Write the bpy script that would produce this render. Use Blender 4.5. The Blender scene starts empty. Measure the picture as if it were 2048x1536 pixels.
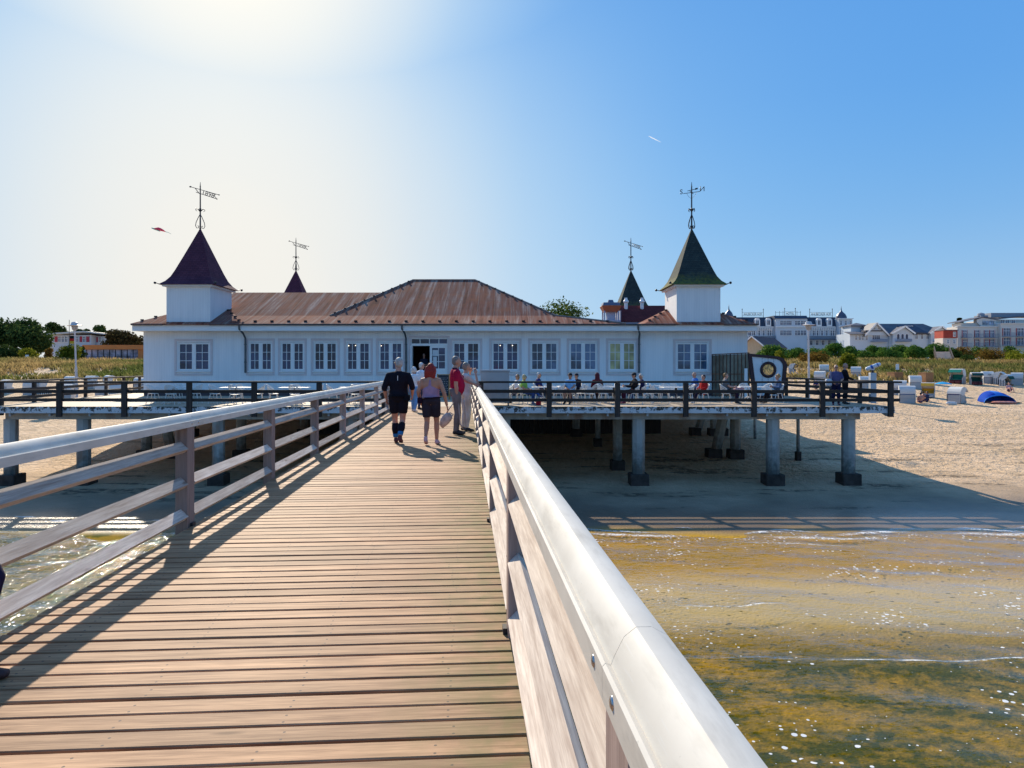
import bpy, bmesh, math, random
import numpy as np
from mathutils import Vector, Matrix, noise
random.seed(7)
R = math.radians
PI = math.pi
scene = bpy.context.scene
COL = scene.collection
# ------------------------------------------------------------------ camera
F, CX, HY, EYE = 1400.0, 1024.0, 735.0, 1.6        # focal length / horizon measured in the 2048 px photograph
cam_d = bpy.data.cameras.new("camera")
cam = bpy.data.objects.new("camera", cam_d)
COL.objects.link(cam)
cam.location = (0, 0, EYE)
cam.rotation_euler = (R(90), 0, 0)
cam_d.sensor_width = 36
cam_d.lens = F / 2048 * 36
cam_d.shift_y = -33 / 2048
cam_d.clip_start = 0.05
cam_d.clip_end = 6000
scene.camera = cam
# ------------------------------------------------------------------ world, sun, exposure
SUN_AZ = R(22.2)          # left of the view axis
SUN_EL = R(30.5)
sun_vec = Vector((-math.sin(SUN_AZ) * math.cos(SUN_EL), math.cos(SUN_AZ) * math.cos(SUN_EL), math.sin(SUN_EL)))
world = bpy.data.worlds.new("World")
scene.world = world
world.use_nodes = True
nt = world.node_tree
nt.nodes.clear()
N = nt.nodes.new
L = nt.links.new
wout = N('ShaderNodeOutputWorld')
bg = N('ShaderNodeBackground')
bg.inputs['Strength'].default_value = 0.1
sky = N('ShaderNodeTexSky')
sky.sky_type = 'NISHITA'
sky.sun_disc = False
sky.sun_elevation = SUN_EL
sky.sun_rotation = -SUN_AZ
sky.air_density = 1.0
sky.dust_density = 1.0
sky.ozone_density = 3.0
def wm(op, a, b=None):
    m = N('ShaderNodeMath'); m.operation = op
    for i, v in enumerate((a, b)):
        if v is None: continue
        if isinstance(v, (int, float)): m.inputs[i].default_value = v
        else: L(v, m.inputs[i])
    return m.outputs[0]
def wramp(fac, stops):
    r = N('ShaderNodeValToRGB'); e = r.color_ramp.elements; r.color_ramp.interpolation = 'B_SPLINE'
    while len(e) < len(stops): e.new(.5)
    for i, (p, c) in enumerate(stops):
        e[i].position = p
        e[i].color = (c, c, c, 1) if isinstance(c, (int, float)) else (*c, 1)
    L(fac, r.inputs[0]); return r.outputs[0]
def wmix(f, a, b, blend='MIX'):
    m = N('ShaderNodeMix'); m.data_type = 'RGBA'; m.blend_type = blend
    ins = [q for q in m.inputs if q.type == 'RGBA']
    for sck, v in ((m.inputs['Factor'], f), (ins[0], a), (ins[1], b)):
        if isinstance(v, (int, float)): sck.default_value = v
        elif isinstance(v, tuple): sck.default_value = (*v, 1)
        else: L(v, sck)
    return [q for q in m.outputs if q.type == 'RGBA'][0]
# clear late-summer sky: deep blue overhead, pale at the horizon, milky towards the sun
tc = N('ShaderNodeTexCoord')
nrm = N('ShaderNodeVectorMath'); nrm.operation = 'NORMALIZE'
L(tc.outputs['Generated'], nrm.inputs[0])
sx = N('ShaderNodeSeparateXYZ'); L(nrm.outputs[0], sx.inputs[0])
dx, dy, dz = sx.outputs
hl = wm('SQRT', wm('ADD', wm('ADD', wm('MULTIPLY', dx, dx), wm('MULTIPLY', dy, dy)), 1e-6))
hd = wm('DIVIDE', wm('ADD', wm('MULTIPLY', dx, -math.sin(SUN_AZ)), wm('MULTIPLY', dy, math.cos(SUN_AZ))), hl)
az = wm('MULTIPLY', wm('ARCCOSINE', wm('MINIMUM', hd, .99999)), 1 / PI)           # 0 at the sun's azimuth, 1 opposite
el = wm('MULTIPLY', wm('ARCSINE', wm('MAXIMUM', dz, 0.0)), 2 / PI)                   # 0 horizon, 1 zenith
EXPO = 0.35
g = .5 ** EXPO * 10                                                                  # strength 0.1
def cc(r, gg, b): return (r * g, gg * g, b * g)
base = wramp(el, [(0.0, (.50, .66, .82)), (.04, (.40, .60, .83)), (.12, (.17, .44, .84)), (.22, (.075, .335, .85)), (.40, (.055, .28, .80)), (1.0, (.04, .20, .62))])
sc = N('ShaderNodeVectorMath'); sc.operation = 'SCALE'; sc.inputs['Scale'].default_value = g
L(base, sc.inputs[0])
hs = N('ShaderNodeHueSaturation'); hs.inputs['Saturation'].default_value = 1.35; hs.inputs['Value'].default_value = .62
L(sky.outputs[0], hs.inputs['Color'])
skyc = wmix(.88, hs.outputs[0], sc.outputs[0])
A = wramp(az, [(0.0, 1.0), (.04, .92), (.08, .64), (.13, .38), (.20, .17), (.30, 0.0)])
B = wramp(el, [(0.0, 1.0), (.06, 1.0), (.14, .92), (.22, .74), (.30, .46), (.45, .12), (.7, 0.0)])
dt = N('ShaderNodeVectorMath'); dt.operation = 'DOT_PRODUCT'
L(nrm.outputs[0], dt.inputs[0]); dt.inputs[1].default_value = sun_vec
ang = wm('MULTIPLY', wm('ARCCOSINE', wm('MINIMUM', dt.outputs['Value'], .99999)), 1 / PI)
aur = wramp(ang, [(0.0, 1.0), (.03, .88), (.06, .58), (.09, .33), (.13, .14), (.18, .04), (.24, 0.0)])
veil = wm('MAXIMUM', wm('MULTIPLY', A, B), aur)
veilc = wmix(aur, cc(.88, .865, .815), cc(1.05, 1.02, .93))
skyc = wmix(wramp(veil, [(0., 0.), (.42, .95), (1., 1.)]), skyc, cc(.34, .64, .94))
skyc = wmix(wramp(veil, [(.22, 0.), (.5, .5), (.85, 1.)]), skyc, veilc)
# sky opposite the sun boosted above its natural level, added fill for shaded fronts
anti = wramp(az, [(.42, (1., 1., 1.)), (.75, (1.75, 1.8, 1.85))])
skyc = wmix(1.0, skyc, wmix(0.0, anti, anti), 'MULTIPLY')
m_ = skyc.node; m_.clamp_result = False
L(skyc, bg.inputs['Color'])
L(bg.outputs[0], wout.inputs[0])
sun_d = bpy.data.lights.new("sun", 'SUN')
sun_d.energy = 5.0
sun_d.angle = R(0.5)
sun_d.color = (1.0, 0.88, 0.70)
sun = bpy.data.objects.new("sun", sun_d)
COL.objects.link(sun)
sun.rotation_euler = sun_vec.to_track_quat('Z', 'Y').to_euler()
scene.view_settings.view_transform = 'Standard'
scene.view_settings.look = 'None'
scene.view_settings.exposure = EXPO
scene.view_settings.gamma = 1.0
scene.cycles.max_bounces = 8
scene.cycles.transparent_max_bounces = 12
scene.cycles.caustics_reflective = False
scene.cycles.caustics_refractive = False

# ------------------------------------------------------------------ helpers
def P(px, py, Y):
    return Vector(((px - CX) * Y / F, Y, EYE - (py - HY) * Y / F))

def PX(px, Y):
    return (px - CX) * Y / F

def PZ(py, Y):
    return EYE - (py - HY) * Y / F

def wl(o):
    v = Vector((0, 0, 0))
    while o is not None:
        v += o.location
        o = o.parent
    return v

class MB:
    def __init__(s):
        s.v = []; s.f = []; s.m = []; s.mi = 0
    def face(s, pts):
        b = len(s.v)
        s.v += [tuple(p) for p in pts]
        s.f.append(tuple(range(b, b + len(pts)))); s.m.append(s.mi)
        return s
    def add(s, vs, fs):
        b = len(s.v)
        s.v += [tuple(p) for p in vs]
        for f in fs:
            s.f.append(tuple(i + b for i in f)); s.m.append(s.mi)
        return s
    def hexa(s, q):
        return s.add(q, [(0, 3, 2, 1), (4, 5, 6, 7), (0, 1, 5, 4), (1, 2, 6, 5), (2, 3, 7, 6), (3, 0, 4, 7)])
    def box(s, x0, y0, z0, x1, y1, z1):
        return s.hexa([(x0, y0, z0), (x1, y0, z0), (x1, y1, z0), (x0, y1, z0), (x0, y0, z1), (x1, y0, z1), (x1, y1, z1), (x0, y1, z1)])
    def bbox(s, x0, y0, z0, x1, y1, z1, b=.006):
        # box with chamfered vertical and horizontal edges
        bm = bmesh.new()
        bmesh.ops.create_cube(bm, size=1)
        for v in bm.verts:
            v.co = Vector(((x0 + x1) / 2 + v.co.x * (x1 - x0), (y0 + y1) / 2 + v.co.y * (y1 - y0), (z0 + z1) / 2 + v.co.z * (z1 - z0)))
        bmesh.ops.bevel(bm, geom=bm.edges[:], offset=b, segments=1, affect='EDGES')
        bm.verts.index_update()
        s.add([v.co.copy() for v in bm.verts], [[v.index for v in f.verts] for f in bm.faces])
        bm.free()
        return s
    def beam(s, p0, p1, w, h, up=(0, 0, 1), roll=0):
        p0 = Vector(p0); p1 = Vector(p1)
        t = (p1 - p0).normalized()
        side = t.cross(Vector(up))
        if side.length < 1e-4: side = Vector((1, 0, 0))
        side.normalize()
        u = side.cross(t)
        if roll:
            M = Matrix.Rotation(roll, 3, t)
            side = M @ side; u = M @ u
        a = side * w / 2; b = u * h / 2
        return s.hexa([p0 - a - b, p0 + a - b, p1 + a - b, p1 - a - b, p0 - a + b, p0 + a + b, p1 + a + b, p1 - a + b])
    def tube(s, pts, r, n=6, side=(1, 0, 0), cap=True):
        k = len(pts)
        if not isinstance(r, (list, tuple)): r = [r] * k
        rad = [(q, q) if not isinstance(q, (list, tuple)) else q for q in r]
        pts = [Vector(p) for p in pts]
        rings = []
        prev = Vector(side)
        b = len(s.v)
        for i, p in enumerate(pts):
            t = pts[min(i + 1, k - 1)] - pts[max(i - 1, 0)]
            if t.length < 1e-9: t = Vector((0, 0, 1))
            t.normalize()
            sd = prev - t * prev.dot(t)
            if sd.length < .05:
                alt = Vector((0, 1, 0)) if abs(t.y) < .9 else Vector((1, 0, 0))
                sd = alt - t * alt.dot(t)
            sd.normalize(); prev = sd
            o = t.cross(sd)
            for j in range(n):
                a = 2 * PI * j / n
                s.v.append(tuple(p + sd * math.cos(a) * rad[i][0] + o * math.sin(a) * rad[i][1]))
        for i in range(k - 1):
            for j in range(n):
                j2 = (j + 1) % n
                s.f.append((b + i * n + j, b + i * n + j2, b + (i + 1) * n + j2, b + (i + 1) * n + j)); s.m.append(s.mi)
        if cap:
            for e, sg in ((0, -1), (k - 1, 1)):
                t = (pts[1] - pts[0]) if e == 0 else (pts[-1] - pts[-2])
                t = t.normalized() if t.length > 0 else Vector((0, 0, 1))
                c = len(s.v)
                s.v.append(tuple(pts[e] + t * sg * min(rad[e]) * .55))
                for j in range(n):
                    j2 = (j + 1) % n
                    q = b + e * n
                    s.f.append((q + j2, q + j, c) if sg < 0 else (q + j, q + j2, c)); s.m.append(s.mi)
        return s
    def lathe(s, prof, n=12, c=(0, 0, 0), rot=0, cap=True):
        b = len(s.v); c = Vector(c)
        for r, z in prof:
            for j in range(n):
                a = rot + 2 * PI * j / n
                s.v.append((c.x + r * math.cos(a), c.y + r * math.sin(a), c.z + z))
        for i in range(len(prof) - 1):
            for j in range(n):
                j2 = (j + 1) % n
                s.f.append((b + i * n + j, b + i * n + j2, b + (i + 1) * n + j2, b + (i + 1) * n + j)); s.m.append(s.mi)
        if cap:
            s.f.append(tuple(b + j for j in reversed(range(n)))); s.m.append(s.mi)
            q = b + (len(prof) - 1) * n
            s.f.append(tuple(q + j for j in range(n))); s.m.append(s.mi)
        return s
    def ball(s, c, r, seg=10, rings=7, jit=0):
        if not isinstance(r, (list, tuple)): r = (r, r, r)
        b = len(s.v)
        s.v.append((c[0], c[1], c[2] - r[2]))
        for i in range(1, rings):
            th = PI * i / rings
            for j in range(seg):
                a = 2 * PI * j / seg
                q = 1 + (random.uniform(-jit, jit) if jit else 0)
                s.v.append((c[0] + r[0] * math.sin(th) * math.cos(a) * q, c[1] + r[1] * math.sin(th) * math.sin(a) * q, c[2] - r[2] * math.cos(th) * q))
        s.v.append((c[0], c[1], c[2] + r[2]))
        top = len(s.v) - 1
        for j in range(seg):
            j2 = (j + 1) % seg
            s.f.append((b, b + 1 + j2, b + 1 + j)); s.m.append(s.mi)
            for i in range(rings - 2):
                q = b + 1 + i * seg
                s.f.append((q + j, q + j2, q + seg + j2, q + seg + j)); s.m.append(s.mi)
            q = b + 1 + (rings - 2) * seg
            s.f.append((q + j, q + j2, top)); s.m.append(s.mi)
        return s
    def prism(s, poly, vec):
        n = len(poly); vec = Vector(vec)
        a = [Vector(p) for p in poly]; b = [p + vec for p in a]
        fs = [tuple(reversed(range(n))), tuple(range(n, 2 * n))]
        for i in range(n):
            j = (i + 1) % n
            fs.append((i, j, n + j, n + i))
        return s.add(a + b, fs)
    def slab(s, poly, t=.07):
        return s.prism([Vector(p) - Vector((0, 0, t)) for p in poly], (0, 0, t))
    def mesh(s, name, mats, off=None, smooth=False):
        me = bpy.data.meshes.new(name)
        v = s.v
        if off is not None and off.length > 0:
            v = [(p[0] - off.x, p[1] - off.y, p[2] - off.z) for p in v]
        me.from_pydata(v, [], s.f)
        if not isinstance(mats, (list, tuple)): mats = [mats]
        for m in mats: me.materials.append(m)
        if len(mats) > 1:
            me.polygons.foreach_set('material_index', s.m)
        if smooth:
            me.polygons.foreach_set('use_smooth', [True] * len(me.polygons))
        me.update()
        return me
    def build(s, name, mats, parent=None, world=False, smooth=False, fix=True):
        me = s.mesh(name, mats, wl(parent) if (world and parent) else None, smooth)
        if fix:
            bm = bmesh.new(); bm.from_mesh(me)
            bmesh.ops.recalc_face_normals(bm, faces=bm.faces[:])
            bm.to_mesh(me); bm.free()
        return link(name, me, parent)

def link(name, me, parent=None):
    o = bpy.data.objects.new(name, me)
    COL.objects.link(o)
    if parent is not None: o.parent = parent
    return o

def tag(o, label=None, cat=None, group=None, kind=None):
    if label: o['label'] = label
    if cat: o['category'] = cat
    if group: o['group'] = group
    if kind: o['kind'] = kind
    return o

def thing(name, label, cat, loc=(0, 0, 0), rz=0, group=None):
    o = bpy.data.objects.new(name, None)
    o.empty_display_size = .2
    COL.objects.link(o)
    o.location = loc
    o.rotation_euler = (0, 0, rz)
    return tag(o, label, cat, group)

def copy_tree(o, parent=None):
    c = o.copy()
    COL.objects.link(c)
    c.parent = parent
    for ch in list(o.children): copy_tree(ch, c)
    return c

def dup(o, label, loc, rz=0, scale=None):
    c = copy_tree(o)
    c['label'] = label
    c.location = loc
    c.rotation_euler = (0, 0, rz)
    if scale: c.scale = scale if isinstance(scale, (tuple, list)) else (scale,) * 3
    return c

# ------------------------------------------------------------------ materials
class NT:
    def __init__(s, name):
        s.mat = bpy.data.materials.new(name)
        s.mat.use_nodes = True
        s.t = s.mat.node_tree
        s.b = s.t.nodes['Principled BSDF']
        s.out = s.t.nodes['Material Output']
    def n(s, typ, **kw):
        x = s.t.nodes.new(typ)
        for k, v in kw.items():
            if k in x.inputs: x.inputs[k].default_value = v
            else: setattr(x, k, v)
        return x
    def l(s, a, b): s.t.links.new(a, b)
    def coord(s, kind='Object', scale=(1, 1, 1)):
        if kind == 'World':
            g = s.n('ShaderNodeNewGeometry').outputs['Position']
        else:
            g = s.n('ShaderNodeTexCoord').outputs[kind]
        m = s.n('ShaderNodeMapping')
        m.inputs['Scale'].default_value = scale
        s.l(g, m.inputs['Vector'])
        return m.outputs[0]
    def noise(s, vec, scale=5, detail=4, rough=.55):
        x = s.n('ShaderNodeTexNoise')
        x.inputs['Scale'].default_value = scale
        x.inputs['Detail'].default_value = detail
        x.inputs['Roughness'].default_value = rough
        s.l(vec, x.inputs['Vector'])
        return x.outputs[0]
    def ramp(s, fac, stops):
        r = s.n('ShaderNodeValToRGB')
        e = r.color_ramp.elements
        while len(e) < len(stops): e.new(.5)
        for i, (p, c) in enumerate(stops):
            e[i].position = p
            e[i].color = (c, c, c, 1) if isinstance(c, (int, float)) else (c[0], c[1], c[2], 1)
        s.l(fac, r.inputs[0])
        return r.outputs[0]
    def mix(s, fac, a, b, blend='MIX'):
        m = s.n('ShaderNodeMix', data_type='RGBA', blend_type=blend)
        for sock, v in (('Factor', fac), ('A', a), ('B', b)):
            i = m.inputs[sock] if sock == 'Factor' else [q for q in m.inputs if q.name == sock and q.type == 'RGBA'][0]
            if isinstance(v, (int, float)) and sock == 'Factor': i.default_value = v
            elif isinstance(v, tuple): i.default_value = (v[0], v[1], v[2], 1)
            else: s.l(v, i)
        return [q for q in m.outputs if q.type == 'RGBA'][0]
    def math(s, op, a, b=None, c=None):
        m = s.n('ShaderNodeMath', operation=op)
        for i, v in enumerate((a, b, c)):
            if v is None: continue
            if isinstance(v, (int, float)): m.inputs[i].default_value = v
            else: s.l(v, m.inputs[i])
        return m.outputs[0]
    def sep(s, vec):
        x = s.n('ShaderNodeSeparateXYZ'); s.l(vec, x.inputs[0]); return x.outputs
    def comb(s, x, y, z):
        c = s.n('ShaderNodeCombineXYZ')
        for i, v in enumerate((x, y, z)):
            if isinstance(v, (int, float)): c.inputs[i].default_value = v
            else: s.l(v, c.inputs[i])
        return c.outputs[0]
    def bump(s, h, strength=.3, dist=.02):
        b = s.n('ShaderNodeBump')
        b.inputs['Strength'].default_value = strength
        b.inputs['Distance'].default_value = dist
        s.l(h, b.inputs['Height'])
        s.l(b.outputs[0], s.b.inputs['Normal'])
        return b.outputs[0]
    def col(s, c):
        if isinstance(c, tuple): s.b.inputs['Base Color'].default_value = (c[0], c[1], c[2], 1)
        else: s.l(c, s.b.inputs['Base Color'])
    def set(s, rough=.6, spec=.4, metal=0):
        s.b.inputs['Roughness'].default_value = rough
        s.b.inputs['Specular IOR Level'].default_value = spec
        s.b.inputs['Metallic'].default_value = metal
        return s

_pm = {}
def pm(col, rough=.65, var=.12, scale=6, bump=.0, bscale=40, spec=.35, metal=0, name=None):
    key = (col, rough, var, scale, bump, bscale, spec, metal)
    if key in _pm: return _pm[key]
    m = NT(name or 'plain').set(rough, spec, metal)
    v = m.coord('Object')
    n = m.noise(v, scale, 4)
    a = tuple(max(0, c * (1 - var)) for c in col); b = tuple(min(1, c * (1 + var)) for c in col)
    m.col(m.ramp(n, [(.3, a), (.7, b)]))
    if bump: m.bump(m.noise(v, bscale, 3), bump, .01)
    _pm[key] = m.mat
    return m.mat

def wood(name, c0, c1, axis='Y', pitch=None, algae=None, rough=.7, grain=1.0, knots=True, screws=None):
    """weathered timber, grain along `axis` of the object"""
    m = NT(name).set(rough, .25)
    o = m.coord('Object')
    x, y, z = m.sep(o)
    if pitch:
        idx = m.math('FLOOR', m.math('DIVIDE', y, pitch))
        wn = m.n('ShaderNodeTexWhiteNoise', noise_dimensions='1D')
        m.l(idx, wn.inputs['W'])
        rnd = wn.outputs[0]
    else:
        oi = m.n('ShaderNodeObjectInfo')
        rnd = oi.outputs['Random']
    sc = {'X': (.55, 11, 11), 'Y': (11, .55, 11), 'Z': (11, 11, .55)}[axis]
    mp = m.n('ShaderNodeMapping'); mp.inputs['Scale'].default_value = sc
    m.l(o, mp.inputs['Vector'])
    off = m.n('ShaderNodeVectorMath', operation='ADD')
    m.l(mp.outputs[0], off.inputs[0])
    m.l(m.comb(m.math('MULTIPLY', rnd, 37.0), m.math('MULTIPLY', rnd, 11.0), m.math('MULTIPLY', rnd, 53.0)), off.inputs[1])
    g1 = m.noise(off.outputs[0], 3.2, 6, .6)
    g2 = m.noise(off.outputs[0], 14, 3, .5)
    col = m.ramp(m.math('ADD', m.math('MULTIPLY', g1, .75), m.math('MULTIPLY', g2, .25)), [(.33, c0), (.66, c1)])
    br = m.math('ADD', m.math('MULTIPLY', rnd, .46), .76)
    col = m.mix(1.0, col, m.comb(br, br, br), 'MULTIPLY')
    big = m.noise(o, 1.3, 3)
    col = m.mix(m.math('MULTIPLY', m.ramp(big, [(.45, 0.), (.7, 1.)]), .3), col, (c0[0] * .9, c0[1] * .88, c0[2] * .85))
    if knots:
        vo = m.n('ShaderNodeTexVoronoi', feature='F1')
        ks = {'X': (1.1, 5, 5), 'Y': (5, 1.1, 5), 'Z': (5, 5, 1.1)}[axis]
        mk = m.n('ShaderNodeMapping'); mk.inputs['Scale'].default_value = ks
        m.l(o, mk.inputs['Vector']); m.l(mk.outputs[0], vo.inputs['Vector'])
        vo.inputs['Scale'].default_value = 1.1
        kf = m.ramp(vo.outputs['Distance'], [(.06, 1.), (.12, 0.)])
        col = m.mix(m.math('MULTIPLY', kf, .75), col, (c0[0] * .45, c0[1] * .4, c0[2] * .35))
    if screws:
        fx = m.math('ABSOLUTE', m.math('SUBTRACT', m.math('FRACT', m.math('DIVIDE', m.math('ADD', x, m.math('ADD', 10.04, m.math('MULTIPLY', rnd, .09))), .74)), .5))
        fy = m.math('ABSOLUTE', m.math('SUBTRACT', m.math('ABSOLUTE', m.math('SUBTRACT', m.math('FRACT', m.math('DIVIDE', y, pitch)), .42)), .2))
        d = m.math('ADD', m.math('POWER', m.math('MULTIPLY', fx, .74), 2), m.math('POWER', m.math('MULTIPLY', fy, pitch), 2))
        sf = m.math('LESS_THAN', d, .000045)
        col = m.mix(m.math('MULTIPLY', sf, .8), col, (.05, .045, .045))
    if algae:
        e0, e1 = algae
        a = m.math('MULTIPLY', m.n('ShaderNodeMapRange', **{'From Min': e0, 'From Max': e1}).outputs[0], 1)
        mrn = m.t.nodes[-1]
        mrr = [q for q in m.t.nodes if q.type == 'MAP_RANGE'][-1]
        m.l(m.math('ADD', x, m.math('MULTIPLY', m.math('SUBTRACT', big, .5), .5)), mrr.inputs['Value'])
        an = m.ramp(m.noise(o, 6, 4), [(.35, .2), (.6, 1.)])
        col = m.mix(m.math('MULTIPLY', m.math('MULTIPLY', a, an), .75), col, (.16, .15, .045))
    m.col(col)
    m.bump(m.math('ADD', m.math('MULTIPLY', g1, .6), m.math('MULTIPLY', g2, .5)), .45 * grain, .004)
    return m.mat

M_deckboard = wood('walkway_boards', (.20, .095, .046), (.60, .355, .195), 'X', pitch=.1517, algae=(-.45, .3), screws=True)
M_railwood = wood('rail_timber', (.38, .29, .235), (.74, .64, .54), 'Y', grain=1.0)
M_postwood = wood('post_timber', (.26, .185, .16), (.44, .33, .285), 'Z', grain=.8)
M_darkwood = wood('dark_stained_timber', (.030, .024, .022), (.075, .060, .052), 'X', knots=False)
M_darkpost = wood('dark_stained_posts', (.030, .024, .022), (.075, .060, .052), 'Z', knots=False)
M_terrdeck = wood('terrace_boards', (.34, .26, .18), (.56, .45, .33), 'X', pitch=.15, grain=.6, knots=False)

def capmat():
    m = NT('painted_handrail_cap').set(.6, .3)
    o = m.coord('Object')
    n = m.noise(o, 3, 5)
    sp = m.ramp(m.noise(o, 60, 2), [(.72, 0.), (.76, 1.)])
    c = m.ramp(n, [(.3, (.60, .56, .485)), (.7, (.72, .68, .60))])
    stn = m.ramp(m.noise(m.coord('Object', (7, 1.2, 7)), 2.0, 6, .65), [(.52, 0.), (.70, 1.)])
    c = m.mix(m.math('MULTIPLY', stn, .45), c, (.33, .30, .25))
    scr = m.ramp(m.noise(m.coord('Object', (40, 1.5, 40)), 3, 3), [(.66, 0.), (.70, 1.)])
    c = m.mix(m.math('MULTIPLY', scr, .3), c, (.7, .69, .66))
    m.col(m.mix(m.math('MULTIPLY', sp, .35), c, (.35, .33, .28)))
    m.bump(m.noise(o, 25, 3), .08, .004)
    return m.mat
M_cap = capmat()

def wallmat():
    m = NT('white_boarded_wall').set(.55, .35)
    o = m.coord('World')
    x, y, z = m.sep(o)
    s = m.math('ABSOLUTE', m.math('SUBTRACT', m.math('FRACT', m.math('DIVIDE', m.math('ADD', x, y), .14)), .5))
    groove = m.ramp(s, [(.43, 0.), (.49, 1.)])
    st = m.noise(m.coord('World', (2.5, 2.5, .25)), 1.2, 5)
    c = m.ramp(st, [(.25, (.74, .745, .75)), (.6, (.85, .85, .845))])
    dirt = m.ramp(m.noise(m.coord('World', (6, 6, .8)), 1.5, 5), [(.62, 0.), (.8, 1.)])
    c = m.mix(m.math('MULTIPLY', dirt, .22), c, (.5, .47, .42))
    m.col(m.mix(m.math('MULTIPLY', groove, .25), c, (.45, .46, .5)))
    m.bump(m.math('MULTIPLY', groove, -1), .5, .008)
    return m.mat
M_wall = wallmat()
M_trim = pm((.82, .82, .81), .5, .04, 3, .05, 20, name='white_paint')
M_surround = pm((.64, .565, .56), .55, .05, 3, name='pale_rose_paint')

def roofmat():
    m = NT('weathered_roofing_felt').set(.95, .06)
    o = m.coord('World')
    x, y, z = m.sep(o)
    st = m.noise(m.coord('World', (1.9, .10, .10)), 2.2, 6, .6)
    fine = m.noise(m.coord('World', (6, .5, .5)), 4, 5)
    c = m.ramp(st, [(.36, (.085, .028, .026)), (.45, (.23, .07, .05)), (.54, (.22, .115, .095)), (.66, (.42, .29, .24))])
    c = m.mix(m.math('MULTIPLY', m.ramp(fine, [(.35, 0.), (.7, 1.)]), .5), c, (.19, .085, .055))
    rust = m.ramp(m.noise(m.coord('World', (1, 1, 1)), .8, 5), [(.5, 0.), (.72, 1.)])
    c = m.mix(m.math('MULTIPLY', rust, .5), c, (.34, .11, .05))
    sx = m.math('ABSOLUTE', m.math('SUBTRACT', m.math('FRACT', m.math('ADD', m.math('DIVIDE', x, 1.0), m.math('MULTIPLY', m.noise(o, .5), .12))), .5))
    sl = m.ramp(sx, [(.455, 0.), (.49, 1.)])
    c = m.mix(m.math('MULTIPLY', sl, .25), c, (.46, .36, .29))
    sy = m.math('ABSOLUTE', m.math('SUBTRACT', m.math('FRACT', m.math('DIVIDE', y, 1.35)), .5))
    s2 = m.ramp(sy, [(.47, 0.), (.495, 1.)])
    m.col(m.mix(m.math('MULTIPLY', s2, .5), c, (.10, .06, .05)))
    m.bump(m.math('ADD', m.math('MULTIPLY', fine, .5), sl), .35, .015)
    return m.mat
M_roof = roofmat()

def slatemat(name, c0, c1, moss):
    m = NT(name).set(.85, .12)
    o = m.coord('Object')
    x, y, z = m.sep(o)
    br = m.n('ShaderNodeTexBrick')
    br.inputs['Scale'].default_value = 1
    br.inputs['Brick Width'].default_value = .22
    br.inputs['Row Height'].default_value = .11
    br.inputs['Mortar Size'].default_value = .008
    br.inputs['Color1'].default_value = (*c0, 1); br.inputs['Color2'].default_value = (*c1, 1)
    br.inputs['Mortar'].default_value = (c0[0] * .4, c0[1] * .4, c0[2] * .4, 1)
    m.l(m.comb(m.math('ADD', x, y), z, 0), br.inputs['Vector'])
    n = m.noise(o, 1.6, 6)
    c = m.mix(m.math('MULTIPLY', m.ramp(n, [(.4, 0.), (.7, 1.)]), .5), br.outputs[0], tuple(q * .55 for q in c0))
    if moss:
        mrr = m.n('ShaderNodeMapRange', **{'From Min': moss[1], 'From Max': moss[0]})
        m.l(m.math('ADD', z, m.math('MULTIPLY', m.math('SUBTRACT', m.noise(o, 3.5, 5), .5), .9)), mrr.inputs['Value'])
        mn = m.ramp(m.noise(o, 9, 4), [(.35, .25), (.6, 1.)])
        c = m.mix(m.math('MULTIPLY', m.math('MULTIPLY', mrr.outputs[0], mn), .85), c, (.17, .16, .03))
    m.col(c)
    m.bump(br.outputs['Fac'], -.4, .01)
    return m.mat
M_slate_r = slatemat('mossy_slate', (.035, .05, .05), (.06, .075, .068), (0.15, .75))
M_slate_l = slatemat('flare_tinted_slate', (.105, .035, .06), (.15, .05, .075), None)  # purple cast of the lens flare put into the left spires' slate colour
M_maroon = slatemat('maroon_tiles', (.13, .028, .03), (.17, .04, .04), None)
M_iron = pm((.018, .017, .022), .5, .2, 20, name='black_wrought_iron', spec=.5)
M_zinc = pm((.10, .11, .12), .45, .2, 4, name='dark_zinc', metal=.5)

def glassmat(name, tint, rough=.04, alpha=0.0):
    m = NT(name).set(rough, .45)
    o = m.coord('World')
    n = m.noise(o, .7, 3)
    m.col(m.ramp(n, [(.38, tuple(c * .35 for c in tint)), (.62, tuple(c * 1.25 for c in tint))]))
    m.bump(m.noise(o, 1.1, 2), .04, .02)
    return m.mat
M_glass = glassmat('window_glass', (.04, .055, .12))
M_glass_y = glassmat('glass_over_yellow_blind', (.50, .46, .22), .12)
M_glass_b = glassmat('pale_blue_glass', (.10, .16, .26))
M_dark = pm((.012, .010, .012), .8, .2, 3, name='dark_interior')

def concrete(name, stain=True):
    m = NT(name).set(.75, .3)
    o = m.coord('World')
    x, y, z = m.sep(o)
    n = m.noise(m.coord('World', (1, 1, .4)), 2.5, 6)
    c = m.ramp(n, [(.3, (.36, .36, .34)), (.7, (.56, .56, .53))])
    if stain:
        mrr = m.n('ShaderNodeMapRange', **{'From Min': -1.5, 'From Max': -2.7})
        m.l(m.math('ADD', z, m.math('MULTIPLY', m.math('SUBTRACT', m.noise(o, 5, 5), .5), 1.6)), mrr.inputs['Value'])
        c = m.mix(m.math('MULTIPLY', mrr.outputs[0], .85), c, (.045, .05, .04))
        rs = m.ramp(m.noise(m.coord('World', (1.1, 1.1, .5)), 1.1, 5), [(.52, 0.), (.68, 1.)])
        c = m.mix(m.math('MULTIPLY', rs, .65), c, (.28, .13, .06))
    m.col(c)
    m.bump(m.noise(o, 18, 5), .3, .01)
    return m.mat
M_conc = concrete('stained_concrete')
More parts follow.
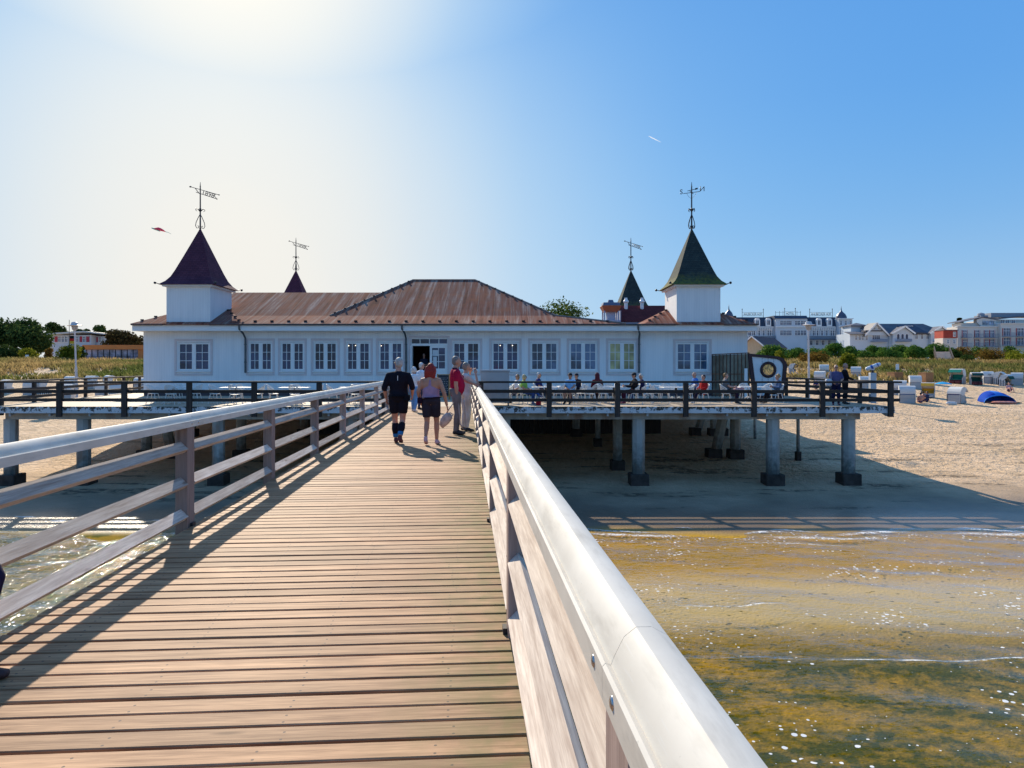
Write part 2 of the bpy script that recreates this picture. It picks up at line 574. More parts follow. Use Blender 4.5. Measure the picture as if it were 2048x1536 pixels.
M_foot = pm((.045, .035, .03), .85, .5, 3, .6, 9, name='algae_covered_concrete')

def fasciamat():
    m = NT('peeling_white_fascia').set(.7, .3)
    o = m.coord('World')
    x, y, z = m.sep(o)
    mrr = m.n('ShaderNodeMapRange', **{'From Min': -.27, 'From Max': .02})
    m.l(z, mrr.inputs['Value'])
    a = m.noise(o, 7, 6, .65)
    f = m.ramp(m.math('ADD', a, m.math('MULTIPLY', mrr.outputs[0], .22)), [(.60, 0.), (.68, 1.)])
    c = m.mix(f, (.66, .68, .70), (.06, .06, .055))
    m.col(c)
    m.bump(a, .3, .01)
    return m.mat
M_fascia = fasciamat()
# ------------------------------------------------------------------ ground, beach, dunes
GY = [-400, -60, -10, 0, 8, 12, 15, 19, 22, 26, 34, 45, 60, 75, 85, 95, 110, 130, 200, 600, 4000]
GZ = [-9.0, -6.5, -4.35, -4.05, -3.86, -3.78, -3.60, -3.53, -3.40, -3.36, -3.22, -2.6, -1.5, -.15, .45, 1.45, 2.2, 2.9, 3.6, 4.0, 4.0]

def ground_z(x, y):
    z = float(np.interp(y, GY, GZ))
    if y > 74:
        k = min(1, (y - 74) / 18) * (1 - min(1, max(0, (y - 135) / 30)))
        z += k * (.55 * noise.noise((x * .07, y * .09, 0)) + .25 * noise.noise((x * .21, y * .24, 3)))
    if 24 < y < 78:
        z += .07 * noise.noise((x * .35, y * .35, 7)) * min(1, (y - 24) / 6)
    if y < 22.5:
        z += .045 * noise.noise((x * .5, y * .9, 5))
    return z

def axis(parts):
    out = []
    for a, b, n in parts:
        out += list(np.linspace(a, b, n, endpoint=False))
    out.append(parts[-1][1])
    return out

gx = axis([(-3000, -300, 8), (-300, -110, 20), (-110, 110, 200), (110, 300, 20), (300, 3000, 8)])
gy = axis([(-400, -12, 12), (-12, 30, 84), (30, 78, 70), (78, 140, 80), (140, 220, 12), (220, 3800, 10)])
gv = [(x, y, ground_z(x, y)) for y in gy for x in gx]
nx = len(gx)
gf = [(j * nx + i, j * nx + i + 1, (j + 1) * nx + i + 1, (j + 1) * nx + i) for j in range(len(gy) - 1) for i in range(nx - 1)]
me = bpy.data.meshes.new('beach')
me.from_pydata(gv, [], gf)
me.polygons.foreach_set('use_smooth', [True] * len(me.polygons))

def sandmat():
    m = NT('beach_sand').set(.9, .2)
    o = m.coord('World')
    x, y, z = m.sep(o)
    n1 = m.noise(o, .35, 6, .6)
    n2 = m.noise(o, 3.2, 5, .6)
    dry = m.ramp(m.math('ADD', m.math('MULTIPLY', n1, .6), m.math('MULTIPLY', n2, .4)), [(.35, (.62, .42, .235)), (.65, (.82, .58, .37))])
    # damp sand close to the water line, darkened further to paint in deck shade
    mr1 = m.n('ShaderNodeMapRange', **{'From Min': 33.0, 'From Max': 24.5})
    m.l(m.math('ADD', y, m.math('MULTIPLY', m.math('SUBTRACT', n1, .5), 7.0)), mr1.inputs['Value'])
    c = m.mix(m.math('MULTIPLY', mr1.outputs[0], .85), dry, (.105, .082, .066))
    # tangled lines of washed-up weed
    wv = m.noise(m.coord('World', (.12, .55, 1)), 1.6, 6, .62)
    wr = m.n('ShaderNodeMapRange', **{'From Min': 52.0, 'From Max': 36.0})
    m.l(y, wr.inputs['Value'])
    wd = m.math('MULTIPLY', m.ramp(wv, [(.55, 0.), (.60, 1.)]), m.math('MULTIPLY', wr.outputs[0], m.math('GREATER_THAN', y, 24.5)))
    c = m.mix(m.math('MULTIPLY', m.math('MULTIPLY', wd, m.ramp(n2, [(.4, 0.), (.55, 1.)])), .8), c, (.07, .05, .028))
    # trodden hollows
    fp = m.ramp(m.noise(m.coord('World', (1, .7, 1)), 2.6, 5, .65), [(.40, .0), (.58, 1.)])
    dryk = m.n('ShaderNodeMapRange', **{'From Min': 27.0, 'From Max': 36.0}); m.l(y, dryk.inputs['Value'])
    # sea bed: golden sand with weed patches, paler bar in the middle
    bedn = m.noise(m.coord('World', (.55, 1.2, 1)), 1.1, 6, .65)
    bedn2 = m.noise(o, 4.5, 5, .7)
    weed = m.ramp(m.math('ADD', m.math('MULTIPLY', bedn, .6), m.math('MULTIPLY', bedn2, .4)), [(.38, 0.), (.55, 1.)])
    bar = m.ramp(m.math('DIVIDE', m.math('ADD', y, m.math('MULTIPLY', m.math('SUBTRACT', bedn, .5), 3.)), 24.0), [(.53, 1.), (.60, .0), (.72, .0), (.78, .25), (1., .2)])
    gold = m.mix(bedn, (.50, .26, .028), (.66, .39, .065))
    palebar = m.ramp(m.math('DIVIDE', y, 24.0), [(.56, 0.), (.61, 1.), (.68, 1.), (.75, 0.)])
    bed = m.mix(palebar, gold, (.70, .50, .33))
    lft = m.n('ShaderNodeMapRange', **{'From Min': -3.5, 'From Max': -6.0}); m.l(x, lft.inputs['Value'])
    bed = m.mix(m.math('MULTIPLY', m.math('MAXIMUM', weed, m.math('MULTIPLY', lft.outputs[0], .55)), m.math('MULTIPLY', m.math('MAXIMUM', bar, lft.outputs[0]), .92)), bed, (.065, .085, .022))
    spots = m.n('ShaderNodeTexVoronoi'); spots.inputs['Scale'].default_value = 4.2
    m.l(m.coord('World', (.6, 1.3, 1)), spots.inputs['Vector'])
    sf = m.math('MULTIPLY', m.ramp(spots.outputs['Distance'], [(.13, 1.), (.2, 0.)]), m.ramp(bedn2, [(.48, 0.), (.56, 1.)]))
    bed = m.mix(m.math('MULTIPLY', sf, .85), bed, (.06, .065, .015))
    under = m.n('ShaderNodeMapRange', **{'From Min': -3.40, 'From Max': -3.45}); m.l(z, under.inputs['Value'])
    c = m.mix(under.outputs[0], c, bed)
    m.col(c)
    wet = m.n('ShaderNodeMapRange', **{'From Min': 27.5, 'From Max': 23.5, 'To Min': .92, 'To Max': .3})
    m.l(m.math('ADD', y, m.math('MULTIPLY', m.math('SUBTRACT', n1, .5), 3.0)), wet.inputs['Value'])
    m.l(m.math('MAXIMUM', wet.outputs[0], under.outputs[0]), m.b.inputs['Roughness'])
    m.l(m.math('MULTIPLY', m.math('SUBTRACT', 1.0, under.outputs[0]), .3), m.b.inputs['Specular IOR Level'])
    h = m.math('ADD', m.math('MULTIPLY', m.math('MULTIPLY', fp, dryk.outputs[0]), 1.0), m.math('MULTIPLY', m.noise(o, 14, 4), .25))
    m.bump(h, 1.0, .10)
    return m.mat
M_sand = sandmat()
me.materials.append(M_sand)
tag(link('beach', me), kind='structure')

# ------------------------------------------------------------------ sea
WZ = -3.425
wx = axis([(-600, -60, 10), (-60, -27, 60), (-27, 27, 480), (27, 60, 60), (60, 600, 10)])
wy = axis([(-600, -20, 8), (-20, 4, 40), (4, 24.6, 260)])
X, Y = np.meshgrid(np.array(wx), np.array(wy))
def ln(x, f, a, s): return a * np.sin(x * f + s) + .5 * a * np.sin(x * f * 2.3 + s * 1.7) + .25 * a * np.sin(x * f * 5.1 + s * 3.)
Z = np.zeros_like(X)
foam = np.zeros_like(X)
def ridge(yc, h, wf, wb, amp, foamw):
    global Z, foam
    d = Y - yc
    g = np.where(d > 0, np.exp(-(d / wf) ** 2), np.exp(-(d / wb) ** 2))
    Z += h * amp * g
    foam = np.maximum(foam, np.exp(-((d - .02) / foamw) ** 2) * np.clip(amp, 0, 1))
sm = lambda v, a, b: np.clip((v - a) / (b - a), 0, 1)
y1 = 11.95 + ln(X, .55, .10, 1.0) - .012 * (X - 8)
ridge(y1, .075, .10, .5, .45 + .55 * sm(np.sin(X * .9 + 1.2), -.6, .6), .045)
y2 = 14.75 + ln(X, .75, .16, 2.0)
ridge(y2, .045, .10, .4, sm(-np.abs(X - 4.6), -1.5, -.5), .06)
y3 = 10.9 + ln(X, .8, .1, .3)
ridge(y3, .05, .16, .4, sm(X, 7.6, 8.6) * .55, .03)
y4 = 13.1 + ln(X, .6, .12, 4.3)
ridge(y4, .04, .2, .4, sm(X, 6.6, 8.) * .4, .02)
ysh = 21.75 + ln(X, .45, .28, .5) + np.where(X < 0, .13 * np.clip(-X - 2, 0, 25) * .9, 0)  # shore breakers, foam white partly standing in for sky glints on the wavelets
ridge(ysh - .35, .03, .15, .4, .55 + .45 * np.sin(X * 1.7 + 2), .16)
ridge(ysh - .95, .04, .15, .4, .5 + .5 * np.sin(X * 1.1 + 4), .16)
ridge(ysh + .1, .02, .15, .4, .6 + .4 * np.sin(X * 2.3 + 1), .22)
ridge(ysh - 1.7, .035, .15, .4, .25 + .45 * np.sin(X * .7 + 2.2), .08)
# small chop
for k in range(26):
    a = random.uniform(-.9, .9); f = random.uniform(2.2, 9.5)
    if k < 6: f = random.uniform(.9, 2.)
    cx_, cy_ = math.sin(a) * f, math.cos(a) * f
    Z += (.011 / (1 + .35 * f)) * np.sin(X * cx_ + Y * cy_ + random.uniform(0, 6.3))
fine = (np.abs(X) < 60) & (Y > -20)
Z = np.where(fine, Z, 0)
wet = np.clip((ysh + .5 - Y) / .6, 0, 1)
co = np.stack([X.ravel(), Y.ravel(), (WZ + Z - .03 * (1 - wet)).ravel()], 1)
nwx = len(wx); nwy = len(wy)
ii, jj = np.meshgrid(np.arange(nwx - 1), np.arange(nwy - 1))
q = (jj * nwx + ii).ravel()
fc = np.stack([q, q + 1, q + nwx + 1, q + nwx], 1)
me = bpy.data.meshes.new('water')
me.vertices.add(len(co)); me.vertices.foreach_set('co', co.ravel().astype(np.float32))
me.loops.add(fc.size); me.loops.foreach_set('vertex_index', fc.ravel().astype(np.int32))
me.polygons.add(len(fc)); me.polygons.foreach_set('loop_start', np.arange(0, fc.size, 4, dtype=np.int32))
me.update(calc_edges=True)
me.polygons.foreach_set('use_smooth', [True] * len(fc))
at = me.attributes.new('foam', 'FLOAT', 'POINT')
at.data.foreach_set('value', foam.ravel().astype(np.float32))

def watermat():
    m = NT('clear_shallow_sea')
    o = m.coord('World')
    x, y, z = m.sep(o)
    rip = m.math('ADD', m.noise(m.coord('World', (.85, 1.7, 1)), 3.6, 1.5, .5), m.math('MULTIPLY', m.noise(m.coord('World', (1, 1.5, 1)), 10, 1, .5), .30))
    bp = m.n('ShaderNodeBump')
    bp.inputs['Strength'].default_value = 1.0; bp.inputs['Distance'].default_value = .11
    m.l(rip, bp.inputs['Height'])
    gl = m.n('ShaderNodeBsdfGlossy'); gl.inputs['Roughness'].default_value = .05
    gl.inputs['Color'].default_value = (.95, .97, 1, 1)
    m.l(bp.outputs[0], gl.inputs['Normal'])
    tr = m.n('ShaderNodeBsdfTransparent')
    dp = m.n('ShaderNodeMapRange', **{'From Min': 23.0, 'From Max': 9.0}); m.l(y, dp.inputs['Value'])
    m.l(m.mix(dp.outputs[0], (.97, .95, .86), (.78, .80, .55)), tr.inputs['Color'])
    ge = m.n('ShaderNodeNewGeometry')
    dn = m.n('ShaderNodeVectorMath', operation='DOT_PRODUCT'); m.l(ge.outputs['Normal'], dn.inputs[0]); m.l(ge.outputs['Incoming'], dn.inputs[1])
    schlick = m.math('ADD', .02, m.math('MULTIPLY', .98, m.math('POWER', m.math('SUBTRACT', 1.0, m.math('ABSOLUTE', dn.outputs['Value'])), 5.0)))
    ms = m.n('ShaderNodeMixShader')
    m.l(schlick, ms.inputs[0]); m.l(tr.outputs[0], ms.inputs[1]); m.l(gl.outputs[0], ms.inputs[2])
    df = m.n('ShaderNodeBsdfDiffuse'); df.inputs['Color'].default_value = (.82, .83, .82, 1)
    fa = m.n('ShaderNodeAttribute', attribute_name='foam')
    fn = m.noise(o, 9, 6, .7)
    f1 = m.math('MULTIPLY', m.ramp(fa.outputs['Fac'], [(.25, 0.), (.8, 1.)]), m.ramp(fn, [(.42, 0.), (.58, 1.)]))
    v = m.n('ShaderNodeTexVoronoi'); v.inputs['Scale'].default_value = 8.5
    m.l(m.coord('World', (1, 1.15, 1)), v.inputs['Vector'])
    pm_ = m.noise(m.coord('World', (.35, .8, 1)), 1.0, 5, .6)
    thr = m.math('MULTIPLY', m.ramp(pm_, [(.42, .10), (.62, 1.)]), .44)
    sz = m.n('ShaderNodeSeparateColor'); m.l(v.outputs['Color'], sz.inputs[0])
    thr = m.math('MULTIPLY', thr, m.math('POWER', sz.outputs[0], 2.0))
    dist = m.math('ADD', v.outputs['Distance'], m.math('MULTIPLY', m.math('SUBTRACT', fn, .5), .08))
    f2 = m.math('MULTIPLY', m.math('LESS_THAN', dist, thr), m.math('LESS_THAN', y, 21.3))
    ft = m.math('MAXIMUM', f1, f2)
    ms2 = m.n('ShaderNodeMixShader')
    m.l(m.math('MULTIPLY', ft, .9), ms2.inputs[0]); m.l(ms.outputs[0], ms2.inputs[1]); m.l(df.outputs[0], ms2.inputs[2])
    m.l(ms2.outputs[0], m.out.inputs['Surface'])
    return m.mat
me.materials.append(watermat())
tag(link('water', me), kind='structure')

# ------------------------------------------------------------------ walkway (local frame: y runs along it)
WROT = .067
WC, WS = math.cos(WROT), math.sin(WROT)
def wloc(x, y, z=0):                     # walkway frame -> world
    return Vector((x * WC - y * WS, x * WS + y * WC, z))
XL, XR, PITCH = -2.757, .251, .1517
mb = MB()
k = -30
while k * PITCH < 28.75:
    y0 = k * PITCH + .012
    mb.bbox(XL + random.uniform(-.012, .006), y0, -.045 + random.uniform(-.003, .003), XR + .02 + random.uniform(-.006, .012), y0 + PITCH - .021 + random.uniform(-.003, .002), random.uniform(-.003, .003), .005)
    k += 1
walk = mb.build('walkway', M_deckboard)
walk.rotation_euler = (0, 0, WROT)
tag(walk, kind='structure')
mb = MB()
for x in (-2.6, -1.9, -1.25, -.6, .1):
    mb.box(x - .06, -4.5, -.33, x + .06, 28.6, -.052)
for y in (-2, 6, 14, 22):
    mb.box(-2.9, y - .12, -.6, .4, y + .12, -.335)
sub = mb.build('walkway_joists', pm((.14, .11, .09), .8, .3, 4, name='old_joists'), walk)
mb = MB()
for y in (-2, 6, 14, 22):
    for x in (-2.3, -.2):
        mb.lathe([(.17, -4.6), (.17, -.601)], 12, (x, y, 0))
mb.build('walkway_piles', M_conc, walk)

CAP = [(0, 0), (0, .060), (.006, .066), (.016, .062), (.022, .078), (.040, .113), (.062, .130), (.090, .130), (.120, .114), (.138, .085), (.145, .05), (.145, .012), (.132, .0)]
POSTY = [1.17 - 3.05 + 3.05 * i for i in range(0, 11)]
def walk_rail(sgn, label):
    x_in = XR if sgn > 0 else XL
    t = thing('walkway_railing', label, 'railing', (0, 0, 0), WROT, 'white capped timber railings along the walkway')
    s = sgn
    for y in POSTY:
        if y > 28.7: continue
        for dy in (0,):
            mb = MB(); mb.bbox(min(x_in + s * .004, x_in + s * .124), y - .09, -.38, max(x_in + s * .004, x_in + s * .124), y + .09, 1.0, .004)
            p = mb.build('post', M_postwood, t)
        mb = MB()
        for dz in (.25, -.18):
            mb.tube([(x_in - s * .018, y, dz - .02), (x_in + s * .01, y, dz - .02)], .011, 8)
        if y < 8:
            mb = MB(); mb.box(x_in - s * .012 - .012, y - .03, -.02, x_in - s * .012 + .012, y + .05, .035)
            mb.build('foot_bracket', M_iron, p)
    for i in range(len(POSTY) - 1):
        y0, y1 = POSTY[i] + .088, min(POSTY[i + 1] - .088, 28.68)
        for z in (.80, .455, .125):
            mb = MB()
            zj = z + random.uniform(-.006, .006)
            mb.beam((x_in + s * .048, y0, zj), (x_in + s * .048, y1, zj + random.uniform(-.004, .004)), .105 if s < 0 else .086, .05, roll=s * -R(45))
            mb.build('rail_board', M_railwood, t)
    segs = [-4.5, 1.25 + .0, 7.36, 13.46, 19.56, 28.72]
    for a, b in zip(segs[:-1], segs[1:]):
        mb = MB()
        n = len(CAP)
        ys = list(np.linspace(a + .0009, b - .0009, 12))
        rows = []
        for y in ys:
            rows.append([(x_in + s * (q[0] - .004), y, 1.0 + q[1]) for q in CAP])
        vs = [p for r_ in rows for p in r_]
        fs = []
        for r_ in range(len(ys) - 1):
            for j in range(n):
                j2 = (j + 1) % n
                fs.append((r_ * n + j, r_ * n + j2, (r_ + 1) * n + j2, (r_ + 1) * n + j))
        fs.append(tuple(range(n))); fs.append(tuple((len(ys) - 1) * n + j for j in range(n)))
        mb.add(vs, fs)
        c = mb.build('rail_cap', M_cap, t)
        md = c.data
        for pl in md.polygons: pl.use_smooth = len(pl.vertices) == 4
        md.set_sharp_from_angle(angle=R(30))
        for q in (a - .085, a + .085):
            if q < 0: continue
            mb = MB(); mb.ball((x_in - s * .003, q, 1.035), (.006, .013, .013), 10, 6)
            mb.build('bolt', pm((.45, .45, .46), .25, .1, 4, metal=1., name='steel_bolt'), t, smooth=True)
    return t
walk_rail(-1, 'timber railing with white rounded cap on the left edge of the boardwalk')
walk_rail(1, 'timber railing with broad white cap close by on the right edge of the boardwalk')

# ------------------------------------------------------------------ terrace on piles
TY = 28.7                                   # front edge
TXL, TXR = -21.5, 15.6
terr = thing('pier_terrace', 'broad timber terrace on concrete piles round the white pier building', 'terrace', (-3, 40, 0))
mb = MB()
mb.prism([(TXL, TY, -.05), (TXR, TY, -.05), (TXR, 62, -.05), (-27, 62, -.05), (-24.6, 46, -.05)], (0, 0, .05))
mb.build('deck', M_terrdeck, terr, True)
mb = MB()
mb.box(TXL, TY - .06, -.27, TXR, TY - .003, -.004)
mb.box(TXR + .003, TY - .06, -.27, TXR + .06, 60, -.004)
mb.beam((TXL - .03, TY, -.14), (-24.63, 46, -.14), .06, .27)
mb.build('fascia', M_fascia, terr, True)
mb = MB()
mb.box(TXL + .4, TY + .45, -.56, TXR - 1.1, TY + .85, -.10)
for yb in (36.0, 43.5, 51):
    mb.box(TXL - 1, yb, -.56, TXR - .8, yb + .4, -.10)
mb.build('beam', M_conc, terr, True)
px = 40
x = -20.6
while x < TXR:
    mb = MB()
    mb.prism([(x - .05, TY - .001, -.28), (x - .05, TY + 7, -.28), (x - .05, TY + 7, -.054), (x - .05, TY - .001, -.054)], (.1, 0, 0))
    mb.prism([(x - .04, TY, -.40), (x - .04, TY + .44, -.28), (x - .04, TY, -.28)], (.08, 0, 0))
    mb.build('joist', pm((.42, .43, .43), .8, .3, 3, .2, 12, name='grey_joist'), terr, True)
    x += 1.635
def column(x, y, w, lean=(0, 0), block=True, rnd=False, top=-.56):
    zb = ground_z(x, y)
    mb = MB()
    c = w * .28
    if rnd:
        mb.tube([(x + lean[0], y + lean[1], zb - .3), (x, y, top)], w / 2, 12)
    else:
        def ring(cx, cy, z): return [(cx - w / 2 + c, cy - w / 2, z), (cx + w / 2 - c, cy - w / 2, z), (cx + w / 2, cy - w / 2 + c, z), (cx + w / 2, cy + w / 2 - c, z), (cx + w / 2 - c, cy + w / 2, z), (cx - w / 2 + c, cy + w / 2, z), (cx - w / 2, cy + w / 2 - c, z), (cx - w / 2, cy - w / 2 + c, z)]
        a = ring(x + lean[0], y + lean[1], zb - .3); b = ring(x, y, top)
        mb.add(a + b, [(i, (i + 1) % 8, 8 + (i + 1) % 8, 8 + i) for i in range(8)] + [tuple(range(8)), tuple(range(8, 16))])
    col = mb.build('column', M_conc, terr, True)
    if block:
        mb = MB(); h = w * 1.55
        xx, yy = x + lean[0], y + lean[1]
        mb.bbox(xx - h / 2, yy - h / 2, zb - .3, xx + h / 2, yy + h / 2, zb + .46, .03)
        mb.build('footing', M_foot, col, True)
FYC = TY + .65
for x in (-21.0, -17.95, 5.3, 10.93, 14.1): column(x, FYC, .50)
for x in (-12.3, -6.7, -.3): column(x, FYC, .45)
for x, y, l in ((-18.9, 36.2, (-.0, 0)), (-18.1, 36.2, (.55, .2)), (11.0, 36.2, (-.5, .3)), (11.55, 36.2, (0, 0))): column(x, y, .48, l)
for x, y, w in ((5.0, 33.2, .42), (4.9, 40, .3), (-14, 36.2, .45), (-8, 36.2, .45), (-2, 36.2, .45), (4, 43.7, .45), (-20, 43.7, .45), (-13, 43.7, .45)): column(x, y, w, rnd=w < .4)
for x, y in ((12.6, 43.6), (13.2, 43.8), (12.2, 43.8)): column(x, y, .42, (-.7 if x < 12.5 else 0, .2))
for x, y, zt in ((14.55, 35.6, -.28), (14.75, 42.5, -.28)): column(x, y, .17, block=y < 40, rnd=True, top=zt)

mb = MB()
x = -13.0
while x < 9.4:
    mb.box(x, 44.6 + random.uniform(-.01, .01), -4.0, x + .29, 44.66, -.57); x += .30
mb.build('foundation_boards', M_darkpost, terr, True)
def rail_run(name, label, p0, p1, first, step, inner):
    p0 = Vector(p0); p1 = Vector(p1)
    d = (p1 - p0); Ln = d.length; d.normalize()
    t = thing(name, label, 'railing', p0, math.atan2(d.y, d.x), 'dark terrace railings')
    s = first
    while s <= Ln + .01:
        mb = MB(); mb.bbox(s - .105, -.10 - .06, -.42, s + .105, .02 - .06, .965, .006)
        mb.build('post', M_darkpost, t)
        s += step
    for z0, z1, y0, y1 in ((.967, 1.045, -.19, .03), (.55, .685, -.035, .025), (.205, .335, -.035, .025)):
        mb = MB()
        nseg = max(1, int(Ln / 5.4))
        for i in range(nseg):
            a = Ln * i / nseg; b = Ln * (i + 1) / nseg - .006
            dz = random.uniform(-.006, .006)
            mb.bbox(a - (.12 if i == 0 else 0), y0, z0 + dz, b + (.35 if i == nseg - 1 else 0), y1, z1 + dz, .006)
        mb.build('handrail' if z0 > .9 else 'rail', M_darkwood, t)
    return t
rail_run('terrace_railing', 'dark timber railing along the front of the left terrace', (TXL + .3, TY, 0), (-4.75, TY, 0), .05, 2.655, 1)
rail_run('terrace_railing', 'dark timber railing in front of the seated guests on the right terrace', (-1.35, TY, 0), (TXR - .05, TY, 0), .08, 2.79, 1)
rail_run('terrace_railing', 'sunlit side railing running back along the right end of the terrace', (TXR - .1, TY + .3, 0), (TXR - .1, 58, 0), 2.4, 2.8, 1)
rail_run('terrace_railing', 'side railing running back along the left end of the terrace', (-27.0, 60.5, 0), (TXL + .12, TY + .35, 0), .6, 2.8, 1)
# ------------------------------------------------------------------ pier building
FYB = 39.5
bld = thing('pier_building', 'long white wooden pier restaurant with rusty brown roof and four corner towers', 'building', (-3.7, 40, 0))
XA, XB = PX(287, FYB), PX(1495, FYB)
SC = FYB / F
def fz(py): return PZ(py, FYB)
def fx(px): return PX(px, FYB)
# openings (glass extents in photo px)
NARROW = [(501, 541), (564.6, 605), (630.6, 671), (696, 737), (760.7, 802), (908.7, 956), (987, 1034.4), (1064.4, 1112.6), (1142, 1190.6), (1220.6, 1268)]
BIG = [(359, 416), (1356, 1413.7)]
wins = []
for a, b in NARROW: wins.append((a, b, 687.5, 738, 'n'))
for a, b in BIG: wins.append((a, b, 688.5, 738, 'b'))
holes = [(fx(a) - .09, fx(b) + .09, fz(y1) - .12, fz(y0) + .10) for a, b, y0, y1, k in wins]
DOOR = (fx(821), fx(896.5), .62, fz(676))
holes.append(DOOR)
# front wall as strips around the openings
xs = sorted(set([XA, XB] + [h[0] for h in holes] + [h[1] for h in holes]))
mb = MB()
WT = 4.0
for x0, x1 in zip(xs[:-1], xs[1:]):
    if x1 - x0 < 1e-4: continue
    xm = (x0 + x1) / 2
    h = [q for q in holes if q[0] < xm < q[1]]
    if not h: mb.box(x0, FYB, .27, x1, FYB + .25, WT - .3)
    else:
        h = h[0]
        mb.box(x0, FYB, .27, x1, FYB + .25, h[2]); mb.box(x0, FYB, h[3], x1, FYB + .25, WT - .3)
YB2 = 60.0
mb.box(XA, FYB + .25, .27, XA + .25, YB2, WT - .3)
mb.box(XB - .25, FYB + .25, .27, XB, YB2, WT - .3)
mb.box(XA, YB2, .27, XB, YB2 + .25, WT - .3)
mb.build('wall', M_wall, bld, True)
mb = MB()
mb.box(XA + .03, FYB - .03, 0.0, DOOR[0] - .1, FYB + .3, .268); mb.box(DOOR[1] + .1, FYB - .03, 0.0, XB - .03, FYB + .3, .268)
mb.build('plinth', pm((.07, .06, .07), .8, .3, 2, name='dark_plinth'), bld, True)
# dark room behind the openings
mb = MB()
mb.box(XA + .3, FYB + 4.2, .3, XB - .3, FYB + 4.3, WT - .32)
mb.box(XA + .3, FYB + .26, .28, XB - .3, FYB + 4.2, .30)
mb.box(XA + .3, FYB + .26, WT - .34, XB - .3, FYB + 4.2, WT - .32)
mb.build('interior', pm((.09, .06, .07), .8, .4, .8, name='dim_interior'), bld, True)
# wide white fascia with soffit, gutter
EV = 38.85
mb = MB()
mb.box(XA - .32, EV + .06, WT - .36, XB + .34, EV + .12, WT - .02)
mb.box(XA - .32, EV + .12, WT - .36, XB + .34, FYB + .24, WT - .301)
mb.box(XA - .32, FYB + .24, WT - .36, XA - .002, YB2, WT - .02)
mb.box(XB + .002, FYB + .24, WT - .36, XB + .34, YB2, WT - .02)
mb.build('eaves_fascia', M_trim, bld, True)
def gutter(x0, x1):
    mb = MB()
    pr = [(0, .0), (-.03, -.06), (-.09, -.06), (-.12, .0), (-.12, .03), (0, .03)]
    mb.prism([(x0, EV + .055 + a, WT - .0 + b) for a, b in pr], (x1 - x0, 0, 0))
    mb.build('gutter', M_zinc, bld, True)
TLX, TRX, TYC = -18.08, 10.42, 40.6          # tower centres
gutter(XA - .34, TLX - 1.3); gutter(TLX + 1.3, TRX - 1.35); gutter(TRX + 1.35, XB + .4)
for pxx, yend in ((487, 745), (810, 782), (1279, 745)):
    x = PX(pxx, 39.2); mb = MB()
    mb.tube([(x - .12, EV, WT - .03), (x - .12, EV + .02, WT - .25), (x, EV + .3, WT - .5), (x + .02, FYB - .09, WT - .75), (x + .02, FYB - .09, fz(yend))], .052, 10)
    for zz in (2.9, 1.9): mb.lathe([(.07, -.03), (.07, .03)], 10, (x + .02, FYB - .09, zz))
    mb.build('downpipe', M_zinc, bld, True, smooth=False)
# windows
def window(a, b, y0, y1, kind, glass):
    x0, x1, z0, z1 = fx(a), fx(b), fz(y1), fz(y0)
    mb = MB(); e = .27 if kind == 'b' else .24
    w = .12
    ox0, ox1, oz0, oz1 = x0 - e, x1 + e, z0 - .36, z1 + .30
    yf = FYB - .03
    mb.box(ox0, yf, oz0, ox0 + w, FYB - .001, oz1); mb.box(ox1 - w, yf, oz0, ox1, FYB - .001, oz1)
    mb.box(ox0 + w, yf, oz1 - w, ox1 - w, FYB - .001, oz1); mb.box(ox0 + w, yf, oz0, ox1 - w, FYB - .001, oz0 + w * .8)
    t = mb.build('window', M_surround, bld, True)
    mb = MB()
    mb.box(ox0 + w - .02, FYB - .09, z0 - .17, ox1 - w + .02, FYB - .031, z0 - .115)
    mb.build('sill', M_trim, t, True)
    mb = MB(); f = .085
    fy0, fy1 = FYB + .03, FYB + .10
    xm = (x0 + x1) / 2
    X0, X1, Z0, Z1 = x0 - f, x1 + f, z0 - f - .02, z1 + f
    mb.box(X0, fy0, Z0, X0 + f, fy1, Z1); mb.box(X1 - f, fy0, Z0, X1, fy1, Z1)
    mb.box(X0 + f, fy0, Z0, X1 - f, fy1, Z0 + f + .02); mb.box(X0 + f, fy0, Z1 - f, X1 - f, fy1, Z1)
    mw = .11
    mb.box(xm - mw, fy0 - .015, Z0 + f + .02, xm + mw, fy1, Z1 - f)
    for c0, c1 in ((x0, xm - mw), (xm + mw, x1)):
        cm = (c0 + c1) / 2
        mb.box(cm - .014, fy0 + .012, z0, cm + .014, fy0 + .05, z1)
        for k in (1, 2):
            zz = z0 + (z1 - z0) * k / 3
            mb.box(c0, fy0 + .014, zz - .013, cm - .014, fy0 + .048, zz + .013); mb.box(cm + .014, fy0 + .014, zz - .013, c1, fy0 + .048, zz + .013)
    mb.build('frame', M_trim, t, True)
    mb = MB()
    mb.box(x0, FYB + .07, z0, xm - mw, FYB + .08, z1); mb.box(xm + mw, FYB + .07, z0, x1, FYB + .08, z1)
    mb.build('pane', glass, t, True)
for i, (a, b, y0, y1, k) in enumerate(wins):
    window(a, b, y0, y1, k, M_glass_y if (k == 'n' and i == 9) else (M_glass_b if a > 1060 else M_glass))
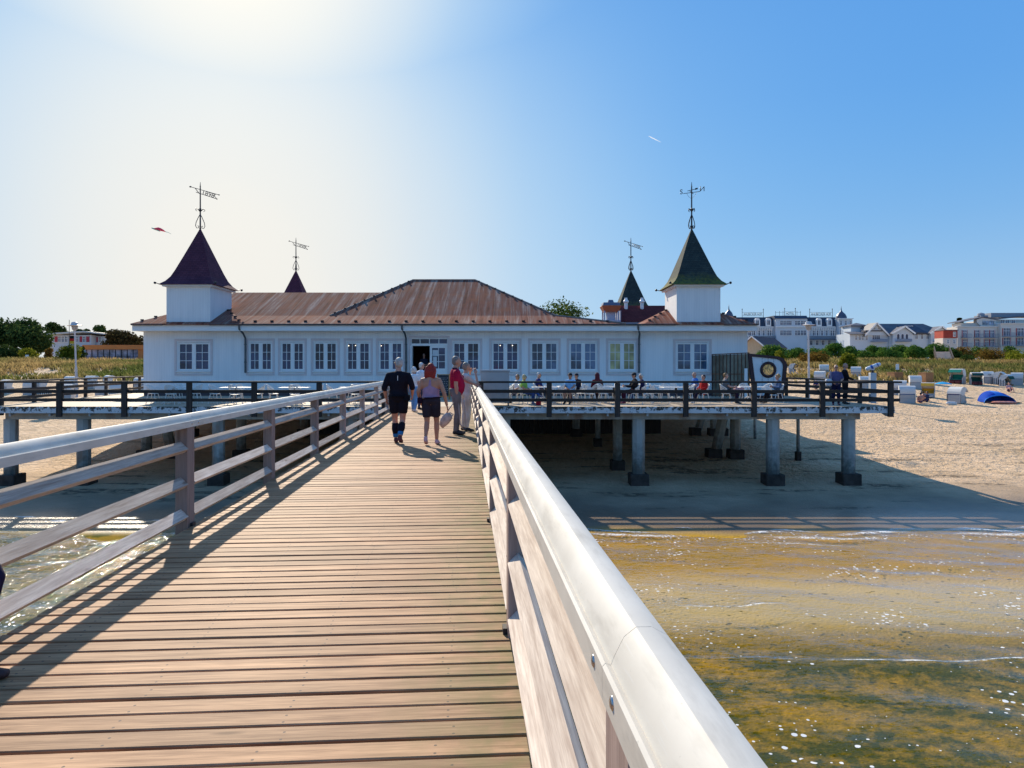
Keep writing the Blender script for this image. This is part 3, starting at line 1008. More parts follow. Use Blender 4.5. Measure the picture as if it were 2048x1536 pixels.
# entrance
mb = MB(); w = .12
x0, x1, z1 = fx(818), fx(899.5), fz(671.6)
mb.box(x0, FYB - .03, .3, x0 + w, FYB - .001, z1); mb.box(x1 - w, FYB - .03, .3, x1, FYB - .001, z1); mb.box(x0 + w, FYB - .03, z1 - w, x1 - w, FYB - .001, z1)
dr = mb.build('entrance', M_surround, bld, True)
mb = MB()
d0, d1 = DOOR[0], DOOR[1]
zt0, zt1 = fz(687), fz(678)
fy0, fy1 = FYB + .03, FYB + .11
mb.box(d0, fy0, zt1, d1, fy1, DOOR[3]); mb.box(d0, fy0, zt0 - .13, d1, fy1, zt0)
mb.box(d0, fy0, .62, d0 + .10, fy1, zt0 - .13); mb.box(d1 - .06, fy0, .62, d1, fy1, zt0 - .13)
mb.box(d0, fy0, zt0, d0 + .07, fy1, zt1); mb.box(d1 - .07, fy0, zt0, d1, fy1, zt1)
for k in (1, 2, 3):
    xx = d0 + (d1 - d0) * k / 4
    mb.box(xx - .02, fy0 + .01, zt0, xx + .02, fy1 - .01, zt1)
mb.build('door_frame', M_trim, dr, True)
mb = MB(); mb.box(d0 + .07, FYB + .06, zt0, d1 - .07, FYB + .07, zt1)
mb.build('transom_pane', M_glass, dr, True)
def leaf(x0, x1, y, z0, z1, gl0, name, par, ang=0):
    mb = MB(); f = .12
    mb.box(x0, y, z0, x0 + f, y + .06, z1); mb.box(x1 - f, y, z0, x1, y + .06, z1)
    mb.box(x0 + f, y, z1 - f, x1 - f, y + .06, z1); mb.box(x0 + f, y, z0, x1 - f, y + .06, gl0)
    xm = (x0 + x1) / 2
    mb.box(xm - .015, y + .01, gl0, xm + .015, y + .05, z1 - f)
    for k in (1, 2):
        zz = gl0 + (z1 - f - gl0) * k / 3
        mb.box(x0 + f, y + .012, zz - .014, x1 - f, y + .048, zz + .014)
    mb.box(x0 + f + .08, y - .008, z0 + .12, x1 - f - .08, y, gl0 - .1)
    return mb
zt = zt0 - .13
xs_ = fx(859.5)
lf = leaf(xs_, d1 - .07, FYB + .05, .62, zt, fz(737), 'door', dr)
o = lf.build('door', M_trim, dr, True)
mb = MB(); mb.box(xs_ + .12, FYB + .075, fz(737), d1 - .19, FYB + .085, zt - .12); mb.build('door_pane', M_glass, dr, True)
mb = MB()
mb.box(fx(865), FYB + .040, fz(712), fx(876), FYB + .046, fz(700)); mb.box(fx(866), FYB + .040, fz(733), fx(873.5), FYB + .046, fz(713.5))
mb.build('paper_notice', pm((.62, .64, .66), .8, .03, 3, name='paper'), dr, True)
mb = MB()   # left leaf standing open outwards
lx = d0 + .1
mb.box(lx - .02, FYB - .55, .63, lx + .035, FYB + .02, zt)
o = mb.build('door', M_trim, dr, True)
mb = MB(); mb.box(DOOR[0] - .5, FYB - .95, 0.0, DOOR[1] + .5, FYB - .031, .21); mb.box(DOOR[0] - .3, FYB - .55, .212, DOOR[1] + .3, FYB - .031, .42); mb.box(DOOR[0] - .098, FYB - .25, .422, DOOR[1] + .098, FYB - .032, .618)
mb.box(DOOR[0], FYB - .02, .3, DOOR[1], FYB + 2, .617)
mb.build('entrance_step', pm((.30, .27, .25), .8, .2, 4, name='step_planks'), bld, True)
# roofs
A_, B_ = (-6.65, 47, 7.47), (-2.48, 47, 7.47)
FL, FR, BL, BR = (-10.6, 40.8, 4.62), (2.56, 40.8, 4.62), (-10.6, 53.2, 4.62), (2.56, 53.2, 4.62)
mb = MB()
mb.slab([FL, FR, B_, A_]); mb.slab([FR, BR, B_]); mb.slab([BL, FL, A_]); mb.slab([BR, BL, A_, B_])
e0 = WT + .03
mb.slab([(-18.2, 38.8, e0), (6.3, 38.8, e0), FR, (-18.2, 40.8, 4.62)]); mb.slab([(6.3, 38.8, e0), (6.3, 55.2, e0), BR, FR])
mb.slab([(-18.2, 40.8, 4.62), (-7.5, 40.8, 4.615), (-5.5, 45.0, 6.42), (-17.9, 45.0, 6.42)])
mb.slab([(-17.9, 45.0, 6.42), (-5.5, 45.0, 6.42), (-5.5, 51.0, 4.1), (-17.9, 51.0, 4.1)])
mb.prism([(-17.95, 40.9, 4.6), (-17.95, 45, 6.36), (-17.95, 51, 4.05), (-17.95, 40.9, 4.05)], (.1, 0, 0))
for cx in (TLX, TRX):
    x0, x1 = cx - 3.07, cx + 3.12
    ap0, ap1 = (cx - .6, 42.3, 5.35), (cx + .6, 42.3, 5.35)
    c = [(x0, 38.79, e0 + .004), (x1, 38.79, e0 + .004), (x1, 46, e0 + .004), (x0, 46, e0 + .004)]
    mb.slab([c[0], c[1], ap1, ap0]); mb.slab([c[1], c[2], ap1]); mb.slab([c[2], c[3], ap0, ap1]); mb.slab([c[3], c[0], ap0])
roof = mb.build('roof', M_roof, bld, True)
mb = MB()
mb.box(6.3, 46, 3.93, XB + .3, 60.2, 4.02); mb.box(6.0, 39.2, 3.9, 7.6, 46, 4.018); mb.box(XA - .3, 46.05, 3.93, -18.2, 60.2, 4.02); mb.box(-18.2, 51, 3.9, 6.3, 60.2, 4.0)
mb.build('flat_roof', pm((.22, .17, .15), .85, .25, 1.5, name='flat_roof_felt'), bld, True)
mb = MB()
for p, q in ((FL, A_), (FR, B_), (A_, B_), ((6.3, 38.8, e0), FR)):
    mb.tube([Vector(p) + Vector((0, 0, .01)), Vector(q) + Vector((0, 0, .01))], .055, 8)
mb.build('ridge_cap', pm((.30, .21, .17), .7, .3, 3, name='ridge_felt'), bld, True)
gm = MB(); gm.box(-.085, -.03, 0, .085, .03, .085)
gmesh = gm.mesh('snow_guard', pm((.02, .018, .02), .6, .1, 3, name='black_guard'))
def guard(p, s=1):
    o = link('snow_guard', gmesh, bld); o.location = Vector(p) - bld.location; o.scale = (s, s, s)
x = -14.4
while x < 6.0:
    guard((x, 39.25, e0 + .13)); x += .94
for p, q, n in ((FL, A_, 9), (FR, B_, 9)):
    for i in range(n):
        guard(Vector(p).lerp(Vector(q), (i + .5) / n) + Vector((0, -.14, -.0)), .7)
for cx in (TLX, TRX):
    for k in range(4): guard(Vector((cx + 3.12, 38.8, e0)).lerp(Vector((cx + .6, 42.3, 5.35)), .15 + .18 * k) + Vector((0, 0, 0)))
    for k in range(4): guard(Vector((cx - 3.07, 38.8, e0)).lerp(Vector((cx - .6, 42.3, 5.35)), .15 + .18 * k) + Vector((0, 0, 0)))
# towers
SPIRE = [(1.56, 6.22), (1.5, 6.27), (1.30, 6.45), (1.12, 6.72), (.97, 7.08), (.70, 7.82), (.40, 8.64), (.03, 9.62)]
def text_mesh(txt, size, depth, name):
    c = bpy.data.curves.new('txt', 'FONT'); c.body = txt; c.size = size; c.extrude = depth; c.align_x = 'CENTER'
    o = bpy.data.objects.new('txt', c); COL.objects.link(o)
    me = bpy.data.meshes.new_from_object(o.evaluated_get(bpy.context.evaluated_depsgraph_get()))
    bpy.data.objects.remove(o); bpy.data.curves.remove(c)
    me.name = name
    return me
def put_text(txt, size, depth, mat, parent, loc, rot, name):
    me = text_mesh(txt, size, depth, name)
    me.materials.clear(); me.materials.append(mat)
    o = link(name, me, parent); o.location = Vector(loc) - wl(parent); o.rotation_euler = rot
    return o
def tower(cx, cy, spire_mat, vane):
    hw = 1.22
    mb = MB(); mb.box(cx - hw, cy - 1.5, 3.93, cx + hw, cy + 1.5, 6.2)
    t = mb.build('tower', M_wall, bld, True)
    mb = MB()
    mb.box(cx - hw - .17, cy - 1.67, 6.12, cx + hw + .17, cy + 1.67, 6.235)
    mb.build('tower_cornice', M_trim, t, True)
    mb = MB()
    off = cy
    sq = [((r, z)) for r, z in SPIRE]
    vs = []; fs = []
    for r, z in sq:
        vs += [(cx - r, cy - r - .22 * (r > .5) * min(1, (r - .5)), z), (cx + r, cy - r - .22 * (r > .5) * min(1, (r - .5)), z), (cx + r, cy + r + .22 * (r > .5) * min(1, (r - .5)), z), (cx - r, cy + r + .22 * (r > .5) * min(1, (r - .5)), z)]
    n = len(sq)
    for i in range(n - 1):
        for j in range(4):
            fs.append((i * 4 + j, i * 4 + (j + 1) % 4, (i + 1) * 4 + (j + 1) % 4, (i + 1) * 4 + j))
    fs.append((0, 1, 2, 3)); fs.append(tuple(n * 4 - 4 + j for j in range(4)))
    mb.add([(a - cx, b - cy, c - 6.2) for a, b, c in vs], fs)
    s = mb.build('spire', spire_mat, t)
    s.location = Vector((cx, cy, 6.2)) - wl(t)
    mb = MB()
    for sx in (-1, 1):
        for sy in (-1, 1):
            x, y = cx + sx * 1.53, cy + sy * 1.74
            mb.tube([(x, y, 6.25), (x + sx * .1, y + sy * .1, 6.28)], .02, 6); mb.ball((x + sx * .14, y + sy * .14, 6.29), .075, 8, 6)
    mb.build('eaves_knob', M_iron, t, True)
    # wrought iron finial
    mb = MB(); c = Vector((cx, cy, 0)); Z0 = 9.55
    mb.tube([(cx, cy, Z0), (cx, cy, Z0 + 1.0), (cx, cy, 12.0), (cx, cy, 12.35)], [.05, .042, .036, .012], 6)
    for k in range(4):
        a = k * PI / 2 + .5; u = Vector((math.cos(a), math.sin(a), 0))
        mb.tube([c + Vector((0, 0, Z0 + .95)), c + u * .10 + Vector((0, 0, Z0 + .75)), c + u * .22 + Vector((0, 0, Z0 + .45)), c + u * .25 + Vector((0, 0, Z0 + .25)), c + u * .18 + Vector((0, 0, Z0 + .12)), c + u * .09 + Vector((0, 0, Z0 + .14)), c + u * .08 + Vector((0, 0, Z0 + .24)), c + u * .14 + Vector((0, 0, Z0 + .26))], .021, 5)
        mb.tube([c + Vector((0, 0, Z0 + 1.08)), c + u * .12 + Vector((0, 0, Z0 + 1.22)), c + u * .22 + Vector((0, 0, Z0 + 1.24)), c + u * .25 + Vector((0, 0, Z0 + 1.16)), c + u * .17 + Vector((0, 0, Z0 + 1.1))], [.03, .026, .022, .018, .012], 5)
    mb.ball((cx, cy, Z0 + 1.2), (.07, .07, .12), 8, 6); mb.ball((cx, cy, 12.1), .04, 8, 6); mb.ball((cx, cy, Z0 + .1), .06, 8, 6)
    mb.build('finial', M_iron, t, True)
    mb = MB()
    if vane == 'flag':
        d = Vector((.93, .20, -.24)); up = Vector((0, 0, 1)); o = Vector((cx, cy, 11.92))
        mb.tube([o - d * .52, o + d * 1.05], .018, 5); mb.tube([o - d * .25 - up * .22, o + d * .93 - up * .27], .018, 5)
        mb.ball(o - d * .56, (.07, .045, .045), 8, 6); mb.ball(o + d * 1.07, .04, 8, 6); mb.ball(o + d * .95 - up * .27, .04, 8, 6)
        mb.tube([o - d * .3, o - d * .18 - up * .12, o - d * .05 - up * .25], .02, 5)
        mb.tube([o + d * .9, o + d * .8 - up * .13, o + d * .93 - up * .26], .018, 5)
        v = mb.build('weather_vane', M_iron, t, True)
        rz = math.atan2(d.y, d.x)
        te = put_text('1898', .36, .012, M_iron, v, o + d * .42 - up * .25, (R(90), 0, 0), 'vane_numerals')
        M_ = Matrix(((.93, 0, .2), (.2, 0, -.93), (-.25, 1, 0)))
        te.rotation_euler = M_.to_euler()
    else:
        o = Vector((cx, cy, 11.75)); d = Vector((.85, -.5, .0)); e = Vector((.5, .85, 0))
        for q in (d, e): mb.tube([o - q * .5 * (1 if q is d else .7), o + q * .5 * (1 if q is d else .7)], .018, 5)
        mb.tube([o - d * .25 + Vector((0, 0, .12)), o + d * .33 + Vector((0, 0, .18))], .018, 5)
        mb.beam(o + d * .2 + Vector((0, 0, .17)), o + d * .36 + Vector((0, 0, .19)), .012, .09)
        for q in (d, -d): mb.tube([o + q * .3, o + q * .2 - Vector((0, 0, .2)), o + q * .02 - Vector((0, 0, .35))], .008, 5)
        v = mb.build('weather_vane', M_iron, t, True)
        put_text('S', .40, .014, M_iron, v, o - d * .62 + Vector((0, 0, -.02)), (R(90), 0, 0), 'vane_letter')
        put_text('N', .40, .014, M_iron, v, o + d * .62 + Vector((0, 0, .0)), (R(90), 0, PI), 'vane_letter')
    return t
tower(TLX, TYC, M_slate_l, 'flag')
tower(TRX, TYC, M_slate_r, 'compass')
tower(-17.9, 58.0, M_slate_l, 'flag')
tower(9.85, 58.0, M_slate_r, 'flag')
# steep maroon roof, vents and lantern turret on the landward side
mb = MB()
mb.slab([(7.85, 50.3, 4.95), (13.6, 50.3, 4.95), (13.6, 52, 6.20), (7.85, 52, 6.20)]); mb.slab([(7.85, 52, 6.2), (13.6, 52, 6.2), (13.6, 53.8, 4.9), (7.85, 53.8, 4.9)])
mb.build('rear_roof', M_maroon, bld, True)
mb = MB(); mb.prism([(7.9, 50.4, 4.0), (7.9, 50.4, 4.88), (7.9, 52, 6.1), (7.9, 53.7, 4.88), (7.9, 53.7, 4.0)], (5.6, 0, 0)); mb.box(7.78, 50.35, 4.0, 7.845, 51.2, 5.7)
mb.build('rear_gable', pm((.30, .36, .5), .6, .1, 3, name='blue_grey_gable'), bld, True)
for pxx in (1252, 1284):
    x = PX(pxx, 51.7); mb = MB()
    mb.lathe([(.13, 5.9), (.13, 6.35), (.20, 6.42), (.20, 6.52), (.12, 6.6), (.10, 6.75)], 10, (x, 51.7, 0)); mb.build('roof_vent', M_trim, bld, True)
tx, ty = PX(1221, 50), 50.0
mb = MB()
mb.box(tx - .62, ty - .6, 4.0, tx + .62, ty + .6, 4.95)
for sx in (-.5, .5):
    for sy in (-.5, .5): mb.box(tx + sx - .05, ty + sy - .05, 4.95, tx + sx + .05, ty + sy + .05, 5.6)
mb.box(tx - .3, ty - .3, 4.95, tx + .3, ty + .3, 5.6)
lt = mb.build('roof_lantern', pm((.42, .45, .55), .6, .1, 3, name='lantern_paint'), bld, True)
mb = MB(); mb.lathe([(.70, 5.55), (.98, 5.95), (.90, 6.0)], 4, (tx, ty, 0), PI / 4); mb.build('lantern_roof', pm((.42, .13, .06), .7, .15, 3, name='orange_roof'), lt, True)
mb = MB(); mb.lathe([(.86, 6.002), (.80, 6.2), (.3, 6.24), (.22, 6.42)], 4, (tx, ty, 0), PI / 4); mb.build('lantern_cap', pm((.10, .15, .25), .6, .1, 3, name='blue_cap'), lt, True)
# lights glowing inside
lm = NT('lamp_glow'); lm.b.inputs['Emission Color'].default_value = (1, .85, .6, 1); lm.b.inputs['Emission Strength'].default_value = 3
for a, b in ((697.5, 691.5), (711, 691), (762.5, 691.5), (1000.5, 691), (1025, 691), (1011, 697)):
    mb = MB(); mb.ball((PX(a, FYB + .03), FYB + .035, PZ(b, FYB + .03)), .022, 8, 6)
    # globe lamps hang just inside the panes
    mb.build('pendant_lamp', lm.mat, bld, True)
# ------------------------------------------------------------------ people
tmp_scene = bpy.data.scenes.new('tmp_scene')
def remesh(mb, voxel, it=4, fac=.5):
    me = mb.mesh('tmp', [])
    o = bpy.data.objects.new('tmp', me)
    tmp_scene.collection.objects.link(o)
    r = o.modifiers.new('r', 'REMESH'); r.mode = 'VOXEL'; r.voxel_size = voxel
    if it:
        sm_ = o.modifiers.new('s', 'SMOOTH'); sm_.iterations = it; sm_.factor = fac
    vl = tmp_scene.view_layers[0]
    vl.update()
    out = bpy.data.meshes.new_from_object(o.evaluated_get(vl.depsgraph))
    bpy.data.objects.remove(o); bpy.data.meshes.remove(me)
    out.polygons.foreach_set('use_smooth', [True] * len(out.polygons))
    return out

def skin(c): return pm(c, .55, .10, 14, .05, 60, .35, name='skin')
def cloth(c, v=.22): return pm(c, .88, v, 6, .7, 13, .1, name='cloth')
SK1, SK2, SK3 = (.52, .27, .19), (.46, .22, .14), (.58, .33, .25)
V = Vector
STAND = dict(pelvis=(0, 0, .94), waist=(0, .0, 1.10), chest=(0, -.01, 1.29), neck=(0, -.02, 1.47), head=(0, .015, 1.63),
             shL=(-.18, -.01, 1.385), shR=(.18, -.01, 1.385), elL=(-.24, -.04, 1.13), elR=(.24, -.04, 1.13), wrL=(-.24, .04, .88), wrR=(.24, .04, .88),
             hipL=(-.095, 0, .90), hipR=(.095, 0, .90), knL=(-.105, .02, .49), knR=(.105, .02, .49), anL=(-.11, -.03, .085), anR=(.11, -.03, .085), toL=(-.13, .15, .025), toR=(.13, .15, .025))
SIT = dict(pelvis=(0, 0, .52), waist=(0, -.035, .68), chest=(0, -.06, .87), neck=(0, -.06, 1.05), head=(0, -.02, 1.205),
           shL=(-.185, -.06, .985), shR=(.185, -.06, .985), elL=(-.25, .0, .72), elR=(.25, .0, .72), wrL=(-.13, .22, .66), wrR=(.13, .22, .66),
           hipL=(-.095, .02, .50), hipR=(.095, .02, .50), knL=(-.12, .44, .51), knR=(.12, .44, .51), anL=(-.12, .42, .09), anR=(.12, .42, .09), toL=(-.13, .60, .025), toR=(.13, .60, .025))

def lerp(a, b, t): return a + (b - a) * t
def person(label, loc, rz, H=1.75, pose=None, base=STAND, sk=SK1, top=None, bottom=None, shoes=(.03, .03, .035), hair=None, w=1.0, belly=0.0,
           fine=True, socks=None, face=True, extras=None, look=0.0):
    """top = (colour, sleeve 0..2, hem), bottom = (colour, length 0..2); local +y is forward"""
    J = {k: V(v) for k, v in base.items()}
    if pose: J.update({k: V(v) for k, v in pose.items()})
    s = H / 1.75
    J = {k: v * s for k, v in J.items()}
    t = thing('person', label, 'person', loc, rz)
    vx = .016 if fine else .024
    sd = (J['shR'] - J['shL']).normalized()
    def torso(mb, g=0.0, z0=0.0, sleeveless=False):
        pe, wa, ch, ne = J['pelvis'], J['waist'], J['chest'], J['neck']
        hipd = (J['hipR'] - J['hipL']).normalized()
        fw = V((0, 1, 0))
        pts = [pe + (pe - wa) * .45, pe, lerp(pe, wa, .5), wa, lerp(wa, ch, .5) , ch, lerp(ch, ne, .55), lerp(ch, ne, .85), ne]
        b = belly * s
        pts[2] = pts[2] + fw * b * .4; pts[3] = pts[3] + fw * b * .6; pts[4] = pts[4] + fw * b * .35
        rad = [(.10, .09), (.165, .12), (.16, .112 + belly * .3), (.148, .105 + belly * .45), (.155, .11 + belly * .3), (.168, .112), (.150, .095), (.095, .078), (.062, .062)]
        rad = [(max(.02, a * w * s + g), max(.02, c * w * s + g)) for a, c in rad]
        mb.tube(pts, rad, 14, side=sd)
    def arm(mb, S, upto=2.0, g=0.0):
        sh, el_, wr = J['sh' + S], J['el' + S], J['wr' + S]
        pts = [lerp(J['neck'], sh, .35) - V((0, 0, .03 * s)), sh, lerp(sh, el_, .4)]; rd = [.055, .058, .050]
        ws = (w - 1) * .6 + 1
        if upto <= 1:
            pts += [lerp(sh, el_, upto)]; rd += [.047]
        else:
            pts += [el_, lerp(el_, wr, .3)]; rd += [.042, .042]
            pts += [lerp(el_, wr, min(1, upto - 1))]; rd += [.042 - .014 * min(1, upto - 1)]
        mb.tube(pts, [r_ * s * ws + g for r_ in rd], 10)
    def leg(mb, S, upto=2.0, g=0.0, start=0.0):
        hi, kn, an = J['hip' + S], J['kn' + S], J['an' + S]
        ws = (w - 1) * .5 + 1
        pts = [hi + V((0, 0, .05 * s)), lerp(hi, kn, .3), lerp(hi, kn, .65)]; rd = [.088, .083, .068]
        if upto <= 1: pts = pts[:2] + [lerp(hi, kn, upto)]; rd = rd[:2] + [.085 - .025 * upto]
        else:
            k = min(1, upto - 1)
            pts += [kn, lerp(kn, an, .35 * k), lerp(kn, an, .7 * k), lerp(kn, an, k)]; rd += [.054, .056, lerp(.052, .042, k), lerp(.05, .034, k)]
        mb.tube(pts, [r_ * s * ws + g for r_ in rd], 12)
    # body: one continuous surface
    mb = MB()
    torso(mb)
    hd = J['head']; ne = J['neck']
    hf = V((math.sin(look) * -1, math.cos(look), 0)); hr = V((math.cos(look), math.sin(look), 0))
    mb.tube([ne - V((0, 0, .05 * s)), lerp(ne, hd, .5) + V((0, 0, -.01))], [.060 * s * ((w - 1) * .8 + 1), .054 * s * ((w - 1) * .8 + 1)], 10)
    def hp(a, b, c): return hd + (hr * a + hf * b + V((0, 0, c))) * s
    def hball(m_, a, b, c, r):
        k0 = len(m_.v); m_.ball((0, 0, 0), [q * s for q in r], 14, 10)
        for i in range(k0, len(m_.v)):
            p = m_.v[i]; m_.v[i] = tuple(hp(a, b, c) + hr * p[0] + hf * p[1] + V((0, 0, p[2])))
    hball(mb, 0, -.005, .028, (.078, .098, .104)); hball(mb, 0, .025, -.045, (.058, .064, .072)); hball(mb, 0, .055, -.085, (.032, .03, .028))
    mb.tube([hp(0, .085, .02), hp(0, .108, -.022), hp(0, .092, -.032)], [.008 * s, .016 * s, .012 * s], 8)
    for q in (-1, 1): hball(mb, q * .076, -.005, -.005, (.012, .022, .032))
    hball(mb, 0, .088, .035, (.05, .012, .012))
    for S in 'LR': arm(mb, S); leg(mb, S)
    for S in 'LR':
        an, to = J['an' + S], J['to' + S]
        mb.tube([an, lerp(an, to, .05) - V((0, 0, .03 * s)), to], [.036 * s, .04 * s, .03 * s], 8)
    me = remesh(mb, vx)
    body = link('body', me, t)
    # hands: palm, four fingers, thumb
    hm = MB()
    for S, q in (('L', -1), ('R', 1)):
        el_, wr = J['el' + S], J['wr' + S]
        d = (wr - el_).normalized()
        hv = J.get('hand' + S)
        if hv is not None: d = (hv - wr).normalized()
        pn = V((-q, 0, 0)); pn = (pn - d * pn.dot(d));
        if pn.length < .2: pn = V((0, 0, -1)) - d * d.z * -1
        pn.normalize(); ac = d.cross(pn) * q
        if ac.y < 0 and abs(ac.y) > .3: ac = -ac
        hm.tube([wr - d * .02 * s, wr + d * .03 * s, wr + d * .085 * s], [(.024 * s, .018 * s), (.038 * s, .017 * s), (.041 * s, .014 * s)], 8, side=ac)
        for i, (off, ln_) in enumerate(((.030, .070), (.010, .080), (-.010, .075), (-.030, .058))):
            b0 = wr + d * .08 * s + ac * off * s
            hm.tube([b0, b0 + d * ln_ * .45 * s + pn * .006 * s, b0 + d * ln_ * .75 * s + pn * .02 * s, b0 + d * ln_ * .88 * s + pn * .038 * s], [.0095 * s, .009 * s, .008 * s, .006 * s], 6)
        b0 = wr + d * .03 * s + ac * .03 * s
        hm.tube([b0, b0 + ac * .022 * s + d * .03 * s + pn * .012 * s, b0 + ac * .026 * s + d * .06 * s + pn * .022 * s], [.013 * s, .011 * s, .008 * s], 6)
    bm = bmesh.new(); bm.from_mesh(me)
    hme = hm.mesh('h', [], smooth=True); bm.from_mesh(hme); bpy.data.meshes.remove(hme)
    bmesh.ops.recalc_face_normals(bm, faces=bm.faces[:])
    bm.to_mesh(me); bm.free()
    me.materials.append(skin(sk))
    if face:
        for q in (-1, 1):
            mb = MB(); hball(mb, q * .03, .083, .012, (.011, .006, .007)); mb.build('eye', pm((.03, .025, .03), .3, .1, 3, name='eye'), body, smooth=True)
        mb = MB(); hball(mb, 0, .084, -.062, (.022, .008, .005)); mb.build('mouth', pm((.32, .10, .09), .5, .1, 3, name='lips'), body, smooth=True)
    def garment(name, fn, colour, vox=None, par=t, it=3):
        mb = MB(); fn(mb)
        m_ = remesh(mb, vox or vx, it)
        m_.materials.append(cloth(colour) if isinstance(colour, tuple) else colour)
        return link(name, m_, par)
    if top:
        colour, sl, kind = top
        def f(mb):
            pe, wa, ch, ne = J['pelvis'], J['waist'], J['chest'], J['neck']
            if kind == 'tank':
                fw = V((0, 1, 0)); g = .011
                mb.tube([lerp(pe, wa, .1), lerp(pe, wa, .5), wa, lerp(wa, ch, .5), ch - V((0, 0, .03))], [((.165 * w) * s + g, .118 * w * s + g), ((.16 * w) * s + g, .113 * w * s + g), (.148 * w * s + g, .106 * w * s + g), (.155 * w * s + g, .111 * w * s + g), (.12 * w * s + g, .113 * w * s + g)], 14, side=sd)
                mb.tube([ch - V((0, 0, .06)), lerp(ch, ne, .35), lerp(ch, ne, .7)], [(.11 * s, .113 * w * s + g), (.055 * s, .104 * w * s + g), (.05 * s, .086 * w * s + g)], 12, side=sd)
                for q in (-1, 1):
                    mb.tube([lerp(ch, ne, .4) + sd * q * .03, lerp(ch, ne, .85) + sd * q * .085 * s, lerp(ch, ne, .5) + sd * q * .10 * s + fw * .09], [(.022, .02), (.02, .02), (.02, .02)], 8)
                return
            torso(mb, .014)
            for S in 'LR': arm(mb, S, sl, .013)
        g_ = garment('hooded_top' if kind == 'hood' else ('vest_top' if kind == 'tank' else 'shirt'), f, colour)
        if kind == 'collar':
            mb = MB(); mb.tube([ne - V((0, 0, .02)), ne + V((0, .0, .035))], [(.075 * s, .075 * s), (.066 * s, .066 * s)], 12, cap=False); mb.build('collar', cloth((.02, .015, .03)), g_, smooth=True)
    if bottom:
        colour, ln_ = bottom
        def f(mb):
            pe, wa = J['pelvis'], J['waist']
            loose = .02 if ln_ < 1.3 else .014
            mb.tube([pe + (pe - wa) * .35, pe, lerp(pe, wa, .55)], [(.13 * w * s, .11 * w * s), (.172 * w * s + .012, .125 * w * s + .012), (.16 * w * s + .012, (.113 + belly * .3) * w * s + .012)], 14, side=sd)
            for S in 'LR': leg(mb, S, ln_, loose)
        garment('shorts' if ln_ < 1.3 else 'trousers', f, colour)
    if socks:
        for S in 'LR':
            for nm, c, a, b in socks:
                kn, an = J['kn' + S], J['an' + S]
                mb = MB(); mb.tube([lerp(kn, an, a), lerp(kn, an, (a + b) / 2), lerp(kn, an, b)], [(.062 if a < .4 else .055) * s * ((w - 1) * .5 + 1), (.070 if a < .4 else .053) * s * ((w - 1) * .5 + 1), .050 * s * ((w - 1) * .5 + 1)], 10)
                mb.build(nm, cloth(c), t, smooth=True)
    if shoes:
        for S in 'LR':
            an, to = J['an' + S], J['to' + S]
            d = (to - an); d.z = 0
            d = d.normalized() if d.length > .01 else V((0, 1, 0))
            heel = an - d * .045 * s; heel.z = min(an.z, to.z + .06 * s) - .03 * s
            if an.z - to.z > .12 * s: heel = an - d * .03 * s + V((0, 0, -.045 * s))
            mb = MB(); mb.tube([heel, lerp(heel, to, .35) + V((0, 0, .012)), lerp(heel, to, .7), to + d * .02], [(.042 * s, .045 * s), (.044 * s, .05 * s), (.048 * s, .036 * s), (.035 * s, .022 * s)], 10, side=(d.y, -d.x, 0))
            mb.tube([lerp(heel, to, .2), an + V((0, 0, .02))], [.046 * s, .045 * s], 8)
            m_ = remesh(mb, .014, 2); m_.materials.append(pm(shoes, .6, .15, 9, name='shoe')); link('shoe', m_, t)
    if hair:
        colour, style = hair
        mb = MB()
        if style != 'bald':
            hball(mb, 0, -.022, .045, (.080, .092, .092))
            hball(mb, 0, -.04, .0, (.076, .072, .08))
        if style == 'long':
            for a in (-.07, -.045, -.015, .02, .05, .07):
                mb.tube([hp(a, -.05, .05), hp(a * 1.25, -.085, -.05), hp(a * 1.35, -.085, -.14 - random.uniform(0, .04)), hp(a * 1.2, -.075, -.20 - random.uniform(0, .03))], [.04 * s, .042 * s, .036 * s, .014 * s], 8)
            for a in (-.08, .08): mb.tube([hp(a, .0, .05), hp(a * 1.2, -.01, -.04), hp(a * 1.2, -.02, -.13)], [.03 * s, .03 * s, .014 * s], 8)
        if style == 'curly':
            for k in range(26):
                a = random.uniform(0, 6.28); b = random.uniform(-.3, 1.4)
                p = hp(.095 * math.cos(a) * math.cos(b), -.03 + .10 * math.sin(a) * math.cos(b), .04 + .10 * math.sin(b))
                if (p - hd).dot(hf) > .055 * s and p.z < hd.z + .05: continue
                mb.ball(p, .034 * s, 7, 5)
        if style == 'bob':
            for a in (-.075, -.04, 0, .04, .075): mb.tube([hp(a, -.03, .05), hp(a * 1.2, -.07 + abs(a) * .5, -.03), hp(a * 1.2, -.065 + abs(a) * .6, -.09)], [.036 * s, .036 * s, .02 * s], 8)
        if style == 'hood':
            hball(mb, 0, -.025, .035, (.115, .118, .13)); mb.tube([hp(0, -.04, .0), hp(0, -.05, -.12), hp(0, -.03, -.2)], [(.11 * s, .10 * s), (.12 * s, .10 * s), (.15 * s, .11 * s)], 12, side=hr)
        if style == 'cap':
            hball(mb, 0, -.005, .055, (.086, .100, .078))
            k0 = mb.tube([hp(0, .07, .055), hp(0, .15, .045)], [(.07 * s, .012 * s), (.055 * s, .008 * s)], 10, side=hr)
        if style == 'bald':
            hball(mb, 0, -.045, -.01, (.075, .06, .05))
        m_ = remesh(mb, .013, 1 if style in ('curly', 'long') else 2)
        m_.materials.append(pm(colour, .6 if style not in ('hood', 'cap') else .85, .35, 40, .5, 90, .3, name='hair'))
        link({'hood': 'hood', 'cap': 'cap'}.get(style, 'hair'), m_, body)
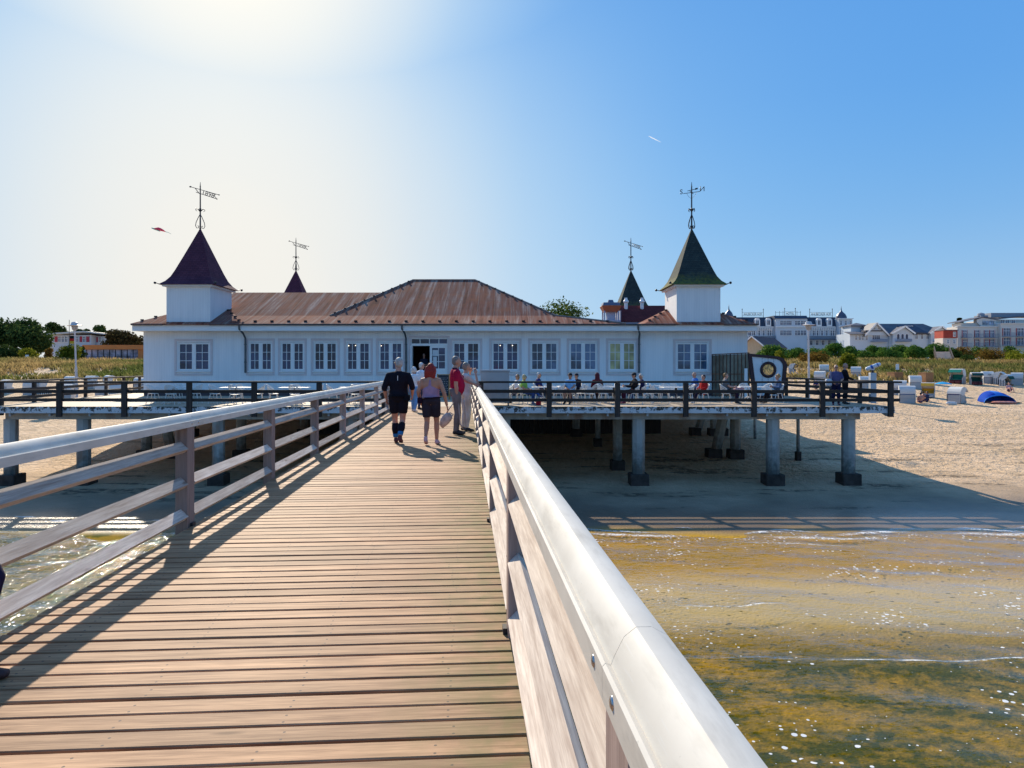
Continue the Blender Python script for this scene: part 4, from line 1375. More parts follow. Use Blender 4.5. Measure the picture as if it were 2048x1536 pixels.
    def sunglasses():
        mb = MB()
        for q in (-1, 1): hball(mb, q * .033, .088, .012, (.026, .012, .018))
        mb.tube([hp(-.078, .0, .014), hp(-.07, .075, .016), hp(0, .098, .016), hp(.07, .075, .016), hp(.078, .0, .014)], .006 * s, 5)
        mb.build('sunglasses', pm((.01, .01, .012), .2, .1, 3, spec=.6, name='dark_lens'), body, smooth=True)
    t['_'] = 0; del t['_']
    return t, J, dict(hp=hp, sunglasses=sunglasses, body=body, s=s)

def gp(px, Y): return (PX(px, Y), Y, 0)

# man in black walking away
t, J, X_ = person('grey-haired man in black shirt, shorts and knee socks walking away on the boardwalk', gp(797, 14.75), R(2), 1.80,
    dict(anL=(-.065, .10, .085), toL=(-.08, .28, .025), knL=(-.085, .10, .50), anR=(.055, -.20, .16), toR=(.07, -.05, .03), knR=(.085, .0, .49),
         elL=(-.28, -.06, 1.15), wrL=(-.26, .06, .92), elR=(.29, -.08, 1.17), wrR=(.27, .10, .99), shL=(-.20, -.01, 1.385), shR=(.20, -.01, 1.385)),
    sk=SK1, top=((.012, .011, .018), 1.02, 'shirt'), bottom=((.012, .011, .018), .66), shoes=(.10, .03, .04), hair=((.42, .40, .38), 'short'), w=1.16, belly=.05,
    socks=[('sock', (.012, .012, .02), .22, .80), ('sock_band', (.03, .18, .42), .74, .90)], look=.55)
X_['sunglasses']()
mb = MB(); mb.tube([V((-.20, -.02, .995)), V((-.10, -.165, 1.0)), V((.10, -.165, 1.0)), V((.21, -.0, 1.0)), V((.10, .19, 1.0)), V((-.10, .19, 1.0)), V((-.20, -.02, .995))], .022, 6)
mb.bbox(.13, -.16, .90, .25, -.02, 1.03, .015)
mb.build('waist_bag', cloth((.008, .008, .012)), t)
mb = MB(); mb.box(-.004, -.158, 1.33, .008, -.15, 1.43); mb.build('shirt_zip', pm((.75, .75, .75), .4, .05, 3, name='pale_strip'), t)
# red-haired woman walking away
t, J, X_ = person('red-haired woman in lilac vest top and dark shorts walking away beside the man in black', gp(862, 14.5), R(-3), 1.68,
    dict(anL=(-.08, -.20, .17), toL=(-.09, -.06, .03), knL=(-.085, -.01, .49), anR=(.115, .06, .085), toR=(.13, .24, .025), knR=(.11, .08, .50),
         elL=(-.27, -.05, 1.14), wrL=(-.25, .12, .93), elR=(.29, -.06, 1.13), wrR=(.35, -.02, .84), shL=(-.18, -.01, 1.385), shR=(.18, -.01, 1.385)),
    sk=SK2, top=((.34, .22, .34), 0, 'tank'), bottom=((.030, .026, .038), .72), shoes=(.55, .38, .42), hair=((.27, .022, .016), 'long'), w=1.14, belly=.02, look=-.15)
mb = MB(); z = .965
mb.tube([V((-.2, 0, z - .02)), V((-.11, -.155, z)), V((.11, -.155, z + .02)), V((.2, 0, z + .02)), V((.1, .16, z + .02)), V((-.1, .16, z)), V((-.2, 0, z - .02))], [(.012, .024)] * 7, 6, side=(0, 0, 1))
mb.bbox(-.27, -.10, .86, -.16, .02, .98, .015)
mb.build('belt_bag', cloth((.02, .008, .02)), t)
# man in red polo leaning at the rail
pg = gp(912, 16.7)
t, J, X_ = person('grey-haired man in red polo shirt and grey trousers standing with a hand on the rail', pg, R(-78), 1.86,
    dict(elR=(.20, -.03, 1.14), wrR=(.17, .0, .90), elL=(-.22, .24, 1.22), wrL=(-.20, .46, 1.12), handL=(-.18, .58, 1.06), anL=(-.10, .03, .085), toL=(-.13, .21, .025), knL=(-.10, .06, .49)),
    sk=SK1, top=((.40, .010, .045), .75, 'collar'), bottom=((.17, .15, .155), 2.0), shoes=(.02, .018, .02), hair=((.20, .17, .16), 'short'), w=1.12, belly=.07, look=0)
mb = MB(); mb.tube([V((.10, .10, 1.46)), V((0, .17, 1.32)), V((-.12, .16, 1.15)), V((-.19, .02, 1.02)), V((-.08, -.13, 1.12)), V((.10, -.10, 1.40)), V((.12, .02, 1.48))], [(.006, .022)] * 7, 6); mb.build('shoulder_strap', cloth((.42, .20, .22)), t)
# landing net carried in his hand
hx = V(pg) + Matrix.Rotation(R(-78), 3, 'Z') @ (J['wrR'] + V((.0, .03, -.08)))
nt_ = thing('landing_net', 'folded landing net with pale mesh bag held by the man in red', 'net', hx)
mb = MB(); end = V((PX(887, 16.6), 16.55, .42)); mb.tube([V((0, 0, .05)), end - hx], .012, 8); mb.build('handle', pm((.42, .36, .34), .4, .1, 4, name='pale_rod'), nt_)
rim = [end + V((-.02, 0, .02)), end + V((.06, .05, .10)), end + V((.17, .04, .11)), end + V((.24, 0, .06)), end + V((.14, -.05, .02)), end + V((-.02, 0, .02))]
mb = MB(); mb.tube([p - hx for p in rim], .012, 6); mb.build('rim', pm((.35, .33, .32), .4, .1, 4, name='net_rim'), nt_)
mb = MB(); e_ = end - hx
mb.tube([e_ + V((.15, 0, .08)), e_ + V((.10, 0, .0)), e_ + V((.02, .01, -.10)), e_ + V((-.02, .02, -.19)), e_ + V((-.01, .02, -.24))], [(.085, .045), (.115, .065), (.11, .07), (.08, .06), (.03, .03)], 14)
mb.build('net_bag', cloth((.50, .43, .40), .35), nt_, smooth=True)
mb = MB(); mb.tube([hx * 0, V((.02, 0, -.3)), V((.05, 0, -.62)), V((.13, -.01, -.75)), V((.18, 0, -.68)), V((.16, .02, -.3)), V((.13, .02, -.05))], .016, 6); mb.build('cord', cloth((.48, .42, .40)), nt_, smooth=True)
# companion half hidden behind him, arm raised
person('person in pale clothes with an arm raised to the face behind the man in red', gp(932, 17.6), R(-60), 1.72,
    dict(elL=(-.24, .20, 1.22), wrL=(-.10, .17, 1.50), elR=(.24, .22, 1.15), wrR=(.12, .22, 1.48)), sk=SK1, top=((.55, .50, .46), .7, 'shirt'), bottom=((.52, .49, .45), 2.0), hair=((.25, .2, .16), 'short'), fine=False)
# white-haired pair further on
person('white-haired person in white T-shirt and light blue trousers walking to the building', gp(828, 25.2), R(-18), 1.62,
    dict(anL=(-.10, .10, .085), toL=(-.12, .28, .025), knL=(-.1, .12, .49), anR=(.10, -.14, .10), toR=(.11, .03, .03)), top=((.78, .78, .80), .7, 'shirt'), bottom=((.16, .32, .55), 2.0), shoes=(.55, .52, .5), hair=((.66, .64, .62), 'bob'), w=1.1, fine=False)
person('white-haired man in pale shirt half hidden just ahead of the red-haired woman', gp(843, 26.5), R(-40), 1.78, None, top=((.70, .71, .78), .8, 'shirt'), bottom=((.05, .06, .12), 2.0), hair=((.58, .56, .55), 'short'), w=1.08, fine=False, look=-.5)
# person in the dark doorway
person('dark-clad person standing in the shadow of the open doorway', (PX(848, 40.1), 40.1, .62), PI, 1.78, dict(elL=(-.27, .05, 1.15), wrL=(-.08, .20, 1.12), wrR=(.26, .05, .92)), top=((.02, .025, .05), .8, 'shirt'), bottom=((.03, .03, .04), 2.0), hair=((.05, .03, .025), 'short'), fine=False)
# passer-by cut by the left edge of the picture
person('person in dark trousers and brown shoes partly in view beside the left railing', (-2.885, 3.46, 0), R(-80), 1.75,
    dict(anL=(-.08, .10, .085), toL=(-.09, .29, .025), knL=(-.08, .235, .52), anR=(.10, -.12, .10), toR=(.10, .05, .03), elR=(.24, -.06, 1.10), wrR=(.22, .18, .9)), top=((.02, .018, .05), 2.0, 'shirt'), bottom=((.014, .012, .04), 2.0), shoes=(.05, .025, .025), hair=((.10, .07, .05), 'short'))
# standing couple at the right end of the terrace
t, J, X_ = person('woman in patterned top and sunglasses standing at the terrace rail', gp(1672, 29.9), R(165), 1.70, dict(elL=(-.27, .03, 1.14), wrL=(-.14, .22, 1.02), elR=(.27, .03, 1.14), wrR=(.16, .20, 1.0)),
    sk=SK1, top=((.10, .09, .19), .9, 'shirt'), bottom=((.012, .014, .05), 2.0), shoes=(.16, .05, .06), hair=((.36, .31, .27), 'short'), w=1.2, belly=.04)
X_['sunglasses']()
o = thing('shoulder_bag', 'pale shoulder bag hanging beside the woman at the terrace rail', 'bag', (PX(1657, 29.8), 29.8, 0))
mb = MB(); mb.bbox(-.13, -.10, .80, .13, .10, 1.12, .05); mb.build('bag_body', cloth((.55, .56, .6)), o)
mb = MB(); mb.tube([V((-.09, 0, 1.10)), V((.02, 0, 1.35)), V((.10, .02, 1.46)), V((.12, .02, 1.10))], .012, 6); mb.build('strap', cloth((.4, .42, .5)), o)
person('short-haired man in black jacket standing behind the woman at the terrace rail', gp(1690, 30.6), R(-100), 1.78, dict(elR=(.26, .05, 1.14), wrR=(.22, .28, 1.05), elL=(-.24, .05, 1.14)), sk=SK1, top=((.012, .012, .016), 1.95, 'shirt'), bottom=((.014, .014, .018), 2.0), hair=((.22, .21, .20), 'bald'), w=1.1)

# ------------------------------------------------------------------ terrace furniture
M_chair = pm((.74, .73, .70), .45, .06, 6, name='white_cast_metal')
M_table = pm((.72, .71, .68), .45, .06, 6, name='white_tabletop')
def make_chair():
    t = thing('garden_chair', 'x', 'chair', (0, 0, 0), 0, 'white lattice garden chairs on the terrace')
    mb = MB(); mb.lathe([(.20, .43), (.215, .44), (.215, .455), (.20, .46)], 14)
    mb.build('seat', M_chair, t)
    mb = MB()
    arc = [PI * (.02 + .96 * k / 12) for k in range(13)]
    def bp_(a, z): r = .215 + (z - .45) * .16; return V((r * math.cos(a), -r * math.sin(a) * 1.02, z))
    top_ = lambda a: .66 + .20 * math.sin(a) ** 1.5
    mb.tube([bp_(a, top_(a)) for a in arc], .019, 6); mb.tube([bp_(a, .475) for a in arc], .013, 5)
    for k in range(13):
        a = arc[k]
        mb.tube([bp_(a, .475), bp_(a, top_(a))], .0125, 4, cap=False)
        if k < 12:
            b = arc[k + 1]
            mb.tube([bp_(a, .475), bp_(b, (top_(b) + .475) / 2), bp_(a, top_(a))], .0125, 4, cap=False)
    mb.build('backrest', M_chair, t)
    for x in (-1, 1):
        for y in (-1, 1):
            mb = MB(); mb.tube([V((x * .15, y * .14, .44)), V((x * .19, y * .18, .2)), V((x * .22, y * .21, 0))], [.020, .016, .014], 6); mb.build('leg', M_chair, t)
    return t
def make_table():
    t = thing('garden_table', 'x', 'table', (0, 0, 0), 0, 'white garden tables on the terrace')
    mb = MB(); mb.bbox(-.62, -.38, .705, .62, .38, .735, .008); mb.build('tabletop', M_table, t)
    mb = MB(); mb.lathe([(.05, .1), (.03, .2), (.035, .5), (.06, .704)], 10); mb.build('column', M_iron, t)
    for sx in (-1, 1):
        for sy in (-1, 1):
            mb = MB(); mb.tube([V((0, 0, .22)), V((sx * .14, sy * .10, .30)), V((sx * .28, sy * .19, .18)), V((sx * .36, sy * .24, .03)), V((sx * .42, sy * .28, .015))], [.016] * 5, 6); mb.build('foot', M_chair, t)
    return t
chair0, table0 = make_chair(), make_table()
first_c, first_t = [True], [True]
def place_table(label, x, y, rz=0):
    if first_t[0]:
        first_t[0] = False; o = table0; o['label'] = label; o.location = (x, y, 0); o.rotation_euler = (0, 0, rz); return o
    return dup(table0, label, (x, y, 0), rz)
def place_chair(label, x, y, rz):
    if first_c[0]:
        first_c[0] = False; o = chair0; o['label'] = label; o.location = (x, y, 0); o.rotation_euler = (0, 0, rz); return o
    return dup(chair0, label, (x, y, 0), rz)
LT = [(347, 31.0, 'leftmost left-terrace table'), (472, 30.6, 'second left-terrace table from the left'), (589, 30.6, 'third left-terrace table from the left'), (708, 30.9, 'left-terrace table nearest the walkway')]
for px_, y, nm in LT:
    x = PX(px_, y)
    place_table('white garden table, ' + nm, x, y, R(3))
    place_chair('empty white chair at the left end of the ' + nm, x - .95, y + .1, R(-90) + random.uniform(-.3, .3))
    place_chair('empty white chair at the right end of the ' + nm, x + .95, y + .05, R(90) + random.uniform(-.3, .3))
    place_chair('empty white chair, wall side of the ' + nm, x - .2, y + .75, R(180) + random.uniform(-.3, .3))
    place_chair('empty white chair, rail side of the ' + nm, x + .25, y - .72, random.uniform(-.3, .3))
# seats of the guests on the right terrace: (photo x, depth, facing, person or None, label)
def sit(px_, y, rz, clabel, **kw):
    x = PX(px_, y)
    place_chair(clabel, x, y, rz)
    lab = kw.pop('label')
    kw['w'] = kw.get('w', 1.04) * 1.1
    return person(lab, (x, y, 0), rz, base=SIT, fine=False, **kw)
for px_, y, nm, rz in ((1092, 31.2, 'table between the lime-shirted woman and the man in navy', .05), (1142, 32.6, 'table in front of the man in the black cap', .1), (1228, 31.4, 'table left of the man in the dark jacket and cap', -.05), (1352, 31.0, 'empty table left of the woman in red', .02), (1503, 31.4, 'table between the man in grey and the curly-haired woman', 0), (1300, 33.6, 'bare table set back by the wall under the yellow window', .1)):
    place_table('white garden table, ' + nm, PX(px_, y), y, rz)
t, J, X_ = sit(1034, 31.6, R(125), 'white lattice chair under the woman with sunglasses by the grey cabinet', label='dark-blonde woman in white top and sunglasses seated by the grey cabinet', H=1.7, sk=SK1, top=((.70, .70, .70), .6, 'shirt'), bottom=((.14, .16, .25), 1.9), hair=((.20, .12, .06), 'bob'), pose=dict(elL=(-.26, .02, .74), wrL=(-.18, .30, .62)))
X_['sunglasses']()
t, J, X_ = sit(1050, 30.6, R(-112), 'white lattice chair under the woman in lime green', label='blonde woman in lime green top and blue jeans sitting cross-legged at the rail', H=1.7, sk=SK1, top=((.32, .55, .10), .7, 'shirt'), bottom=((.04, .08, .22), 1.95), shoes=(.10, .12, .22), hair=((.60, .42, .20), 'bob'), w=1.08, look=.9, pose=dict(knL=(-.06, .46, .60), anL=(.10, .72, .38), toL=(.13, .88, .36), wrL=(-.05, .26, .66)))
X_['sunglasses']()
bg_ = thing('red_bag', 'small red bag standing on the deck at the feet of the woman in lime', 'bag', (PX(1077, 29.6), 29.6, 0))
mb = MB(); mb.bbox(-.11, -.07, .0, .11, .07, .22, .03); mb.build('bag_body', cloth((.45, .02, .04)), bg_)
mb = MB(); mb.tube([V((-.06, 0, .21)), V((-.03, 0, .30)), V((.03, 0, .30)), V((.06, 0, .21))], .01, 6); mb.build('bag_handle', cloth((.35, .02, .03)), bg_)
sit(1079, 32.6, R(-95), 'white lattice chair under the grey-haired man in navy', label='grey-haired man in navy polo shirt sitting at the table facing right', H=1.8, sk=SK2, top=((.015, .025, .12), .8, 'shirt'), bottom=((.10, .10, .12), 2.0), hair=((.50, .48, .46), 'short'), w=1.1, belly=.05)
sit(1140, 30.9, R(160), 'white lattice chair under the man in light blue T-shirt', label='man in black cap and light blue T-shirt sitting with bare knees towards the rail', H=1.78, sk=SK2, top=((.32, .55, .78), .7, 'shirt'), bottom=((.55, .57, .62), .8), shoes=(.015, .015, .02), hair=((.012, .012, .016), 'cap'), w=1.05, look=-.4, pose=dict(knL=(-.13, .44, .60), knR=(.12, .44, .60), elL=(-.22, .1, .76), wrL=(-.06, .3, .64), wrR=(.06, .3, .66)))
sit(1152, 32.4, R(130), 'white lattice chair under the person in dark cap and top', label='person in dark cap and black top seated behind the man in light blue', H=1.75, sk=SK2, top=((.012, .014, .03), 1.9, 'shirt'), bottom=((.02, .02, .04), 2.0), hair=((.015, .015, .025), 'cap'))
sit(1194, 32.2, R(10), 'white lattice chair under the person in the maroon hood', label='person with raised maroon hood sitting with their back to the rail', H=1.75, sk=SK2, top=((.10, .012, .02), 1.95, 'hood'), bottom=((.02, .018, .03), 2.0), hair=((.085, .012, .02), 'hood'))
t, J, X_ = sit(1267, 31.2, R(95), 'white lattice chair under the man in cap and dark jacket', label='man in dark cap and black jacket sitting at the rail facing left', H=1.8, sk=SK2, top=((.015, .012, .015), 1.95, 'shirt'), bottom=((.06, .012, .03), 1.95), shoes=(.25, .03, .06), hair=((.02, .018, .022), 'cap'), w=1.08, pose=dict(elL=(-.24, .12, .74), wrL=(-.12, .38, .74), elR=(.24, .12, .74), wrR=(.10, .38, .76)))
X_['sunglasses']()
sit(1281, 32.2, R(90), 'white lattice chair under the silver-haired person in navy jacket', label='silver-haired person in navy jacket with white stripes sitting next to the man in cap', H=1.72, sk=SK2, top=((.012, .018, .07), 1.95, 'shirt'), bottom=((.03, .05, .14), 1.95), hair=((.55, .50, .44), 'short'), pose=dict(elL=(-.24, .12, .74), wrL=(-.05, .30, .88)))
sit(1388, 33.6, R(100), 'white lattice chair under the bald man in blue', label='bald man in blue T-shirt seated behind the woman in red', H=1.8, sk=SK1, top=((.04, .16, .50), .7, 'shirt'), bottom=((.03, .04, .09), 2.0), hair=((.30, .26, .24), 'bald'))
sit(1406, 31.2, R(112), 'white lattice chair under the woman in red', label='dark-haired woman in red top sitting at the rail below the right window', H=1.68, sk=SK1, top=((.50, .02, .02), 1.95, 'shirt'), bottom=((.015, .015, .04), 2.0), shoes=(.5, .5, .52), hair=((.05, .02, .018), 'short'), pose=dict(knL=(-.10, .42, .58), anL=(-.1, .5, .18), toL=(-.1, .66, .14)))
sit(1453, 31.2, R(-100), 'white lattice chair under the man in grey T-shirt', label='fair-haired man in grey T-shirt sitting with folded pale jacket on his lap', H=1.78, sk=SK3, top=((.12, .14, .16), .7, 'shirt'), bottom=((.02, .014, .035), 2.0), hair=((.28, .15, .06), 'short'), w=1.05, pose=dict(elL=(-.23, .08, .74), wrL=(-.08, .34, .72), elR=(.23, .1, .74), wrR=(.06, .36, .72)))
jk = thing('folded_jacket', 'pale pink folded jacket on the lap of the man in grey', 'jacket', (PX(1474, 31.3), 31.15, .62))
mb = MB(); mb.ball((0, 0, 0), (.26, .18, .075), 14, 8, .10); mb.ball((.12, .02, .06), (.15, .12, .05), 12, 7, .12); mb.build('folded_cloth', cloth((.62, .40, .42)), jk, smooth=True)
mb = MB(); mb.tube([(-.22, -.10, -.01), (-.1, -.16, .05), (.1, -.15, .09), (.23, -.05, .08)], .03, 8); mb.build('sleeve', cloth((.58, .36, .38)), jk, smooth=True)
sit(1554, 31.2, R(98), 'white lattice chair under the curly-haired woman', label='woman with curly blonde hair and denim jacket sitting in front of the porthole', H=1.7, sk=SK1, top=((.10, .15, .25), 1.9, 'shirt'), bottom=((.015, .012, .015), 1.9), shoes=(.16, .10, .06), hair=((.42, .25, .11), 'curly'), pose=dict(anL=(-.10, .58, .12), anR=(.08, .60, .14), toL=(-.10, .74, .05), toR=(.08, .78, .06), wrL=(-.06, .24, .76), wrR=(.1, .22, .78)))
for px_, y, rz, lb in ((1014, 31.0, R(100), 'empty white lattice chair beside the grey cabinet'), (1100, 31.9, R(180), 'empty white lattice chair behind the table next to the man in navy'), (1117, 31.0, R(70), 'empty white lattice chair right of the lime-shirted woman'),
        (1163, 31.2, R(80), 'empty white lattice chair right of the man in light blue'), (1180, 30.6, R(-60), 'empty pale chair turned left of the maroon-hooded person'), (1207, 30.9, R(-80), 'empty white lattice chair just right of the maroon-hooded person'), (1219, 32.2, R(180), 'empty white lattice chair on the wall side near the maroon-hooded person'),
        (1296, 30.7, R(70), 'empty white lattice chair right of the silver-haired person'), (1312, 31.4, R(-90), 'empty chair with sunlit back left of the empty table'), (1330, 32.0, R(180), 'empty white lattice chair on the wall side of the empty table'), (1376, 30.9, R(90), 'empty white lattice chair at the right end of the empty table'), (1345, 32.6, R(160), 'empty white lattice chair far behind the empty table'),
        (1490, 32.4, R(180), 'empty white lattice chair behind the table by the porthole'), (1532, 32.2, R(120), 'empty white lattice chair half hidden left of the curly-haired woman'), (1262, 33.8, R(150), 'empty white lattice chair in shade behind the man in cap'), (1240, 33.4, R(200), 'empty white lattice chair in shade under the yellow window')):
    place_chair(lb, PX(px_, y), y, rz)
for px_, y, c, lb in ((1090, 31.1, (.75, .72, .68), 'white cup on the table before the man in navy'), (1232, 31.3, (.55, .30, .05), 'glass of amber drink on the table before the man in cap'), (1508, 31.3, (.7, .7, .7), 'white cup on the table by the curly-haired woman')):
    o = thing('cup', lb, 'cup', (PX(px_, y), y, .736))
    mb = MB(); mb.lathe([(.028, 0), (.04, .05), (.042, .11)], 12); mb.build('cup_body', pm(c, .2, .05, 5, name='cup_glaze'), o, smooth=True)
    mb = MB(); mb.tube([(.04, 0, .02), (.065, 0, .035), (.065, 0, .075), (.04, 0, .09)], .007, 6); mb.build('cup_handle', pm(c, .2, .05, 5), o)
# grey cabinet at the rail
cb = thing('cabinet', 'silver-grey metal cabinet behind the terrace rail beside the walkway end', 'cabinet', (PX(990, 29.3), 29.6, 0))
M_grey = pm((.40, .40, .41), .45, .08, 3, .05, 20, metal=.3, name='grey_metal')
mb = MB(); mb.bbox(-.60, -.33, .12, .60, .33, 1.42, .01); mb.build('cabinet_body', M_grey, cb)
mb = MB(); mb.bbox(-.63, -.36, 1.425, .63, .36, 1.50, .01); mb.build('lid', M_grey, cb)
mb = MB(); mb.box(-.55, -.345, .2, .55, -.331, 1.02); mb.build('front_panel', pm((.46, .46, .47), .4, .08, 3, metal=.3), cb)
for x in (-.55, .55):
    mb = MB(); mb.box(x - .03, -.30, .003, x + .03, -.24, .119); mb.build('leg', M_iron, cb)
# chalkboard
ck = thing('chalkboard', 'standing menu chalkboard in a yellow timber frame before the entrance', 'chalkboard', (PX(886, 34.8), 34.8, 0))
mb = MB(); W2, H2 = .30, 1.28
for x in (-W2, W2): mb.beam((x, 0, 0), (x, .22, H2), .05, .04)
mb.beam((-W2, .215, H2 - .03), (W2, .215, H2 - .03), .05, .03, up=(0, 0, 1)); mb.beam((-W2 + .026, .03, .16), (W2 - .026, .03, .16), .035, .05)
for x in (-W2, W2): mb.beam((x, .52, 0), (x, .24, H2 - .02), .04, .035)
mb.build('frame', pm((.42, .24, .07), .6, .15, 4, name='yellow_timber'), ck)
mb = MB(); mb.hexa([V((-W2 + .027, .035, .19)), V((W2 - .027, .035, .19)), V((W2 - .027, .045, .19)), V((-W2 + .027, .045, .19)), V((-W2 + .027, .205, H2 - .05)), V((W2 - .027, .205, H2 - .05)), V((W2 - .027, .215, H2 - .05)), V((-W2 + .027, .215, H2 - .05))])
mb.mi = 1
for k in range(9):
    z = .36 + k * .088; y = .032 + .17 * (z - .19) / (H2 - .24); x = -.22
    while x < .2:
        ln_ = random.uniform(.02, .07); mb.box(x, y - .004, z, x + ln_, y - .001, z + .022); x += ln_ + random.uniform(.015, .05)
mb.build('board', [pm((.03, .035, .045), .8, .2, 6, name='slate_board'), pm((.35, .36, .38), .9, .3, 30, name='chalk')], ck)
# socket post
sp = thing('socket_post', 'short white power post with two dark sockets near the walkway end', 'post', (PX(934.5, 34), 34, 0))
mb = MB(); mb.bbox(-.09, -.06, 0, .09, .06, .50, .01); mb.build('post_body', M_trim, sp)
for z in (.28, .40):
    mb = MB(); mb.tube([V((0, -.061, z)), V((0, -.075, z))], .035, 10); mb.build('socket', M_iron, sp)
# wind shelter with porthole
ws = thing('wind_shelter', 'glazed wind shelter ending in a white panel with a round dark porthole', 'wind shelter', (PX(1500, 36.8), 36.8, 0))
M_brown = pm((.045, .018, .022), .5, .2, 4, name='dark_brown_paint')
Yw = 36.6
def wp(px_, py_): return V((PX(px_, Yw), Yw, PZ(py_, Yw)))
out = [wp(1497, 707), wp(1530, 710)] + [wp(1557, 713), wp(1567, 717), wp(1573, 724), wp(1574.5, 733)] + [wp(1571, 765), wp(1567, 796), wp(1507, 796)]
inn = [wp(1504, 713), wp(1530, 715.5)] + [wp(1553, 718), wp(1561, 721), wp(1565.5, 727), wp(1566.5, 734)] + [wp(1563.5, 765), wp(1559, 791), wp(1514, 791)]
mb = MB(); n = len(out); dY = V((0, .16, 0))
for i in range(n):
    j = (i + 1) % n
    mb.hexa([out[i], out[j], out[j] + dY, out[i] + dY, inn[i], inn[j], inn[j] + dY, inn[i] + dY])
mb.build('frame', M_brown, ws, True)
# white panel with a real round hole
hc = wp(1537, 739.5); hr_ = 12.5 * Yw / F; K = 48
pv = []; 
def ray_out(a):
    d = V((math.cos(a), 0, math.sin(a))); best = 9
    for i in range(n):
        p, q_ = inn[i], inn[(i + 1) % n]; e = q_ - p; dn = d.x * e.z - d.z * e.x
        if abs(dn) < 1e-9: continue
        r_ = p - hc; tt = (r_.x * e.z - r_.z * e.x) / dn; uu = (r_.x * d.z - r_.z * d.x) / dn
        if tt > 0 and -1e-6 <= uu <= 1.000001: best = min(best, tt)
    return hc + d * best
mb = MB(); dy0, dy1 = V((0, .05, 0)), V((0, .10, 0))
for k in range(K):
    a, b = 2 * PI * k / K, 2 * PI * (k + 1) / K
    ia, ib = hc + V((math.cos(a), 0, math.sin(a))) * hr_, hc + V((math.cos(b), 0, math.sin(b))) * hr_
    mb.hexa([ia + dy0, ib + dy0, ib + dy1, ia + dy1, ray_out(a) + dy0, ray_out(b) + dy0, ray_out(b) + dy1, ray_out(a) + dy1])
mb.build('white_panel', pm((.72, .73, .75), .5, .06, 3, name='white_panel'), ws, True)
mb = MB()
ring = [hc + V((math.cos(2 * PI * k / K) * (hr_ + .03), .03, math.sin(2 * PI * k / K) * (hr_ + .03))) for k in range(K + 1)]
mb.tube(ring, [(.075, .05)] * (K + 1), 8, side=(1, 0, 0), cap=False); mb.build('porthole_ring', M_brown, ws, True, smooth=True)
gm_ = NT('clear_pane'); 
tr = gm_.n('ShaderNodeBsdfTransparent'); tr.inputs[0].default_value = (.86, .88, .84, 1); gl = gm_.n('ShaderNodeBsdfGlossy'); gl.inputs['Roughness'].default_value = .03
fr = gm_.n('ShaderNodeFresnel'); fr.inputs['IOR'].default_value = 1.5; mx = gm_.n('ShaderNodeMixShader'); gm_.l(fr.outputs[0], mx.inputs[0]); gm_.l(tr.outputs[0], mx.inputs[1]); gm_.l(gl.outputs[0], mx.inputs[2]); gm_.l(mx.outputs[0], gm_.out.inputs['Surface'])
mb = MB(); mb.prism([hc + V((math.cos(2 * PI * k / K) * (hr_ - .003), .06, math.sin(2 * PI * k / K) * (hr_ - .003))) for k in range(K)], (0, .012, 0)); mb.build('porthole_pane', gm_.mat, ws, True)
mb = MB()
for xx in (1525, 1537, 1548):
    for yy in list(range(717, 728, 3)) + list(range(753, 790, 3)):
        mb.ball(wp(xx, yy) + V((0, .047, 0)), .018, 6, 4)
mb.build('panel_rivets', M_brown, ws, True)
g0, g1 = V((PX(1424, 38.6), 38.6, 0)), V((PX(1498, 36.75), 36.75, 0))
def gpnt(f, z): return g0.lerp(g1, f) + V((0, 0, z))
M_rust = pm((.16, .075, .04), .7, .3, 5, name='rusty_bar')
def topz(f): return 2.27 + .05 * f
for f0, f1 in ((0, .495), (.505, 1)):
    lean = V((-.0, 0, 0))
    mb = MB(); mb.hexa([gpnt(f0, .12), gpnt(f1, .12), gpnt(f1, .12) + V((0, .02, 0)), gpnt(f0, .12) + V((0, .02, 0)), gpnt(f0, topz(f0)), gpnt(f1, topz(f1)), gpnt(f1, topz(f1)) + V((0, .02, 0)), gpnt(f0, topz(f0)) + V((0, .02, 0))])
    mb.build('pane', glassmat('grimy_pane', (.17, .17, .13), .2), ws, True)
for k in range(11):
    f = k / 10; mb = MB(); d = V((0, -.03, 0)); ww = .05 if k in (0, 5, 10) else .028
    mb.beam(gpnt(f, .004) + d, gpnt(f, topz(f) + .02) + d, ww, .035); mb.build('bar', M_rust if k not in (0, 5) else M_brown, ws, True)
mb = MB()
for z in (.10, 1.25): mb.beam(gpnt(0, z) + V((0, -.055, 0)), gpnt(1, z) + V((0, -.055, 0)), .02, .05)
mb.beam(gpnt(0, topz(0) + .045), gpnt(1, topz(1) + .045), .07, .05)
mb.build('crossbar', M_rust, ws, True)
mb = MB(); mb.bbox(PX(1488, 36.4), 36.3, .05, PX(1494, 36.4), 36.36, 1.55, .01); mb.build('side_board', M_trim, ws, True)
